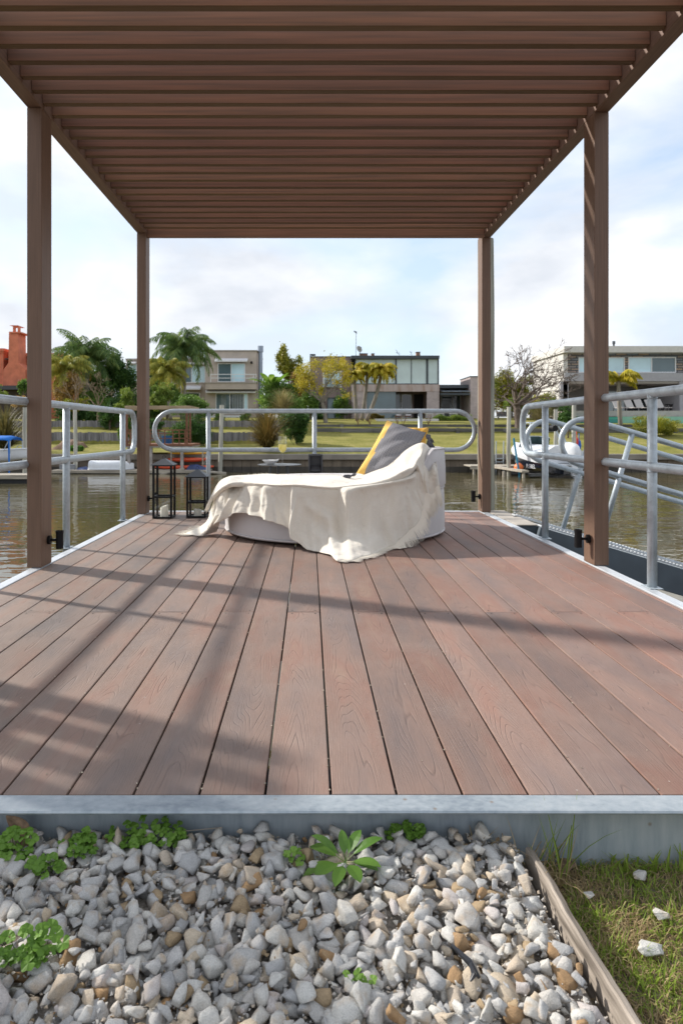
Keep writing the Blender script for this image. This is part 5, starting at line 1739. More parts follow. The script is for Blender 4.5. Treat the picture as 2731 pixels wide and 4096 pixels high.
# ================================================================ HOUSES
PANE_L = glass_pane('pale_blind_glass', (0.58, 0.70, 0.70), 0.15)
PANE_B = glass_pane('sky_blue_glass', (0.55, 0.76, 0.84), 0.12)
PANE_D = glass_pane('dark_glass', (0.035, 0.05, 0.055), 0.06)
PANE_M = glass_pane('mid_glass', (0.10, 0.15, 0.17), 0.06)
DARK = mat('dark_interior', (0.02, 0.019, 0.018), 0.9)
def window(parent, x0, y0, x1, y1, Y, cols, fm, pms, th=3, rows=1, depth=0.08):
    """frame set proud of the wall, panes between the mullions"""
    f = G()
    f.px(x0, y0, x1, y0 + th, Y - depth, depth * 0.9); f.px(x0, y1 - th, x1, y1, Y - depth, depth * 0.9)
    f.px(x0, y0 + th, x0 + th, y1 - th, Y - depth, depth * 0.9); f.px(x1 - th, y0 + th, x1, y1 - th, Y - depth, depth * 0.9)
    cs = [x0 + (x1 - x0) * c for c in cols]
    for c in cs: f.px(c - th / 2, y0 + th, c + th / 2, y1 - th, Y - depth, depth * 0.9)
    w = f.build('window', fm, parent)
    ed = [x0 + th] + cs + [x1 - th]
    for i in range(len(ed) - 1):
        a = ed[i] + (th / 2 if i else 0); b = ed[i + 1] - (th / 2 if i < len(ed) - 2 else 0)
        G().px(a, y0 + th, b, y1 - th, Y - 0.02, 0.015).build('pane', pms[i % len(pms)], w)
    return w

# ---- tan house on the left
Yh = 62.0
TAN = mat('tan_render', (0.47, 0.40, 0.345), 0.9, var=0.10, vscale=1.5)
TAND = mat('tan_trim', (0.37, 0.33, 0.29), 0.9, var=0.08)
e = empty('tan_house', (P(920, 1660, Yh).x, Yh + 3, 1.9), 'two-storey tan flat-roofed house with white awnings, left of centre', 'house')
G().px(822, 1404, 1027, 1690, Yh, 7.5).build('wall', TAN, e)
G().px(819, 1400, 1029, 1404.5, Yh - 0.08, 7.6).build('roof', TAND, e)
G().px(505, 1440, 821.5, 1690, Yh + 1.4, 6).build('wall', TAN, e)
G().px(503, 1434, 821.5, 1440, Yh + 1.3, 6).build('roof', TAND, e)
G().px(818, 1529, 1028, 1533, Yh - 0.95, 1.0).build('balcony_ledge', TAND, e)
G().px(822, 1533.2, 1027, 1557, Yh - 0.9, 0.89).build('balcony_front', TAN, e)
window(e, 871, 1453, 981, 1528, Yh, [0.49], WHITE, [PANE_M, PANE_B])
window(e, 863, 1573, 992, 1655, Yh, [0.44, 0.88], WHITE, [PANE_M, PANE_D, PANE_B])
window(e, 722, 1462, 822, 1531, Yh + 1.4, [0.45], WHITE, [PANE_M, PANE_B])
window(e, 512, 1455, 548, 1530, Yh + 1.4, [], WHITE, [PANE_B])
window(e, 625, 1460, 665, 1530, Yh + 1.4, [], WHITE, [PANE_B])
window(e, 668, 1570, 800, 1650, Yh + 1.4, [0.5], WHITE, [PANE_D])
g = G(); g.px(842, 1496, 1027, 1498.6, Yh - 0.92, 0.04); g.px(842, 1511, 1027, 1513.4, Yh - 0.92, 0.04)
for xx in (842, 935, 1013, 1024): g.px(xx, 1498.6, xx + 2.5, 1529, Yh - 0.92, 0.04)
g.build('balcony_railing', WHITE, e)
AWN = mat('awning_white', (0.66, 0.66, 0.67), 0.7, var=0.08, vscale=3, stretch=(3, 1, 1))
def awning(x0, x1, y0, y1, Y):
    a = P(x0, y0, Y); b = P(x1, y1, Y); g = G()
    g.add([(a.x, Y, a.z), (b.x, Y, a.z), (b.x, Y - 0.6, b.z + 0.12), (a.x, Y - 0.6, b.z + 0.12), (b.x, Y - 0.6, b.z), (a.x, Y - 0.6, b.z), (b.x, Y, a.z - 0.08), (a.x, Y, a.z - 0.08)],
          [(3, 2, 1, 0), (5, 4, 2, 3), (7, 6, 4, 5), (0, 7, 5, 3), (6, 1, 2, 4)])
    g.build('awning', AWN, e)
for (x0_, x1_) in ((930, 976), (885, 905)):
    g = G()
    for i_ in range(7):
        xx_ = x0_ + (x1_ - x0_) * i_ / 7
        g.px(xx_, 1576, xx_ + (x1_ - x0_) / 14, 1652, Yh - 0.035, 0.01)
    g.build('curtain', mat('curtain_grey', (0.30, 0.33, 0.33), 0.8), e)
awning(862, 992, 1433, 1450, Yh); awning(826, 1024, 1558, 1573, Yh - 0.01)
awning(680, 806, 1542, 1560, Yh + 1.4); awning(506, 548, 1447, 1458, Yh + 1.4); awning(700, 822, 1450, 1460, Yh + 1.4)
G().px(838, 1662, 965, 1672, Yh - 0.3, 0.3).build('step', WHITE, e)
p = P(1042, 1610, Yh + 0.5)
g = G().tube([(p.x, p.y, 1.8), (p.x, p.y, P(0, 1408, Yh + .5).z)], 8.5 / F * Yh, 16); g.tube([(p.x, p.y, P(0, 1408, Yh + .5).z), (p.x, p.y, P(0, 1384, Yh + .5).z)], 11.5 / F * Yh, 16)
for yy in (1450, 1500, 1550): g.tube([(p.x, p.y, P(0, yy, Yh + .5).z), (p.x, p.y, P(0, yy - 1.5, Yh + .5).z)], 9.2 / F * Yh, 16)
tag(g.build('flue', mat('blue_grey_flue', (0.30, 0.35, 0.43), 0.4, 0.3), smooth='auto'), 'tall blue-grey metal flue pipe beside the tan house', 'flue')
p = P(1006, 1450, Yh - 0.12); G().lathe([(0.001, -0.12), (0.1, -0.1), (0.1, 0.05), (0.05, 0.12), (0.001, 0.13)], p, 10).build('wall_lamp', BLACK, e)

# ---- middle house
Yc = 60.0
MAUVE = brick_material('mauve_brick', (0.50, 0.42, 0.41), (0.44, 0.37, 0.36), (0.46, 0.39, 0.38), 0.25, 0.08)
def stained(name, c1, c2, c3):
    m = bpy.data.materials.new(name); m.use_nodes = True; n = m.node_tree; b = n.nodes['Principled BSDF']; b.inputs['Roughness'].default_value = 0.9
    geo = mk(n, 'ShaderNodeNewGeometry'); v = mk(n, 'ShaderNodeVectorMath', operation='MULTIPLY'); v.inputs[1].default_value = (2.2, 2.2, 0.5)
    ln(n, geo.outputs['Position'], v.inputs[0]); t = mk(n, 'ShaderNodeTexNoise'); t.inputs['Scale'].default_value = 1; t.inputs['Detail'].default_value = 5; ln(n, v.outputs[0], t.inputs['Vector'])
    r = mk(n, 'ShaderNodeValToRGB'); e_ = r.color_ramp.elements; e_[0].position = 0.4; e_[0].color = c1 + (1,); e_[1].position = 0.68; e_[1].color = c3 + (1,); x = e_.new(0.54); x.color = c2 + (1,)
    ln(n, t.outputs['Fac'], r.inputs['Fac']); ln(n, r.outputs['Color'], b.inputs['Base Color']); return m
STAIN = stained('stained_band', (0.50, 0.42, 0.40), (0.45, 0.36, 0.33), (0.34, 0.22, 0.16))
BRN = stained('brown_mauve_wall', (0.27, 0.205, 0.19), (0.235, 0.18, 0.165), (0.16, 0.12, 0.11))
e = empty('dark_framed_house', (P(1560, 1660, Yc).x, Yc + 3, 1.83), 'two-storey house with a dark-framed glazed upper floor, in the centre', 'house')
G().px(1406, 1566.2, 1466, 1690, Yc, 0.35).build('wall', MAUVE, e); G().px(1707, 1566.2, 1756, 1690, Yc, 0.35).build('wall', MAUVE, e)
G().px(1405, 1537.6, 1757, 1566, Yc - 0.03, 0.40).build('band', STAIN, e)
x1756 = P(1756, 0, Yc).x; x1406 = P(1406, 0, Yc).x
zb_, zm_, zr_ = 1.5, P(0, 1538, Yc).z, P(0, 1424, Yc).z
G().box((x1756 - 0.3, Yc + 0.36, zb_), (x1756, Yc + 7, zm_)).build('wall', MAUVE, e)
G().box((x1406, Yc + 0.36, zb_), (x1406 + 0.3, Yc + 7, zm_)).build('wall', MAUVE, e)
G().box((x1406 + 0.31, Yc + 2.6, zb_), (x1756 - 0.31, Yc + 2.8, zm_)).build('back_wall', BRN, e)
G().box((x1406 + 0.31, Yc + 0.38, zm_ - 0.3), (x1756 - 0.31, Yc + 7, zm_)).build('floor_slab', BRN, e)
G().px(1404, 1422, 1757, 1434, Yc - 0.55, 8).build('roof', DARKM, e)
g = G()
for x0, x1 in ((1418, 1422.5), (1581, 1586), (1643.5, 1646), (1704, 1712), (1750, 1755)): g.px(x0, 1437.5, x1, 1534, Yc - 0.01, 0.12)
g.px(1418, 1434.1, 1755, 1437.3, Yc - 0.01, 0.12); g.px(1418, 1534.1, 1755, 1537.4, Yc - 0.01, 0.12)
g.px(1422.5, 1487, 1581, 1489.5, Yc + 0.0, 0.1); g.px(1540, 1503, 1581, 1505.5, Yc + 0.0, 0.1)
wf = g.build('window', DARKM, e)
for x0, x1, m_ in ((1586, 1643.5, PANE_L), (1646, 1704, PANE_L), (1712, 1750, PANE_L)): G().px(x0, 1437.5, x1, 1534, Yc + 0.06, 0.02).build('pane', m_, wf)
G().px(1422.5, 1437.5, 1581, 1534, Yc + 0.12, 0.02).build('pane', PANE_L, wf)
G().px(1418, 1438, 1755, 1536, Yc + 0.35, 5).build('upper_room', DARK, e)
window(e, 1497, 1576, 1600, 1672, Yc + 2.5, [0.33, 0.7], mat('window_aluminium', (0.35, 0.37, 0.38), 0.4, 0.3), [PANE_M, PANE_D, PANE_M])
window(e, 1604, 1576, 1646, 1672, Yc + 2.5, [], WHITE, [PANE_D])
G().px(1655, 1578, 1692, 1672, Yc + 2.5, 0.05).build('doorway', DARK, e)
G().px(1466, 1566.5, 1582, 1686, Yc + 0.18, 0.03).build('glass_screen', PANE_M, e)
# left block
G().px(1240, 1427.5, 1405.5, 1690, Yc + 0.5, 7).build('wall', BRN, e)
G().px(1239, 1425, 1406, 1427.6, Yc + 0.45, 7).build('coping', DARKM, e)
G().px(1291, 1484, 1366, 1550, Yc + 0.47, 0.02).build('opening', WHITE, e)
window(e, 1295, 1487, 1362, 1548, Yc + 0.46, [0.5], WHITE, [PANE_B])
g = G()
for i in range(16): g.px(1298 + i * 4, 1520, 1299 + i * 4, 1549, Yc + 0.2, 0.03)
g.px(1296, 1519, 1363, 1520.5, Yc + 0.2, 0.03); g.build('balcony_railing', DARKM, e)
window(e, 1308, 1590, 1368, 1676, Yc + 0.49, [0.5], DARKM, [PANE_M])
G().px(1240, 1600, 1300, 1688, Yc + 0.46, 0.035).build('dark_recess', DARK, e)
g = G(); g.px(1239.5, 1416, 1261.5, 1418.5, Yc + 0.4, 1); 
for x0 in (1239.5, 1249.5, 1259): g.px(x0, 1418.5, x0 + 2.5, 1427, Yc + 0.4, 1)
g.build('chimney_cowl', DARKM, e)
# roof things
RED = mat('brick_stub', (0.28, 0.17, 0.12), 0.9, var=0.2)
for x0, x1, y0 in ((1438, 1470, 1413), (1486, 1497, 1413), (1665, 1680, 1407)):
    G().px(x0, y0 + 2, x1, 1421.8, Yc + 2, 0.5).build('chimney', RED, e)
    G().px(x0 - 1, y0, x1 + 1, y0 + 2, Yc + 1.95, 0.6).build('chimney_cap', DARKM, e)
dc = P(1437, 1396, Yc + 1.5)
g = G(); vs = []; fs = []
N_ = 18; q = Matrix.Rotation(R(28), 3, 'Z') @ Matrix.Rotation(R(-22), 3, 'X')
for rr_i, (r_, d_) in enumerate(((0.001, 0.10), (0.14, 0.085), (0.23, 0.04), (0.28, 0.0))):
    for j in range(N_):
        a = 2 * math.pi * j / N_
        vs.append(Vector(dc) + q @ Vector((r_ * math.cos(a), d_, 1.15 * r_ * math.sin(a))))
for i in range(3):
    for j in range(N_): fs.append((i * N_ + j, i * N_ + (j + 1) % N_, (i + 1) * N_ + (j + 1) % N_, (i + 1) * N_ + j))
e2 = empty('satellite_dish', (dc.x, dc.y, P(0, 1422, Yc).z), 'grey satellite dish on the roof of the dark-framed house', 'satellite dish')
o = G().add(vs, fs).build('dish', mat('dish_grey', (0.35, 0.34, 0.30), 0.6), e2, smooth=True); o.modifiers.new('t', 'SOLIDIFY').thickness = 0.015
g = G().tube([dc + Vector((0, 0.1, 0)), dc + Vector((0.05, 0.12, -0.3)), (dc.x + 0.12, dc.y + 0.1, P(0, 1422, Yc).z)], 0.03, 6)
g.tube([dc + q @ Vector((0, 0.05, -0.3)), dc + q @ Vector((0, -0.28, 0))], 0.014, 5); g.tube([dc + q @ Vector((0, -0.24, 0)), dc + q @ Vector((0, -0.34, 0))], 0.04, 6)
g.build('mount', DARKM, e2)
g = G().tube([P(1423, 1424, Yc + 1), P(1424, 1329, Yc + 1)], 0.02, 5)
g.tube([P(1416, 1326, Yc + 1), P(1425, 1329, Yc + 1)], 0.06, 6); g.tube([P(1425, 1327, Yc + 1), P(1425, 1336, Yc + 1)], 0.04, 6); g.tube([P(1417, 1322, Yc + 1), P(1417, 1328, Yc + 1)], 0.03, 6)
tag(g.build('weather_mast', DARKM), 'thin mast with a small weather sensor on the dark-framed house roof', 'mast')
for xs_a, lb in (((1581, 1398, 1598, 1421), 'small bare twig growing over the dark-framed roof, left one'), ((1641, 1406, 1648, 1421), 'small bare twig growing over the dark-framed roof, beside the brick stub')):
    g = G(); b0 = P(xs_a[2], xs_a[3] + 2, Yc + 3); t0 = P(xs_a[0], xs_a[1], Yc + 3)
    for i in range(9):
        s = rng.uniform(0.2, 1); q0_ = b0.lerp(t0, s * 0.8)
        g.tube([q0_, q0_ + Vector((rng.uniform(-.25, .25), 0, rng.uniform(0.02, .2)))], 0.012, 4)
    g.tube([b0, t0], 0.014, 4)
    tag(g.build('twig', DARKM), lb, 'twig')
# right low extension
e3 = empty('low_wing', (P(1820, 1660, Yc).x, Yc + 3, 1.83), 'low single-storey wing with a canopy, joined to the dark-framed house', 'house')
G().px(1757.5, 1539, 1880, 1552, Yc + 0.3, 6).build('roof', DARKM, e3)
G().px(1757.5, 1552.3, 1880, 1690, Yc + 2.6, 3.5).build('wall', BRN, e3)
a = P(1764, 1556, Yc); b = P(1873, 1572, Yc)
o = G().add([(a.x, Yc + 1.5, a.z + 0.05), (b.x, Yc + 1.5, a.z + 0.05), (b.x, Yc - 0.6, b.z + 0.12), (a.x, Yc - 0.6, b.z + 0.12)], [(3, 2, 1, 0)]).build('canopy', mat('canopy_sheet', (0.22, 0.25, 0.29), 0.3, 0.2, var=0.3, vscale=4), e3)
o.modifiers.new('t', 'SOLIDIFY').thickness = 0.05
G().px(1760, 1572, 1878, 1580, Yc - 0.62, 0.06).build('canopy_edge', DARKM, e3)
window(e3, 1762, 1580, 1842, 1680, Yc + 2.55, [0.58], mat('grey_frame', (0.32, 0.32, 0.31), 0.5), [PANE_D, PANE_D])
G().px(1862, 1622, 1878, 1680, Yc + 2.5, 0.06).build('doorway', DARK, e3)
G().px(1880.5, 1507, 1952, 1690, Yc - 0.3, 4).build('chimney_wall', MAUVE, e3)
G().px(1879, 1504, 1954, 1507.3, Yc - 0.36, 4.1).build('coping', DARKM, e3)
# garden pieces in front of the middle house
LOWW = mat('white_low_wall', (0.60, 0.59, 0.60), 0.8, var=0.06)
g = G(); y_ = 53.5
a = P(1496, 1675, y_); b = P(1754, 1699, y_); c = P(1530, 1695, y_)
g.prism([(a.x, a.z), (c.x, b.z - 0.1), (b.x, b.z - 0.1), (b.x, a.z)], y_, y_ + 0.3)
tag(g.build('low_wall', LOWW), 'low white terrace wall in front of the dark-framed house', 'garden wall')
WRD = mat('terrace_chair_wood', (0.17, 0.06, 0.03), 0.6)
CUSH = mat('chair_cushion_white', (0.6, 0.6, 0.62), 0.8)
def tchair(x0, x1, yt, yb, Y, label):
    e_ = empty('terrace_chair', (P((x0 + x1) / 2, yb, Y).x, Y + 0.3, P(0, yb, Y).z), label, 'chair', 'wooden chairs on the terrace')
    h = yb - yt
    for xx in (x0, x1 - 2):
        G().px(xx, yt + h * 0.45, xx + 2, yb, Y, 0.06).build('leg', WRD, e_)
        G().px(xx, yt, xx + 2, yb, Y + 0.5, 0.06).build('leg', WRD, e_)
    G().px(x0, yt + h * 0.45, x1, yt + h * 0.60, Y + 0.07, 0.42).build('seat', WRD, e_)
    G().px(x0 + 1, yt, x1 - 1, yt + h * 0.42, Y + 0.40, 0.09).build('backrest', CUSH, e_)
tchair(1583, 1604, 1656, 1673, 58.3, 'left wooden chair with white cushion on the middle terrace')
tchair(1621, 1643, 1656, 1673, 58.3, 'right wooden chair with white cushion on the middle terrace')
STR = mat('wood_stair', (0.15, 0.12, 0.10), 0.8)
e = empty('garden_stair', (P(1396, 1680, 59.3).x, 59.6, 1.8), 'open-tread timber stair left of the palm trunks', 'stair')
for xx in (1380, 1409):
    G().bar(P(xx, 1680, 58.6), P(xx - 2, 1600, 60.3), 0.08, 0.2).build('stringer', STR, e)
for i in range(8):
    t_ = (i + 0.5) / 8; a = P(1380, 1680 - 80 * t_, 58.6 + 1.7 * t_); b = P(1411, 1680 - 80 * t_, 58.6 + 1.7 * t_)
    G().bar(a, b, 0.24, 0.045).build('tread', STR, e)

# ---- red house on the far left
Yr_ = 56.0
TERR = mat('terracotta_render', (0.60, 0.19, 0.11), 0.9, var=0.15, vscale=2)
e = empty('terracotta_house', (P(20, 1600, Yr_).x, Yr_ + 3, 1.6), 'terracotta house with a tall flared chimney at the left edge', 'house')
G().px(-260, 1412, 15, 1680, Yr_ + 0.2, 7).build('wall', TERR, e)
G().px(-265, 1393, 18, 1404, Yr_ + 0.0, 7.3).build('cornice', TERR, e)
G().px(-262, 1404.2, 16, 1412, Yr_ + 0.1, 7.2).build('cornice', TERR, e)
G().px(15.5, 1425, 250, 1680, Yr_ + 1.2, 6).build('wall', TERR, e)
G().px(15.5, 1412, 252, 1424.8, Yr_ + 1.0, 6.2).build('cornice', TERR, e)
def P2(x, y): p = P(x, y, Yr_); return (p.x, p.z)
g = G(); prof = [P2(18, 1680), P2(113, 1680), P2(113, 1480), P2(86, 1454), P2(84, 1330), P2(48, 1330), P2(46, 1454), P2(27, 1480)]
g.prism(prof, Yr_ - 0.5, Yr_ + 1.0); g.build('chimney', TERR, e)
G().px(42, 1328, 88, 1332.5, Yr_ - 0.6, 1.7).build('chimney_cap', TERR, e)
g = G()
g.px(53, 1306, 60, 1328, Yr_ - 0.4, 0.25); g.px(72, 1306, 79, 1328, Yr_ - 0.4, 0.25); g.px(53, 1306, 60, 1328, Yr_ + 0.6, 0.25); g.px(72, 1306, 79, 1328, Yr_ + 0.6, 0.25)
g.px(60, 1306, 72, 1311, Yr_ - 0.39, 0.2)
g.build('chimney_lantern', TERR, e)
a = P(49, 1305, Yr_); b = P(83, 1305, Yr_); c = P(66, 1299, Yr_)
g = G().add([(a.x, Yr_ - 0.5, a.z), (b.x, Yr_ - 0.5, a.z), (b.x, Yr_ + 1, a.z), (a.x, Yr_ + 1, a.z), (c.x, Yr_ + .25, c.z)], [(0, 1, 4), (1, 2, 4), (2, 3, 4), (3, 0, 4), (3, 2, 1, 0)])
g.build('chimney_hood', TERR, e)
g = G(); a = P(19, 1436, Yr_ + 0.3)
g.px(19, 1433, 44, 1438, Yr_ + 0.1, 1.0)
g.build('eave', mat('dark_eave', (0.05, 0.04, 0.035), 0.8), e)
window(e, 16, 1470, 24, 1512, Yr_ + 1.2, [], DARKM, [PANE_D], th=1.5)
G().px(-260, 1542, 112, 1558, Yr_ - 1.6, 1.0).build('porch_roof', mat('slate_roof', (0.06, 0.06, 0.07), 0.7), e)
G().px(-260, 1558.3, 112, 1680, Yr_ - 0.9, 0.3).build('porch_wall', mat('dark_brown_wall', (0.06, 0.045, 0.035), 0.9), e)

# ---- modern house on the right
Ym_ = 55.0
CREAM = mat('cream_grey_render', (0.58, 0.56, 0.52), 0.85, var=0.05)
GREYR = mat('grey_render', (0.36, 0.355, 0.365), 0.85, var=0.06)
STONE = brick_material('stacked_slate', (0.17, 0.20, 0.24), (0.40, 0.28, 0.19), (0.06, 0.07, 0.08), 0.9, 0.2, 0.035)
e = empty('modern_house', (P(2550, 1650, Ym_).x, Ym_ + 4, 1.6), 'modern grey house with slate cladding and a shaded terrace, at the right edge', 'house')
G().px(2255, 1384, 3050, 1409, Ym_ - 0.9, 8).build('roof', CREAM, e)
z_t = P(0, 1398, Ym_).z
xa = P(2263, 0, Ym_).x
G().box((xa - 0.35, Ym_ - 0.3, 1.4), (xa, Ym_ + 7, P(0, 1409.5, Ym_ - 0.9).z)).build('side_wall', CREAM, e)
g = G()
g.px(2263, 1410, 3050, 1428, Ym_, 0.3); g.px(2263, 1428, 2312, 1491, Ym_, 0.3); g.px(2497, 1428, 2511, 1491, Ym_, 0.3); g.px(2702, 1428, 3050, 1491, Ym_, 0.3)
g.build('stone_cladding', STONE, e)
window(e, 2312, 1429, 2497, 1491, Ym_ + 0.08, [0.55], WHITE, [PANE_B, PANE_B], th=4)
window(e, 2511, 1428, 2702, 1491, Ym_ + 0.08, [0.49], WHITE, [PANE_B, PANE_M], th=4)
G().px(2312, 1427, 2702, 1493, Ym_ + 0.35, 4).build('upper_room', DARK, e)
G().px(2258, 1491.5, 3050, 1525, Ym_ - 0.5, 3).build('balcony_band', GREYR, e)
G().px(2262, 1525.3, 2718, 1534, Ym_ - 0.3, 5).build('ceiling_slab', mat('pale_ceiling', (0.45, 0.42, 0.38), 0.9), e)
G().px(2716, 1525.3, 3050, 1690, Ym_ - 0.45, 5).build('wall', GREYR, e)
G().px(2262, 1534.3, 2715.5, 1690, Ym_ + 4.2, 0.3).build('back_wall', mat('olive_grey_wall', (0.30, 0.29, 0.26), 0.9), e)
G().px(2240, 1525.3, 2272, 1690, Ym_ - 0.3, 0.4).build('wall', GREYR, e)
window(e, 2352, 1562, 2500, 1655, Ym_ + 4.1, [0.5], GREYR, [PANE_M, PANE_L])
window(e, 2503, 1562, 2654, 1655, Ym_ + 4.1, [0.33, 0.72], WHITE, [PANE_D, PANE_D, PANE_D])
PK = mat('terrace_pinkish', (0.40, 0.34, 0.32), 0.85, var=0.08)
o = G().px(2255, 1643, 3050, 1666, 50.5, 8.0).build('terrace', PK)
tag(o, 'pinkish raised terrace in front of the modern house', 'terrace')
POOL = stained('pool_mosaic', (0.23, 0.47, 0.38), (0.25, 0.50, 0.41), (0.27, 0.52, 0.43))
e4 = empty('swimming_pool', (P(2560, 1690, 49.6).x, 50, 1.2), 'pool with a pale turquoise outer wall below the terrace', 'swimming pool')
G().px(2487, 1666.3, 3050, 1694, 49.6, 0.85).build('pool_wall', POOL, e4)
G().px(2300, 1667.5, 2486.5, 1694, 49.9, 0.55).build('pool_wall', mat('pool_teal', (0.05, 0.36, 0.28), 0.4), e4)
G().px(2300, 1677, 2486, 1690, 49.88, 0.01).build('water_line', mat('pool_water', (0.0, 0.25, 0.22), 0.05), e4)
g = G(); c = P(2552, 1541, Ym_ + 1.5)
g.tube([c + Vector((0, 0, 0.25)), c + Vector((0, 0, 0))], 0.03, 6); g.lathe([(0.001, -0.1), (0.14, -0.06), (0.14, 0.04), (0.001, 0.06)], c, 12)
for a_ in (10, 130, 250):
    d_ = Vector((math.cos(R(a_)), math.sin(R(a_)), -0.03)); g.bar(c + d_ * 0.12, c + d_ * 0.75, 0.14, 0.02)
tag(g.build('ceiling_fan', BLACK), 'dark ceiling fan under the terrace roof of the modern house', 'fan')
g = G(); c = P(2453, 1385, Ym_ + 1); g.tube([c, (c.x, c.y, P(0, 1370, Ym_).z)], 0.075, 10); g.tube([(c.x, c.y, P(0, 1370, Ym_).z), (c.x, c.y, P(0, 1358, Ym_).z)], 0.115, 10)
tag(g.build('flue', DARKM, smooth='auto'), 'short dark flue on the flat roof of the modern house', 'flue')
for i, (x0, y0, d_, lb) in enumerate(((2222, 1396, 1.5, 'small dark roof vent above the corner of the modern house'), (2173, 1423, 4.5, 'small dark roof vent at the back left of the modern house'))):
    g = G().px(x0, y0, x0 + 14, y0 + 16, Ym_ + d_, 0.3); g.px(x0 - 2, y0 - 2, x0 + 16, y0, Ym_ + d_ - 0.03, 0.36)
    tag(g.build('roof_vent', DARKM), lb, 'vent')
LNG = mat('lounger_fabric', (0.42, 0.40, 0.38), 0.8)
def lounger(x0, Y, label, m=LNG):
    base = P(x0, 1648, Y); e_ = empty('sun_lounger', (base.x, Y, base.z), label, 'sun lounger', 'pale sun loungers facing the canal')
    z = base.z
    G().bar((base.x + 0.05, Y, z + 0.32), (base.x + 0.05, Y - 1.2, z + 0.30), 0.55, 0.05, up=(0, 0, 1)).build('seat', m, e_)
    G().bar((base.x + 0.05, Y, z + 0.32), (base.x - 0.02, Y + 0.45, z + 0.98), 0.55, 0.05, up=(0, 1, 0)).build('backrest', m, e_)
    for dx in (-0.26, 0.3):
        for dy in (-1.1, 0.1): G().bar((base.x + dx, Y + dy, z + 0.3), (base.x + dx - 0.08, Y + dy, z), 0.04, 0.04).build('leg', BLACK, e_)
lounger(2470, 52.6, 'pale sun lounger just left of the yellow palm trunk on the terrace')
lounger(2517, 52.6, 'pale sun lounger first right of the yellow palm trunk')
lounger(2557, 52.6, 'pale sun lounger second right of the yellow palm trunk')
lounger(2600, 52.6, 'pale sun lounger partly behind the right railing post')
lounger(2637, 52.6, 'pale sun lounger just right of the right railing post')
g = G()
for xx in (2668, 2682, 2698):
    g.px(xx, 1617, xx + 11, 1620, Ym_ + 0.5, 0.35)
for i, (xx, lb) in enumerate(((2666, 'left one of the dark bar stools on the modern terrace'), (2682, 'middle one of the dark bar stools on the modern terrace'), (2698, 'right one of the dark bar stools on the modern terrace'))):
    e_ = empty('bar_stool', (P(xx, 1645, Ym_ + 0.5).x, Ym_ + 0.7, 1.6), lb, 'stool', 'bar stools on the modern terrace')
    G().px(xx, 1617, xx + 12, 1620, Ym_ + 0.5, 0.35).build('seat', BLACK, e_)
    for dx, dy in ((0, 0), (9, 0), (0, 0.3), (9, 0.3)):
        G().bar(P(xx + 1 + dx, 1620, Ym_ + 0.5 + dy), P(xx + dx * 1.3 - 0.5, 1645, Ym_ + 0.5 + dy), 0.04, 0.04).build('leg', BLACK, e_)
tag(G().px(2675, 1603, 2714, 1617, Ym_ + 1.2, 0.6).build('bar_counter', CREAM), 'cream bar counter behind the stools of the modern terrace', 'counter')
WL = mat('white_sling', (0.60, 0.60, 0.62), 0.8)
def wl(x0, Y, lb):
    base = P(x0, 1672, Y); z = base.z
    e_ = empty('garden_chair', (base.x, Y, z), lb, 'chair', 'white garden chairs by the low wing')
    G().bar((base.x, Y, z + 0.35), (base.x, Y - 0.5, z + 0.35), 0.6, 0.05).build('seat', WL, e_)
    G().bar((base.x, Y, z + 0.35), (base.x, Y + 0.2, z + 0.75), 0.6, 0.05, up=(0, 1, 0)).build('backrest', WL, e_)
    for dx in (-.27, .27):
        G().bar((base.x + dx, Y - 0.45, z + 0.33), (base.x + dx, Y - 0.45, z), 0.04, 0.04).build('leg', WL, e_)
        G().bar((base.x + dx, Y, z + 0.33), (base.x + dx, Y, z), 0.04, 0.04).build('leg', WL, e_)
wl(1714, 57.5, 'white garden chair left of the far railing post, by the low wing')
wl(1757, 57.5, 'white garden chair in the middle by the low wing')
wl(1810, 57.5, 'white garden chair furthest right by the low wing')
# far timber bench (behind the bare tree)
g = G(); g.px(1985, 1646, 2050, 1664, 50, 0.1); g.px(1985, 1664.3, 2050, 1667, 49.5, 0.5)
for xx in (1990, 2040): g.px(xx, 1667, xx + 5, 1676, 49.6, 0.1)
tag(g.build('bench', FWOOD2), 'grey timber bench left of the bare tree trunk', 'bench')
# ================================================================ VEGETATION
vr = np.random.default_rng(11)
class LG(G):
    """fast builder for clouds of leaf faces"""
    def leaves(s, cen, size, asp=0.45, up=0.0, n4=True):
        n = len(cen)
        d = vr.normal(size=(n, 3)); d[:, 2] += up; d /= np.linalg.norm(d, axis=1)[:, None]
        w = vr.normal(size=(n, 3)); w = np.cross(d, w); w /= np.linalg.norm(w, axis=1)[:, None]
        sz = size * vr.uniform(0.6, 1.35, size=(n, 1))
        a = cen - d * sz * 0.5; b = cen + w * sz * asp * 0.5; c = cen + d * sz * 0.5; e = cen - w * sz * asp * 0.5
        vs = np.stack([a, b, c, e], 1).reshape(-1, 3)
        base = len(s.v)
        s.v.extend(map(tuple, vs.tolist()))
        s.f.extend([(base + 4 * i, base + 4 * i + 1, base + 4 * i + 2, base + 4 * i + 3) for i in range(n)])
        s.mi.extend([0] * n)
        return s
def clump(cen, rad, n, shell=0.35):
    """n points in clumps scattered over an ellipsoid"""
    cen = np.array(cen, float); rad = np.array(rad, float)
    k = max(5, n // 90)
    cc = vr.normal(size=(k, 3)); cc /= np.linalg.norm(cc, axis=1)[:, None]
    cc *= (vr.uniform(shell, 1.0, size=(k, 1)))
    idx = vr.integers(0, k, size=n)
    off = vr.normal(size=(n, 3)) * 0.2
    p = cc[idx] + off
    return cen + p * rad
LM_DK = leafmat('leaf_dark_green', [(0.024, 0.061, 0.017), (0.061, 0.133, 0.029), (0.122, 0.224, 0.041)])
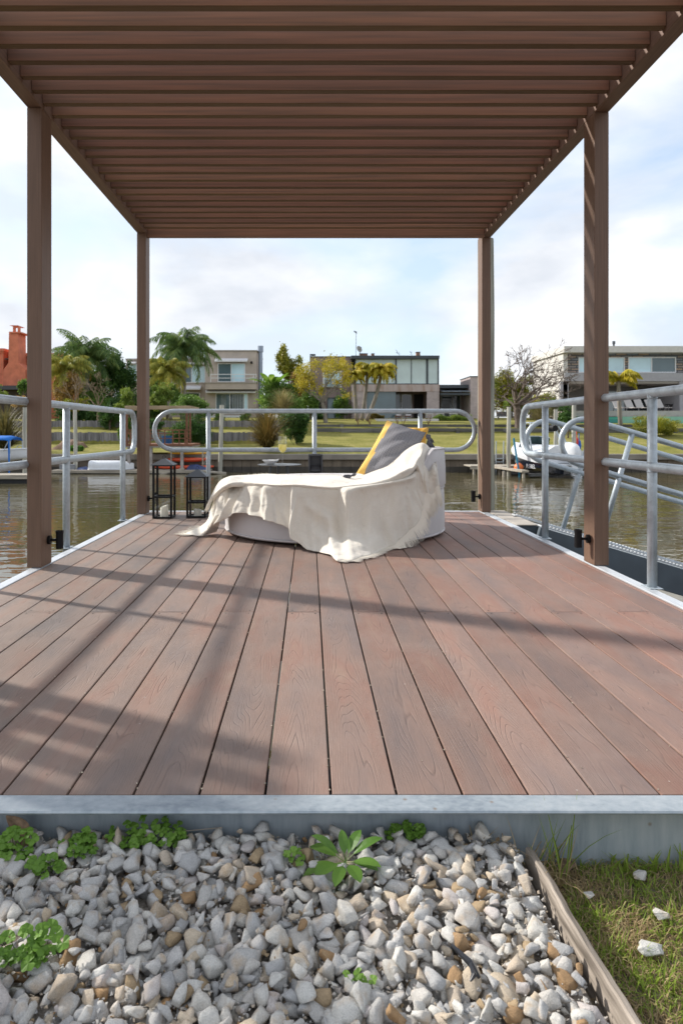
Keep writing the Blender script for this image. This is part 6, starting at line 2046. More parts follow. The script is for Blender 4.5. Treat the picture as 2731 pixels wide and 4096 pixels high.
LM_MD = leafmat('leaf_mid_green', [(0.041, 0.091, 0.02), (0.122, 0.224, 0.041), (0.265, 0.367, 0.072)])
LM_LT = leafmat('leaf_light_green', [(0.078, 0.139, 0.023), (0.186, 0.264, 0.046), (0.341, 0.388, 0.078)])
LM_YL = leafmat('leaf_yellow', [(0.224, 0.182, 0.021), (0.504, 0.364, 0.028), (0.7, 0.504, 0.056)])
LM_YG = leafmat('leaf_yellow_green', [(0.105, 0.15, 0.022), (0.255, 0.27, 0.03), (0.51, 0.42, 0.06)])
LM_PALM = leafmat('palm_green', [(0.046, 0.097, 0.036), (0.14, 0.231, 0.065), (0.385, 0.436, 0.128)])
LM_PALMY = leafmat('palm_olive_yellow', [(0.138, 0.184, 0.046), (0.367, 0.367, 0.069), (0.689, 0.551, 0.115)])
LM_PY = leafmat('palm_yellow', [(0.18, 0.21, 0.018), (0.51, 0.435, 0.03), (0.8, 0.6, 0.075)])
LM_FLAX = leafmat('flax_bronze', [(0.045, 0.042, 0.018), (0.15, 0.112, 0.03), (0.39, 0.255, 0.075)])
LM_STRAW = leafmat('straw_grass', [(0.156, 0.13, 0.052), (0.325, 0.273, 0.117), (0.494, 0.429, 0.208)])
LM_DRY = leafmat('dry_orange', [(0.182, 0.13, 0.052), (0.39, 0.247, 0.078), (0.598, 0.364, 0.078)])
BARK = mat('bark_brown', (0.12, 0.09, 0.065), 0.95, var=0.35, vscale=3, stretch=(3, 3, 0.6))
BARKG = mat('bark_grey', (0.22, 0.195, 0.165), 0.95, var=0.3, vscale=3, stretch=(3, 3, 0.6))
BARKB = mat('bare_branch_brown', (0.13, 0.10, 0.085), 0.95, var=0.25)
def gz(x, Y): return ground_z(x, Y)
def trunk(g, base, top, r0, r1, n=8, bend=0.15, seed=0):
    pts = []; rr = []
    for i in range(7):
        t = i / 6
        p = Vector(base).lerp(Vector(top), t) + Vector((vnoise(t * 2, seed, 1) * bend, vnoise(t * 2, seed, 5) * bend, 0)) * math.sin(math.pi * t)
        pts.append(p); rr.append(r0 + (r1 - r0) * t)
    g.tube(pts, rr, n)
def bush(name, x0, y0, x1, y1, Y, m, n, leaf, label, cat='shrub', group=None, dr=None, trunkm=BARK, asp=0.5, lobes=9, base_y=None, up=0.0):
    """crown that fills the photo rectangle"""
    a = P(x0, y1, Y); b = P(x1, y0, Y)
    cx = (a.x + b.x) / 2; rx = (b.x - a.x) / 2; zc = (a.z + b.z) / 2; rz = (b.z - a.z) / 2
    zg = gz(cx, Y) if base_y is None else P(0, base_y, Y).z
    e_ = empty(name, (cx, Y + rx * 0.6, zg), label, cat, group)
    ry = dr or min(rx, 2.2)
    g = LG(); r_ = np.random.default_rng(abs(hash(label)) % 1000 if False else sum(map(ord, label)))
    n = int(n * 2.6); leaf = leaf * 0.85; per = n // lobes
    for i in range(lobes):
        th = r_.uniform(0, 6.28); q = r_.uniform(0.2, 0.72); h = r_.uniform(-0.62, 0.55)
        c = (cx + rx * q * math.cos(th), Y + ry * 0.6 + ry * q * math.sin(th) * 0.7, zc + rz * h)
        f_ = r_.uniform(0.42, 0.62)
        g.leaves(clump(c, (rx * f_, ry * f_, rz * f_), per), leaf, asp, up)
    g.build('crown', m, e_)
    t = G(); trunk(t, (cx, Y + ry * 0.6, zg - 0.1), (cx, Y + ry * 0.6, zc), max(0.05, rx * 0.08), max(0.02, rx * 0.03), seed=len(label))
    for i in range(6):
        th = i * 1.05; t.tube([(cx, Y + ry * 0.6, zg + (zc - zg) * (0.3 + 0.1 * i)), (cx + rx * 0.5 * math.cos(th), Y + ry * 0.6 + ry * 0.4 * math.sin(th), zc + rz * 0.3)], [rx * 0.035, rx * 0.01], 5)
    t.build('trunk', trunkm, e_)
    return e_

def frond(g, o, az, el, L_, droop, m=27, wl=0.5, wid=0.05, hang=0.8):
    """one feather frond: rachis arc and two rows of hanging leaflets"""
    d = Vector((math.cos(az), math.sin(az), 0)); s = Vector((-d.y, d.x, 0))
    pts = []
    p = Vector(o); ang = el
    for i in range(m + 1):
        pts.append(p.copy())
        ang -= droop / m * (0.5 + i / m)
        p = p + (d * math.cos(ang) + Vector((0, 0, 1)) * math.sin(ang)) * L_ / m
    g.tube(pts[::3] if m % 3 == 0 else pts[::3] + [pts[-1]], [0.028 * L_ / 3 * (1 - 0.8 * i / (m // 3 + 1)) for i in range(len(pts[::3] if m % 3 == 0 else pts[::3] + [pts[-1]]))], 4, cap=False)
    vs = []; fs = []
    for i in range(2, m + 1):
        t = i / m
        l_ = wl * (math.sin(math.pi * min(1, t * 0.92 + 0.06)) ** 0.6) * vr.uniform(0.75, 1.1)
        tan = (pts[i] - pts[i - 1]).normalized()
        for sd in (-1, 1):
            for rep in (0, 1):
                q = pts[i - 1].lerp(pts[i], rep * 0.5)
                dv = (s * sd * (0.75 + 0.2 * vr.normal()) + tan * 0.5 + Vector((0, 0, -hang + 0.25 * vr.normal()))).normalized()
                tip = q + dv * l_ + Vector((0, 0, -0.12 * l_))
                b = len(vs)
                wv = tan * wid * 0.5
                mid = q + dv * l_ * 0.55
                vs += [q - wv * 0.6, q + wv * 0.6, mid + wv, tip, mid - wv]
                fs.append((b, b + 1, b + 2, b + 3, b + 4))
    g.add(vs, fs)
def palm(name, cxp, cyp, Y, Lp, nf, base, trpx, label, m, cat='palm tree', el0=-0.35, el1=1.45, droop=1.75, hang=0.9, wid=0.06, wl=0.27, group=None, azs=None, dead=0):
    """crown centre in photo px, frond length in px, trunk from base px"""
    c = P(cxp, cyp, Y); L_ = Lp / F * Y; b = P(base[0], base[1], Y); b.z = min(b.z, gz(b.x, Y) + 0.05)
    e_ = empty(name, (b.x, Y, b.z), label, cat, group)
    r_ = trpx / 2 / F * Y
    t = G(); pts = []; rr = []
    for i in range(15):
        u = i / 14; p = b.lerp(c, u); p.x += (c.x - b.x) * 0.12 * math.sin(math.pi * u)
        pts.append(p); rr.append(r_ * (1.18 - 0.25 * u) * (1.03 if i % 2 else 0.98) + (0.25 * r_ if u > 0.86 else 0))
    t.tube(pts, rr, 9); t.build('trunk', BARKG, e_, smooth=True)
    g = G()
    for i in range(nf):
        az = (i * 2.39996 + vr.uniform(-0.2, 0.2)) if azs is None else azs[i % len(azs)] + vr.uniform(-0.15, 0.15)
        f_ = i / nf
        el = el0 + (el1 - el0) * f_ ** 0.85 + vr.uniform(-0.12, 0.12)
        frond(g, c + Vector((0, 0, 0.05)), az, el, L_ * vr.uniform(0.85, 1.1) * (1.0 if f_ < 0.85 else 0.8), droop * vr.uniform(0.85, 1.15), wl=L_ * wl, wid=wid, hang=hang)
    g.build('crown', m, e_)
    if dead:
        g = G()
        for i in range(dead): frond(g, c, vr.uniform(0, 6.28), -1.1, L_ * 0.6, 0.5, m=15, wl=L_ * 0.16, wid=wid)
        g.build('dead_fronds', LM_DRY, e_)
    return e_
# queen palms
palm('palm', 350, 1428, 53, 165, 40, (352, 1660), 15, 'big drooping queen palm left of the far left post', LM_PALM, wid=0.05, dead=2)
palm('palm', 262, 1478, 50, 130, 36, (285, 1670), 13, 'yellowish queen palm just right of the near left post', LM_PALMY, wid=0.05)
palm('palm', 738, 1402, 51, 168, 40, (731, 1610), 18, 'tall queen palm in front of the tan house, the larger of the pair', LM_PALM, wid=0.05, dead=1)
palm('palm', 668, 1488, 49, 122, 34, (684, 1640), 12, 'shorter queen palm left of the larger one before the tan house', LM_PALMY, wid=0.05)
# yellow leaning palms
palm('palm', 1417, 1506, 53, 66, 40, (1428, 1676), 13, 'left one of three yellowish palms by the dark-framed house', LM_PY, el0=0.2, droop=2.4, wid=0.055, hang=1.0)
palm('palm', 1470, 1480, 53.6, 76, 42, (1446, 1676), 13, 'middle one of three yellowish palms by the dark-framed house', LM_PY, el0=0.2, droop=2.4, wid=0.055, hang=1.0)
palm('palm', 1526, 1486, 53.2, 84, 44, (1465, 1676), 14, 'right leaning one of three yellowish palms by the dark-framed house', LM_PY, el0=0.1, droop=2.5, wid=0.055, hang=1.0, dead=2)
# yellow palm on the right: few fronds to both sides
palm('palm', 2472, 1520, 47.5, 100, 22, (2480, 1691), 15, 'lone bright yellow palm in front of the modern house', LM_PY, el0=0.4, el1=1.3, droop=2.2, wid=0.07, hang=1.1, azs=[0.1, 3.0, -0.5, 3.6, 0.5, 2.6, -1.2, 1.4])
bush('leafy_tree', 290, 1430, 440, 1625, 56, LM_MD, 6500, 0.19, 'mid green leafy tree filling the gap between the queen palms and the evergreen', 'tree')
bush('leafy_tree', 205, 1450, 290, 1640, 52.5, LM_YG, 4200, 0.17, 'yellowish leafy tree right beside the near left post', 'tree')
bush('leafy_tree', 590, 1490, 730, 1640, 54, LM_MD, 4500, 0.17, 'mid green leafy tree under the pair of queen palms', 'tree')
bush('shrub', 205, 1625, 330, 1700, 46.3, LM_DK, 2600, 0.14, 'dark shrubbery on the upper left terrace, behind the knotty pile')
bush('shrub', 330, 1640, 400, 1710, 46.2, LM_DK, 1600, 0.14, 'dark shrub on the upper terrace right of the knotty pile')
bush('shrub', 1195, 1560, 1290, 1665, 56, LM_MD, 2200, 0.15, 'leafy shrub left of the yellow tree trunk')
bush('thicket', 205, 1560, 430, 1700, 51, LM_MD, 6500, 0.17, 'mixed green thicket under the queen palms')
bush('thicket', 400, 1560, 570, 1700, 49, LM_DK, 5500, 0.17, 'dark green thicket between the bare trees and the far left post')
bush('thicket', 555, 1570, 700, 1690, 50, LM_MD, 4500, 0.17, 'green thicket below the tan house wing')
bush('thicket', 1035, 1500, 1215, 1660, 51, LM_MD, 6500, 0.17, 'dense green thicket around the banana plants')
bush('thicket', 2085, 1560, 2240, 1680, 56, LM_YG, 3500, 0.18, 'olive thicket behind the bare tree, right side')
bush('thicket', 235, 1590, 345, 1650, 46.4, LM_YG, 1500, 0.15, 'yellow-flecked low shrub behind the left railing')
# trees and shrubs: rectangle in photo px
bush('evergreen_tree', 405, 1392, 552, 1620, 54, LM_DK, 5200, 0.20, 'dense dark evergreen between the palms and the far left post', 'tree')
bush('evergreen_tree', 555, 1440, 660, 1620, 55, LM_DK, 3600, 0.20, 'dark tree just right of the far left post', 'tree')
bush('orange_tree', 200, 1475, 320, 1620, 48.5, LM_DRY, 2600, 0.18, 'loose orange-yellow shrub behind the left railing', 'tree')
bush('shrub', 455, 1545, 560, 1645, 43.5, LM_LT, 2600, 0.14, 'light green shrub left of the far left post')
bush('shrub', 590, 1535, 690, 1640, 43.5, LM_LT, 2600, 0.14, 'light green shrub right of the far left post, over the pavilion beam')
bush('shrub', 380, 1600, 480, 1715, 44, LM_DK, 2600, 0.14, 'dark shrub overhanging the upper board wall')
bush('shrub', 460, 1655, 525, 1775, 39.5, LM_MD, 1700, 0.12, 'variegated green shrub left of the pavilion')
bush('shrub', 690, 1568, 838, 1665, 41, LM_MD, 4200, 0.13, 'rounded glossy shrub with pale leaf tips before the tan house')
bush('shrub', 640, 1635, 835, 1785, 39.5, LM_DK, 6500, 0.12, 'large dark green shrub behind the far railing, left part')
bush('shrub', 560, 1660, 660, 1730, 42.2, LM_DK, 2000, 0.13, 'dark shrub behind the timber pavilion')
bush('shrub', 855, 1645, 900, 1695, 46, LM_MD, 500, 0.12, 'small sapling on the upper board wall')
bush('shrub', 960, 1635, 1010, 1715, 45.6, LM_MD, 700, 0.12, 'young small-leaved tree left of the bronze flax')
bush('shrub', 1125, 1630, 1250, 1792, 38.5, LM_DK, 5200, 0.12, 'dense dark green shrub right of the bronze flax')
bush('shrub', 1050, 1560, 1200, 1640, 47, LM_MD, 3000, 0.15, 'green shrub at the foot of the banana plants')
bush('tall_tree', 1108, 1380, 1205, 1530, 66, LM_YG, 3600, 0.24, 'tall bushy olive-green tree behind the banana plants', 'tree')
bush('tall_tree', 1150, 1480, 1250, 1600, 62, LM_DRY, 1500, 0.2, 'dry orange-brown tree between the bananas and the yellow tree', 'tree')
bush('shrub', 60, 1505, 118, 1590, 44, LM_MD, 1300, 0.13, 'grey-green shrub before the terracotta chimney')
bush('shrub', -90, 1530, 14, 1620, 46, LM_LT, 1300, 0.14, 'light green shrub at the left edge before the terracotta house')
bush('shrub', 30, 1580, 130, 1640, 42, LM_DRY, 900, 0.12, 'dry brownish shrub below the terracotta house')
bush('yellow_green_tree', 1975, 1450, 2150, 1670, 62, LM_YG, 5200, 0.24, 'yellow-green leafy tree behind the bare tree', 'tree')
bush('shrub', 2160, 1590, 2290, 1660, 52, LM_DK, 2200, 0.15, 'dark shrub below the side wall of the modern house')
bush('shrub', 2235, 1628, 2330, 1702, 42, LM_DK, 2600, 0.12, 'dark green rounded shrub behind the banded mooring pile')
bush('shrub', 2010, 1585, 2130, 1650, 55, LM_LT, 1600, 0.16, 'bright green shrub around the bare tree trunk')
bush('vine', 1330, 1560, 1405, 1680, 58.5, LM_MD, 2600, 0.14, 'dark green climbing vine beside the timber stair', 'climbing plant')
bush('shrub', 2560, 1655, 2731, 1735, 43.5, LM_YG, 3200, 0.12, 'loose flowering shrub by the pool wall')
bush('shrub', 1205, 1640, 1300, 1680, 57, LM_DK, 900, 0.14, 'dark shrub at the left corner of the dark-framed house')
for i, (x0, x1, Y) in enumerate(((1120, 1260, 75), (520, 640, 80), (150, 330, 76), (1880, 2010, 80))):
    bush('background_tree', x0, 1520, x1, 1640, Y, LM_DK, 2200, 0.3, ['distant dark tree behind the bananas', 'distant dark tree behind the tan house wing', 'distant dark tree behind the queen palms', 'distant dark tree behind the low wing'][i], 'tree', 'distant trees between the houses')
# hedge and agapanthus strip
def strip(name, x0, y0, x1, y1, Y, m, n, leaf, label, cat, asp=0.5, up=0.0, d=0.5):
    a = P(x0, y1, Y); b = P(x1, y0, Y)
    pts = np.column_stack([vr.uniform(a.x, b.x, n), vr.uniform(Y, Y + d, n), vr.uniform(a.z, b.z, n)])
    pts[:, 2] = a.z + (pts[:, 2] - a.z) * (0.75 + 0.25 * np.sin(pts[:, 0] * 5))
    return tag(LG().leaves(pts, leaf, asp, up).build(name, m), label, cat)
strip('hedge', 1473, 1652, 1537, 1674, 56, leafmat('hedge_ochre', [(0.07, 0.06, 0.01), (0.15, 0.12, 0.02), (0.22, 0.17, 0.04)]), 1600, 0.12, 'clipped ochre hedge right of the yellow palm trunks', 'hedge')
strip('agapanthus_bed', 1735, 1660, 1885, 1683, 54, LM_LT, 2600, 0.30, 'bed of bright green strappy plants by the low wing', 'plant bed', 0.15, 1.5)
strip('climber', 1245, 1640, 1300, 1690, 58, LM_DK, 700, 0.16, 'dark ivy on the left block of the dark-framed house', 'climbing plant')
# rose stems
for i, (x0, lb) in enumerate(((1432, 'left bare rose bush on the middle lawn'), (1478, 'second bare rose bush on the middle lawn'), (1590, 'bare rose bush before the white low wall, left'), (1612, 'bare rose bush before the white low wall, right'), (1712, 'bare rose bush by the right end of the white low wall'))):
    g = G(); b = P(x0, 1705, 47.4); b.z = 1.15
    e_ = empty('rose_bush', b, lb, 'shrub', 'pruned rose bushes on the middle lawn')
    for k in range(9):
        a = vr.uniform(0, 6.28); t = b + Vector((math.cos(a) * 0.28, math.sin(a) * 0.2, vr.uniform(0.35, 0.75)))
        g.tube([b, b.lerp(t, 0.5) + Vector((0, 0, 0.08)), t], [0.014, 0.01, 0.006], 4)
    g.build('stems', mat('rose_stem', (0.16, 0.07, 0.05), 0.8), e_)
    LG().leaves(np.array(b) + vr.normal(size=(40, 3)) * [0.22, 0.15, 0.16] + [0, 0, 0.45], 0.07).build('leaves', LM_DRY, e_)
# banana / bird of paradise
def bigleaf(g, o, az, el, L_, W_, droop, n=9):
    d = Vector((math.cos(az), math.sin(az), 0)); s = Vector((-d.y, d.x, 0)); p = Vector(o); ang = el
    vs = []; fs = []
    for i in range(n + 1):
        t = i / n
        w = W_ * (0.06 if t < 0.28 else math.sin(math.pi * (t - 0.28) / 0.72 * 0.93 + 0.2) ** 0.7)
        lift = Vector((0, 0, 0.18 * w))
        vs += [p - s * w + lift, p, p + s * w + lift]
        ang -= droop / n * (0.3 + 1.4 * t)
        p = p + (d * math.cos(ang) + Vector((0, 0, 1)) * math.sin(ang)) * L_ / n
    for i in range(n):
        a = i * 3; fs += [(a, a + 1, a + 4, a + 3), (a + 1, a + 2, a + 5, a + 4)]
    g.add(vs, fs)
LM_BAN = leafmat('banana_leaf', [(0.056, 0.126, 0.017), (0.154, 0.28, 0.035), (0.308, 0.42, 0.084)], 0.45, 0.35)
for i, (cx_, base, nl, Lp_, lb) in enumerate(((1085, 1560, 11, 120, 'bright green banana plant right of the flue, the tallest'), (1120, 1590, 9, 95, 'bright green banana plant, the lower one to the right'), (1060, 1620, 9, 80, 'bright green banana plant at the left, nearest the flue'))):
    b = P(cx_, base, 52 + i); bb_ = b.copy(); bb_.z = gz(b.x, 52)
    e_ = empty('banana_plant', bb_, lb, 'banana plant', 'banana plants between the two middle houses')
    G().tube([bb_, b], [0.16, 0.09], 8).build('stem', BARKG, e_)
    g = G()
    for k in range(nl): bigleaf(g, b + Vector((0, 0, -0.3)), k * 2.4 + i, vr.uniform(0.7, 1.35), Lp_ / F * 52, 0.26, vr.uniform(0.6, 1.5))
    g.build('leaves', LM_BAN, e_)
# flax clumps / strappy plants
def blades(name, cx_, yb, Y, rx, ht, n, m, label, cat='plant', spread=0.9, w=0.035, dr=1.0, dead=None):
    b = P(cx_, yb, Y); Rm = rx / F * Y; Hm = ht / F * Y
    e_ = empty(name, b, label, cat)
    g = G(); vs = []; fs = []
    for i in range(n):
        az = vr.uniform(0, 6.28); el = vr.uniform(0.12, 1.5) ** 1.0
        L_ = math.hypot(Rm, Hm) * 0.5 * vr.uniform(1.2, 1.9) * (Hm * math.sin(el) + Rm * math.cos(el)) / max(Hm, Rm)
        d = Vector((math.cos(az), math.sin(az), 0)); s = Vector((-d.y, d.x, 0)) * w
        p = b + Vector((math.cos(az), math.sin(az), 0)) * Rm * 0.12 * vr.uniform(0, 1); ang = el + 0.35
        q = []
        for k in range(5):
            q.append(p.copy()); ang -= dr * 0.22 * (0.5 + k * 0.4)
            p = p + (d * math.cos(ang) + Vector((0, 0, 1)) * math.sin(ang)) * L_ / 4
        bb = len(vs)
        for k in range(5):
            ww_ = 1 - (k / 4) ** 2 * 0.9; vs += [q[k] - s * ww_, q[k] + s * ww_]
        for k in range(4): fs.append((bb + 2 * k, bb + 2 * k + 1, bb + 2 * k + 3, bb + 2 * k + 2))
    g.add(vs, fs).build('leaves', m, e_)
    return e_
blades('flax', 1068, 1792, 36.3, 88, 175, 900, LM_FLAX, 'big bronze flax clump on the bulkhead behind the wine glass', w=0.02)
blades('flax', 20, 1795, 36.3, 105, 165, 800, leafmat('flax_olive', [(0.04, 0.045, 0.02), (0.12, 0.11, 0.04), (0.30, 0.23, 0.07)]), 'large olive flax clump behind the boat with the blue canopy', w=0.02)
blades('pampas_grass', 1130, 1650, 46, 60, 95, 700, LM_STRAW, 'tall pale straw grass above the bronze flax', w=0.012)
blades('pampas_grass', 2165, 1690, 47, 60, 85, 700, LM_STRAW, 'tall pale straw grass right of the bare tree', w=0.012)
blades('strappy_plant', 2625, 1735, 43.0, 70, 60, 420, LM_YG, 'loose strappy plant under the flowering shrub by the pool', w=0.015)
# soil heap
o = lump('soil_heap', 195, 1748, 310, 1806, 37.5, 2.6, mat('earth_brown', (0.17, 0.105, 0.065), 0.95, var=0.3, vscale=2), 'small heap of brown soil on the left lawn', 'soil heap', 3)
bush('shrub', 262, 1780, 325, 1812, 36.5, leafmat('nasturtium', [(0.03, 0.09, 0.012), (0.08, 0.20, 0.02), (0.14, 0.28, 0.03)]), 900, 0.12, 'low bright green plant beside the soil heap', 'plant')
# yellow tree with visible limbs
def branchy(g, p, d, L_, r, depth, tips, spread=0.55, up=0.15, minr=0.012, seg=3, ratio=0.74, kids_=(2, 3)):
    pts = [p]; rr = [r]
    for i in range(seg):
        d = (d + Vector((vr.normal() * 0.14, vr.normal() * 0.14, vr.normal() * 0.10 + up * 0.12))).normalized()
        pts.append(pts[-1] + d * L_ / seg); rr.append(r * (1 - 0.32 * (i + 1) / seg))
    g.tube(pts, rr, 6 if r > 0.05 else (4 if r > 0.02 else 3), cap=False)
    if depth <= 0:
        tips.append(pts[-1]); return
    k = int(vr.integers(kids_[0], kids_[1] + 1))
    for i in range(k):
        a = vr.uniform(0, 6.28); o_ = d.orthogonal().normalized(); o2 = d.cross(o_)
        nd = (d + (o_ * math.cos(a) + o2 * math.sin(a)) * spread * vr.uniform(0.7, 1.4)).normalized()
        s = pts[-1] if i < 2 else pts[seg - 1]
        branchy(g, s, nd, L_ * ratio * vr.uniform(0.8, 1.15), max(minr, rr[-1] * 0.72), depth - 1, tips, spread, up, minr, seg, ratio, kids_)
Yt = 50.0
b = P(1303, 1712, Yt); b.z = gz(b.x, Yt) - 0.1
e_ = empty('yellow_tree', b, 'spreading yellow-leaved tree with pale limbs before the dark-framed house', 'tree')
g = G(); tips = []
fk = P(1290, 1612, Yt)
g.tube([b, b.lerp(fk, 0.5) + Vector((0.05, 0, 0)), fk], [0.17, 0.14, 0.13], 9)
for tgt in ((1215, 1560), (1250, 1500), (1300, 1490), (1345, 1530), (1375, 1500), (1310, 1450)):
    t_ = P(tgt[0], tgt[1], Yt + vr.uniform(-1.3, 1.3)); d = (t_ - fk)
    branchy(g, fk, d.normalized(), d.length * 0.62, 0.075, 3, tips, 0.5, 0.1, 0.012, 3, 0.55)
g.build('trunk', BARKG, e_)
lg = LG()
tp = np.array([list(t) for t in tips])
lim0 = P(1183, 1580, Yt); lim1 = P(1385, 1428, Yt)
tp[:, 0] = np.clip(tp[:, 0], lim0.x, lim1.x); tp[:, 2] = np.clip(tp[:, 2], lim0.z, lim1.z)
ex = []
for (x_, y_, w_) in ((1205, 1530, 16), (1225, 1470, 16), (1262, 1455, 16), (1250, 1540, 12), (1330, 1440, 20), (1352, 1470, 16), (1300, 1470, 10), (1195, 1490, 12), (1285, 1560, 10), (1370, 1450, 10), (1230, 1515, 14)):
    c = P(x_, y_, Yt + vr.uniform(-0.6, 0.6)); ex.append(np.array(c) + vr.normal(size=(300, 3)) * [w_ / F * Yt * 0.75, 0.4, 0.22])
cen = np.concatenate([tp[vr.integers(0, len(tp), 3200)] + vr.normal(size=(3200, 3)) * [0.22, 0.22, 0.16]] + ex)
lg.leaves(cen, 0.13, 0.5); lg.build('crown', leafmat('golden_leaf', [(0.20, 0.22, 0.03), (0.42, 0.36, 0.035), (0.74, 0.54, 0.05)]), e_)
G().bar(P(1318, 1690, Yt), P(1325, 1712, Yt - 0.3), 0.06, 0.06).build('stake', BARK, e_)
# bare tree on the right
Yt = 47.0
b = P(2077, 1712, Yt); b.z = gz(b.x, Yt) - 0.1
e_ = empty('bare_tree', b, 'wide leafless tree with tangled brown branches on the right lawn', 'tree')
g = G(); tips = []
fk = P(2066, 1625, Yt)
g.tube([b, b.lerp(fk, 0.4), fk], [0.34, 0.26, 0.24], 10)
for tx, ty, r_ in ((2055, 1530, .15), (2010, 1580, .10), (1985, 1500, .09), (2020, 1470, .09), (2120, 1560, .13), (2170, 1490, .11), (2200, 1560, .10), (2100, 1470, .1), (2240, 1520, .09), (2150, 1430, .09), (1990, 1610, .07), (2230, 1590, .07)):
    t_ = P(tx, ty, Yt + vr.uniform(-2.2, 2.2)); d = t_ - fk
    branchy(g, fk, d.normalized(), d.length * 0.56, r_, 5, tips, 0.68, 0.02, 0.017, 3, 0.68, (2, 3))
g.build('trunk', BARKB, e_)
# brown leafless thicket on the left
Yt = 45.8
for i, (x0, tops, lb) in enumerate(((300, ((240, 1540), (285, 1500), (330, 1520), (360, 1560)), 'bare brown-branched shrub tree behind the left railing'), (395, ((350, 1580), (400, 1530), (440, 1560), (380, 1500)), 'bare pale-trunked tree left of the dark evergreen'))):
    b = P(x0, 1690, Yt); b.z = gz(b.x, Yt) - 0.1
    e_ = empty('bare_tree', b, lb, 'tree'); g = G(); tips = []
    fk = P(x0, 1630, Yt); g.tube([b, fk], [0.13, 0.10], 8)
    for tx, ty in tops:
        t_ = P(tx, ty, Yt + vr.uniform(-0.8, 0.8)); d = t_ - fk
        branchy(g, fk, d.normalized(), d.length * 0.5, 0.05, 4, tips, 0.6, 0.05, 0.013, 3, 0.66, (2, 3))
    g.build('trunk', mat('branch_tan', (0.24, 0.18, 0.12), 0.95, var=0.2), e_)

# ================================================================ FOREGROUND: timber edging, gravel, grass, weeds
EDG = mat('weathered_edging_wood', (0.20, 0.165, 0.13), 0.9, var=0.4, vscale=1, stretch=(60, 4, 60), bump=0.8, bscale=1, bdist=0.006, col2=(0.33, 0.285, 0.24))
g = G(); k = 90
vs = []; fs = []
for i in range(k + 1):
    t = i / k; y = 1.435 - 1.35 * t; x = 0.452 + 0.10 * t * 0.75
    w0 = 0.004 * vnoise(t * 9, 1) + 0.002 * vnoise(t * 40, 3); tp_ = -0.074 + 0.007 * vnoise(t * 6, 4) + 0.003 * vnoise(t * 31, 9)
    vs += [(x - 0.004 + w0, y, -0.20), (x + 0.002 + w0, y, tp_ - 0.003), (x + 0.005 + w0, y, tp_), (x + 0.015 + w0, y, tp_ - 0.002), (x + 0.018 + w0, y, tp_ - 0.006), (x + 0.020, y, -0.20)]
for i in range(k):
    for j in range(6):
        a = i * 6 + j; b_ = i * 6 + (j + 1) % 6
        fs.append((a, b_, b_ + 6, a + 6))
fs.append((5, 4, 3, 2, 1, 0)); fs.append(tuple(k * 6 + j for j in range(6)))
tag(G().add(vs, fs).build('edging_board', EDG), 'weathered timber board between the gravel and the grass', 'edging board')

# stones
sr = random.Random(21)
protos = []
for q in range(26):
    bm = bmesh.new()
    ax_ = (1.0, sr.uniform(0.6, 0.9), sr.uniform(0.45, 0.8))
    for i in range(sr.choice((9, 11, 13, 16))):
        v = Vector((sr.gauss(0, 1), sr.gauss(0, 1), sr.gauss(0, 1))).normalized() * sr.uniform(0.82, 1.05)
        bm.verts.new((v.x * ax_[0], v.y * ax_[1], v.z * ax_[2]))
    r_ = bmesh.ops.convex_hull(bm, input=bm.verts)
    for v in [v for v in bm.verts if not v.link_faces]: bm.verts.remove(v)
    bmesh.ops.subdivide_edges(bm, edges=list(bm.edges), cuts=2, use_grid_fill=True)
    bmesh.ops.triangulate(bm, faces=[f for f in bm.faces if len(f.verts) > 4])
    for _ in range(1): bmesh.ops.smooth_vert(bm, verts=list(bm.verts), factor=(0.12, 0.22, 0.36)[q % 3], use_axis_x=True, use_axis_y=True, use_axis_z=True)
    for v in bm.verts:
        n_v = mnoise.noise(v.co * 1.8 + Vector((q * 7.1, 0, 0))); n2 = mnoise.noise(v.co * 4.5 + Vector((0, q * 3.3, 0))); n3 = mnoise.noise(v.co * 9 + Vector((0, q * 3.3, 5)))
        v.co *= 1.04 * (1 + 0.10 * n_v + 0.09 * n2 + 0.06 * n3)
    bm.verts.index_update()
    protos.append((np.array([v.co[:] for v in bm.verts]), [tuple(v.index for v in f.verts) for f in bm.faces]))
    bm.free()
allv = []; allf = []; base = 0
def put(x, y, z, s):
    global base
    V, Fc = protos[sr.randrange(len(protos))]
    a, b_, c = sr.uniform(0, 6.28), sr.gauss(0, 0.5), sr.gauss(0, 0.5)
    M_ = np.array((Matrix.Rotation(b_, 3, 'X') @ Matrix.Rotation(c, 3, 'Y') @ Matrix.Rotation(a, 3, 'Z')))
    W = (V * s) @ M_.T + np.array([x, y, z])
    allv.append(W); allf.extend([tuple(i + base for i in f) for f in Fc]); base += len(W)
def edge_x(y): return 0.443 + (1.435 - y) / 1.35 * 0.075
placed = []
def layer(step, smin, smax, z0, dz, thin=1.0):
    y = 0.7
    while y < 1.53:
        x = -1.15
        while x < 0.5:
            xx = x + sr.uniform(-0.45, 0.45) * step; yy = y + sr.uniform(-0.45, 0.45) * step
            s = sr.uniform(smin, smax) * (1.25 if sr.random() < 0.08 else 1)
            if xx < edge_x(yy) - s * 0.75 and yy < 1.49 - s * 0.55 and sr.random() < thin:
                put(xx, yy, z0 + sr.uniform(-dz, dz) + 0.024 * max(0, (yy - 1.22) / 0.27), s)
            x += step
        y += step * 0.88
layer(0.034, 0.016, 0.024, -0.124, 0.006)
layer(0.034, 0.017, 0.029, -0.110, 0.006)
layer(0.038, 0.016, 0.031, -0.098, 0.006, 1.0)
layer(0.048, 0.011, 0.022, -0.090, 0.006, 0.9)
layer(0.062, 0.015, 0.030, -0.085, 0.005, 0.55)
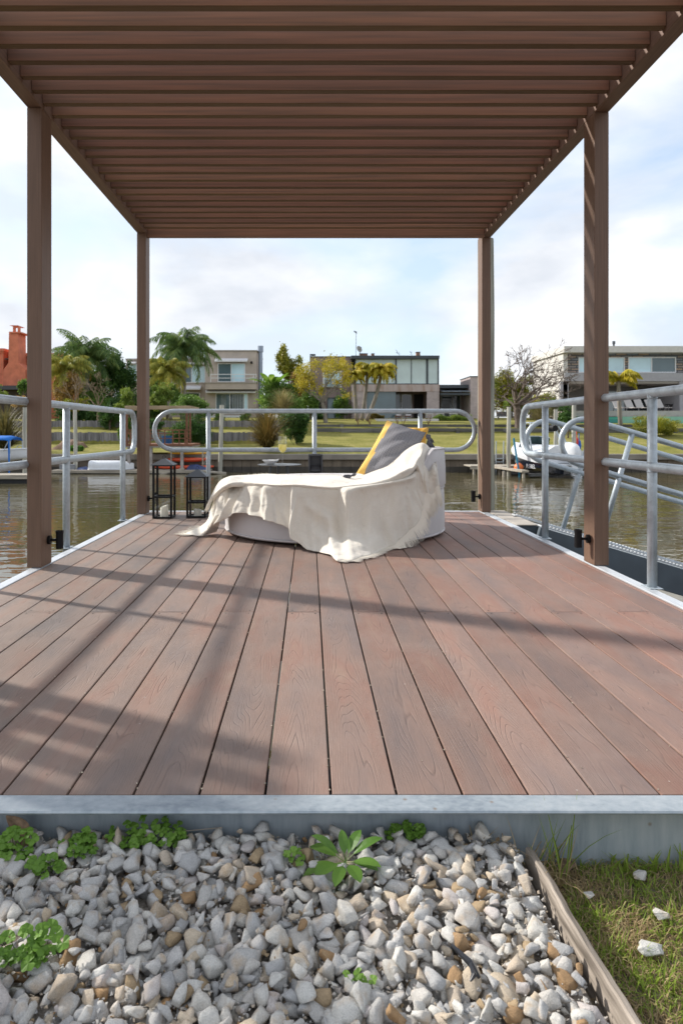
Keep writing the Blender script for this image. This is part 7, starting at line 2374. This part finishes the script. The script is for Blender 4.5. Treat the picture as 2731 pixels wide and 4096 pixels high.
# small chips and grit between the stones
chips = []
for q in range(8):
    bm = bmesh.new()
    for i in range(7):
        bm.verts.new(Vector((sr.gauss(0, 1), sr.gauss(0, 0.8), sr.gauss(0, 0.5))).normalized() * sr.uniform(0.7, 1.1))
    bmesh.ops.convex_hull(bm, input=bm.verts)
    for v in [v for v in bm.verts if not v.link_faces]: bm.verts.remove(v)
    bm.verts.index_update(); bm.verts.ensure_lookup_table()
    chips.append((np.array([v.co[:] for v in bm.verts]), [tuple(v.index for v in f.verts) for f in bm.faces])); bm.free()
cv = []; cf = []; cb = 0
for i in range(5200):
    yy = sr.uniform(0.85, 1.48); xx = sr.uniform(-0.85, edge_x(yy) - 0.006)
    V_, F_ = chips[sr.randrange(8)]; s_ = 0.0025 + 0.006 * sr.random() ** 2
    M_ = np.array(Matrix.Rotation(sr.uniform(0, 6.28), 3, 'Z') @ Matrix.Rotation(sr.gauss(0, 0.5), 3, 'X'))
    cv.append((V_ * s_) @ M_.T + np.array([xx, yy, -0.108 + sr.uniform(0, 0.012) + 0.024 * max(0, (yy - 1.22) / 0.27)])); cf.extend([tuple(a + cb for a in f) for f in F_]); cb += len(V_)
V = np.concatenate(allv)
ROCK = bpy.data.materials.new('gravel_stone'); ROCK.use_nodes = True
nn = ROCK.node_tree; b_ = nn.nodes['Principled BSDF']; b_.inputs['Roughness'].default_value = 0.9; b_.inputs['Specular IOR Level'].default_value = 0.2
geo = mk(nn, 'ShaderNodeNewGeometry')
r1 = mk(nn, 'ShaderNodeValToRGB'); e__ = r1.color_ramp.elements; r1.color_ramp.interpolation = 'CONSTANT'
cols = [(0.0, (0.50, 0.49, 0.475)), (0.13, (0.44, 0.435, 0.425)), (0.26, (0.56, 0.55, 0.52)), (0.38, (0.38, 0.38, 0.38)), (0.50, (0.49, 0.47, 0.44)), (0.60, (0.54, 0.52, 0.48)), (0.68, (0.48, 0.41, 0.33)), (0.76, (0.45, 0.44, 0.42)), (0.82, (0.50, 0.46, 0.44)), (0.875, (0.36, 0.27, 0.17)), (0.92, (0.52, 0.44, 0.34)), (0.965, (0.34, 0.22, 0.12))]
e__[0].position = 0; e__[0].color = cols[0][1] + (1,); e__[1].position = cols[-1][0]; e__[1].color = cols[-1][1] + (1,)
for p_, c_ in cols[1:-1]:
    x_ = e__.new(p_); x_.color = c_ + (1,)
ln(nn, geo.outputs['Random Per Island'], r1.inputs['Fac'])
sh = mk(nn, 'ShaderNodeVectorMath', operation='MULTIPLY_ADD')
cx3 = mk(nn, 'ShaderNodeCombineXYZ'); ln(nn, geo.outputs['Random Per Island'], cx3.inputs[0]); cx3.inputs[1].default_value = 1
sc3 = mk(nn, 'ShaderNodeVectorMath', operation='SCALE'); sc3.inputs['Scale'].default_value = 40
ln(nn, cx3.outputs[0], sc3.inputs[0])
ad3 = mk(nn, 'ShaderNodeVectorMath', operation='ADD'); ln(nn, geo.outputs['Position'], ad3.inputs[0]); ln(nn, sc3.outputs[0], ad3.inputs[1])
t1 = mk(nn, 'ShaderNodeTexNoise'); t1.inputs['Scale'].default_value = 60; t1.inputs['Detail'].default_value = 6; t1.inputs['Roughness'].default_value = 0.7
ln(nn, ad3.outputs[0], t1.inputs['Vector'])
t2 = mk(nn, 'ShaderNodeTexNoise'); t2.inputs['Scale'].default_value = 420; t2.inputs['Detail'].default_value = 3; t2.inputs['Roughness'].default_value = 0.7
ln(nn, ad3.outputs[0], t2.inputs['Vector'])
hs = mk(nn, 'ShaderNodeHueSaturation')
v_ = mth(nn, 'ADD', mth(nn, 'MULTIPLY', t1.outputs['Fac'], 0.5), mth(nn, 'MULTIPLY_ADD', t2.outputs['Fac'], 0.9, 0.30))
ln(nn, v_, hs.inputs['Value'])
# iron staining on parts of some stones
t3 = mk(nn, 'ShaderNodeTexNoise'); t3.inputs['Scale'].default_value = 28; t3.inputs['Detail'].default_value = 4; ln(nn, ad3.outputs[0], t3.inputs['Vector'])
st = mk(nn, 'ShaderNodeMapRange'); st.inputs['From Min'].default_value = 0.54; st.inputs['From Max'].default_value = 0.70; st.inputs['To Max'].default_value = 0.6
ln(nn, t3.outputs['Fac'], st.inputs['Value'])
mxx = mk(nn, 'ShaderNodeMixRGB'); mxx.inputs['Color2'].default_value = (0.44, 0.32, 0.20, 1)
ln(nn, st.outputs[0], mxx.inputs['Fac']); ln(nn, r1.outputs['Color'], mxx.inputs['Color1']); ln(nn, mxx.outputs['Color'], hs.inputs['Color'])
ln(nn, hs.outputs['Color'], b_.inputs['Base Color'])
bpn = mk(nn, 'ShaderNodeBump'); bpn.inputs['Strength'].default_value = 0.8; bpn.inputs['Distance'].default_value = 0.0022
ln(nn, mth(nn, 'ADD', t2.outputs['Fac'], t1.outputs['Fac']), bpn.inputs['Height']); ln(nn, bpn.outputs['Normal'], b_.inputs['Normal'])
def npmesh(name, V, Fc, m, kind, smooth=False, label=None):
    me = bpy.data.meshes.new(name); me.from_pydata(V.tolist(), [], Fc); me.materials.append(m)
    if smooth: me.polygons.foreach_set('use_smooth', [True] * len(me.polygons))
    o = bpy.data.objects.new(name, me); C.objects.link(o); o['kind'] = kind
    if label: o['label'] = label
    return o
npmesh('grit', np.concatenate(cv), cf, ROCK, 'stuff', label='small chips and grit lying between the stones')
gb = G().add([(-1.3, 0.6, -0.122), (0.46, 0.6, -0.122), (0.452, 1.22, -0.120), (-1.3, 1.22, -0.120), (0.44, 1.491, -0.098), (-1.3, 1.491, -0.098)], [(0, 1, 2, 3), (3, 2, 4, 5)]).build('grit_bed', mat('grit_bed', (0.30, 0.27, 0.235), 0.95, var=0.35, vscale=160, bump=0.8, bscale=220, bdist=0.004)); gb['kind'] = 'structure'; gb['label'] = 'dusty grit under the gravel'
npmesh('gravel', V, allf, ROCK, 'stuff', smooth=True, label='coarse pale crushed stone with some tan and rusty pieces')

# single stones among the grass
for i, (px_, py_, s, lb) in enumerate(((2560, 3500, 0.018, 'grey stone in the shaded weeds below the channel, nearest the deck'), (2645, 3652, 0.019, 'pale rounded stone lying alone in the grass'), (2600, 3790, 0.025, 'flat grey stone sunk in the grass, the lowest one'), (2352, 3577, 0.014, 'tiny pale stone in the grass near the edging board'))):
    p = PZ(px_, py_, -0.125); V_, F_ = protos[(i * 5 + 2) % len(protos)]
    g = G().add([tuple(Vector(v) * s + p) for v in V_], F_)
    tag(g.build('stone', ROCK), lb, 'stone', 'loose stones in the grass')

# grass patch on the right
def grassblades(x0, x1, y0, y1, n, hmin, hmax, w, zb, lean=0.5, clump_=None):
    x = vr.uniform(x0, x1, n); y = vr.uniform(y0, y1, n)
    if clump_ is not None:
        den = np.array([0.5 + 0.5 * math.sin(a * 23 + 1.7 * math.sin(b * 17)) * math.cos(b * 19 + a * 7) for a, b in zip(x, y)])
        keep = vr.uniform(0, 1, n) < (den if clump_ > 0 else 1 - den) ; x = x[keep]; y = y[keep]
    n = len(x)
    az = vr.uniform(0, 6.283, n); h = vr.uniform(hmin, hmax, n); l = vr.uniform(0.1, 1, n) * lean
    d = np.stack([np.cos(az), np.sin(az), np.zeros(n)], 1); s = np.stack([-np.sin(az), np.cos(az), np.zeros(n)], 1) * (w * vr.uniform(0.6, 1.2, n))[:, None]
    b = np.stack([x, y, np.full(n, zb)], 1)
    m1 = b + d * (h * l * 0.35)[:, None] + np.array([0, 0, 1]) * (h * 0.6)[:, None]
    t = b + d * (h * l * 1.0)[:, None] + np.array([0, 0, 1]) * (h * (1 - 0.45 * l))[:, None]
    V = np.stack([b - s, b + s, m1 + s * 0.8, m1 - s * 0.8, t], 1).reshape(-1, 3)
    Fc = []
    for i in range(n):
        k = 5 * i; Fc += [(k, k + 1, k + 2, k + 3), (k + 3, k + 2, k + 4)]
    return V, Fc
GRS = leafmat('turf_green', [(0.12, 0.18, 0.02), (0.26, 0.36, 0.05), (0.42, 0.50, 0.10)], 0.35)
STR_ = leafmat('turf_straw', [(0.26, 0.18, 0.09), (0.46, 0.35, 0.19), (0.64, 0.53, 0.32)], 0.3)
V1, F1 = grassblades(0.49, 1.7, 0.55, 1.49, 26000, 0.018, 0.042, 0.0011, -0.152, 1.4, 1)
npmesh('grass', V1, F1, GRS, 'stuff', label='short green lawn grass beside the gravel')
V1, F1 = grassblades(0.49, 1.7, 0.55, 1.49, 34000, 0.014, 0.040, 0.0010, -0.152, 2.8, -1)
npmesh('dry_grass', V1, F1, STR_, 'stuff', label='dry straw-coloured grass mixed into the lawn')
V1, F1 = grassblades(0.49, 1.7, 0.55, 1.49, 22000, 0.006, 0.020, 0.0011, -0.150, 4.0)
npmesh('thatch', V1, F1, STR_, 'stuff', label='flattened thatch of dead stems')
# land beyond the picture on both sides keeps a thin turf
def tuft(x, y, z, n, hmin, hmax, m, label, lean=0.9, w=0.0016, rad=0.02, name='grass_tuft', cat='grass tuft', dirs=None):
    g = G()
    for i in range(n):
        az = vr.uniform(0, 6.283) if dirs is None else dirs + vr.normal() * 0.7
        L_ = vr.uniform(hmin, hmax); l = vr.uniform(0.2, 1) * lean
        p = Vector((x + vr.normal() * rad, y + vr.normal() * rad * 0.6, z)); d = Vector((math.cos(az), math.sin(az), 0)); s = Vector((-d.y, d.x, 0)) * w
        ang = 1.5 - l * 0.4; q = []; kink = vr.uniform(0.3, 1.3) * l
        for k_ in range(5):
            q.append(p.copy()); ang -= kink * 0.35; p = p + (d * math.cos(ang) + Vector((0, 0, 1)) * math.sin(ang)) * L_ / 4
        vs = []; 
        for k_ in range(5): ww_ = 1 - (k_ / 4) ** 1.5 * 0.92; vs += [q[k_] - s * ww_, q[k_] + s * ww_]
        g.add(vs, [(2 * k_, 2 * k_ + 1, 2 * k_ + 3, 2 * k_ + 2) for k_ in range(4)])
    return tag(g.build(name, m), label, cat)
p = PZ(2130, 3400, -0.11)
tuft(p.x, 1.43, -0.13, 60, 0.05, 0.13, STR_, 'dry straw tuft at the top corner of the edging board', 1.5, rad=0.035)
tuft(p.x + 0.03, 1.44, -0.13, 16, 0.09, 0.17, GRS, 'long green grass blades reaching up over the steel channel', 0.9, w=0.002, rad=0.03)
tuft(PZ(1890, 3380, -0.09).x, 1.46, -0.10, 22, 0.04, 0.08, STR_, 'small dry tuft at the foot of the channel', 1.4, rad=0.012)
for i, (px_, py_, lb) in enumerate(((2500, 3440, 'green weed shoots by the channel, left group'), (2620, 3420, 'green weed shoots by the channel, middle group'), (2715, 3400, 'green weed shoots by the channel at the right edge'))):
    p = PZ(px_, py_ + 60, -0.15); tuft(p.x, min(p.y, 1.46), -0.15, 26, 0.03, 0.065, GRS, lb, 1.0, w=0.003, rad=0.02, name='weed', cat='weed')
for i, (px_, py_, lb) in enumerate(((2400, 3700, 'bright long-bladed grass clump along the edging board, upper'), (2480, 3830, 'bright long-bladed grass clump along the edging board, middle'), (2640, 3950, 'bright long-bladed grass clump at the lower right'), (2690, 3740, 'bright grass clump above the sunk flat stone'))):
    p = PZ(px_, py_, -0.15); tuft(p.x, p.y, -0.152, 60, 0.03, 0.06, GRS, lb, 1.3, w=0.0014, rad=0.03)
# clover-like weeds
CLV = leafmat('geranium_weed', [(0.08, 0.17, 0.025), (0.16, 0.30, 0.045), (0.26, 0.42, 0.09)], 0.35, 0.45)
def weed(cx_, cy_, rx, ry, n, label, s0=0.0105, zc=-0.070, h=0.024):
    p0 = PZ(cx_, cy_, zc); g = G(); Y = p0.y
    RX = rx / F * Y; RY = ry / F * Y
    e_ = empty('weed', (p0.x, Y, zc - 0.01), label, 'weed', 'lobed-leaf weeds in the gravel')
    n = int(n * 0.8)
    stg = G()
    for i in range(n):
        a = vr.uniform(0, 6.283); q = vr.uniform(0, 1) ** 0.5
        x = p0.x + RX * q * math.cos(a); dz = RY * q * math.sin(a)
        y = min(Y + dz * 0.55 + vr.uniform(-0.008, 0.008), 1.47); z = zc + max(-0.004, dz * 0.75) + h * vr.uniform(0.15, 1) * (1 - q * 0.6)
        tl = Vector((vr.normal() * 0.35, -0.35 + vr.normal() * 0.3, 1)).normalized(); u = tl.orthogonal().normalized(); w = tl.cross(u)
        s = s0 * vr.uniform(0.65, 1.3); c = Vector((x, y, z)); a0 = vr.uniform(0, 6.28)
        pts = [c]; m_ = 20
        for k_ in range(m_):
            th = a0 + 5.6 * k_ / (m_ - 1); r_ = s * (0.72 + 0.28 * abs(math.sin((k_ / (m_ - 1)) * math.pi * 4.0)) ** 0.6)
            pts.append(c + u * math.cos(th) * r_ + w * math.sin(th) * r_ + tl * (0.12 * s * math.cos(k_ * 1.4)))
        g.add(pts, [(0, k_, k_ + 1) for k_ in range(1, m_)])
        stg.tube([c, (x * 0.7 + p0.x * 0.3, y + 0.005, zc - 0.01)], 0.0007, 3, cap=False)
    g.build('leaves', CLV, e_); stg.build('stems', CLV, e_)
weed(600, 3365, 165, 80, 75, 'leafy green weed against the channel, largest patch left of centre')
weed(320, 3400, 90, 60, 45, 'small leafy weed patch between the big patch and the left edge')
weed(60, 3420, 95, 90, 42, 'leafy weed patch at the left edge below the dead leaf', 0.012)
weed(170, 3480, 90, 40, 26, 'sparse trailing weed under the left patches')
weed(110, 3810, 150, 85, 60, 'leafy weed patch low at the left edge in the gravel', 0.011)
weed(1625, 3335, 80, 45, 45, 'leafy weed patch right of the broad-leaved plant', 0.0095)
weed(1180, 3430, 40, 30, 12, 'tiny weed left of the broad-leaved plant', 0.009)
weed(1440, 3915, 60, 30, 9, 'tiny sprout alone in the lower gravel', 0.008, -0.082, 0.012)
# broad-leaved dock-like plant
e_ = empty('broadleaf_weed', PZ(1390, 3520, -0.09), 'broad-leaved green weed in the gravel at the centre', 'weed')
g = G(); c = PZ(1380, 3450, -0.066)
for az, el, L_, W_ in ((3.0, 0.9, 0.085, 0.014), (2.6, 0.35, 0.085, 0.016), (3.7, 0.2, 0.075, 0.016), (4.4, 0.25, 0.075, 0.013), (5.1, 0.3, 0.07, 0.014), (5.8, 0.45, 0.08, 0.013), (0.2, 0.75, 0.09, 0.013), (0.9, 0.9, 0.07, 0.012), (1.7, 1.1, 0.06, 0.01), (6.1, 0.15, 0.07, 0.013), (3.3, 0.05, 0.09, 0.015)):
    bigleaf(g, c, az, el, L_, W_, 0.7, 8)
g.build('leaves', leafmat('dock_leaf', [(0.05, 0.12, 0.02), (0.10, 0.21, 0.035), (0.17, 0.29, 0.06)], 0.35, 0.4), e_)
# dead leaves
def deadleaf(c, u, w, L_, W_, label, m):
    c = Vector(c); u = Vector(u).normalized(); w = Vector(w).normalized(); nn_ = u.cross(w)
    vs = []; fs = []; n = 9
    for i in range(n + 1):
        t = i / n; ww_ = W_ * math.sin(math.pi * min(0.985, t * 0.97 + 0.015)) ** 0.8
        p = c + u * L_ * t + nn_ * 0.012 * math.sin(t * 3)
        vs += [p - w * ww_ + nn_ * ww_ * 0.35, p, p + w * ww_ + nn_ * ww_ * 0.35]
    for i in range(n):
        a = i * 3; fs += [(a, a + 1, a + 4, a + 3), (a + 1, a + 2, a + 5, a + 4)]
    o = G().add(vs, fs).build('dead_leaf', m, smooth=True); o.modifiers.new('t', 'SOLIDIFY').thickness = 0.0006
    return tag(o, label, 'leaf')
DL = mat('dead_leaf_brown', (0.20, 0.13, 0.08), 0.8, var=0.45, vscale=60)
deadleaf(PZ(118, 3385, -0.085) - Vector((0, 0.025, 0)), (-0.5, 0.1, 0.86), (0.86, -0.15, 0.5), 0.085, 0.023, 'big brown dead leaf leaning on the channel at the left edge', DL)
deadleaf(PZ(2230, 3510, -0.14), (0.9, 0.4, 0.3), (-0.3, 0.9, 0.1), 0.05, 0.016, 'curled brown dead leaf in the weeds right of the edging board', DL)
g = G(); a = PZ(1808, 3782, -0.08); b = PZ(1880, 3850, -0.074); c = PZ(1915, 3910, -0.08)
g.tube([a, b, c], [0.003, 0.006, 0.003], 5); g.tube([b, PZ(1895, 3900, -0.075), PZ(1880, 3925, -0.08)], [0.004, 0.005, 0.002], 5)
tag(g.build('plastic_scrap', mat('black_plastic', (0.015, 0.017, 0.022), 0.3)), 'twisted scrap of black plastic among the stones', 'litter')
# sticks
g = G().tube([PZ(680, 3330, -0.055), PZ(890, 3310, -0.05)], 0.0012, 5)
tag(g.build('twig', BARKG), 'thin dry twig across the weeds at the foot of the channel', 'twig')
# crumbs in the deck joints
g = G(); dr = random.Random(4)
for i in range(150):
    kx = dr.randint(-6, 7); X = 0.0476 + 0.145 * kx + dr.uniform(-0.004, 0.004); Y = 1.52 + dr.random() ** 1.6 * 2.4; s = dr.uniform(0.0008, 0.0026)
    g.lathe([(0.0002, -s), (s, 0), (0.0002, s)], (X, Y, 0.001), 4)
for i in range(60):
    s = dr.uniform(0.0008, 0.002); g.lathe([(0.0002, -s), (s, 0), (0.0002, s)], (dr.uniform(-1.1, 1.2), 1.52 + dr.random() * 2.6, 0.0015), 4)
o = g.build('debris', mat('pale_crumbs', (0.42, 0.36, 0.28), 0.9, island=0.5)); struct(o, 'tiny crumbs and seeds scattered on the boards', 'stuff')
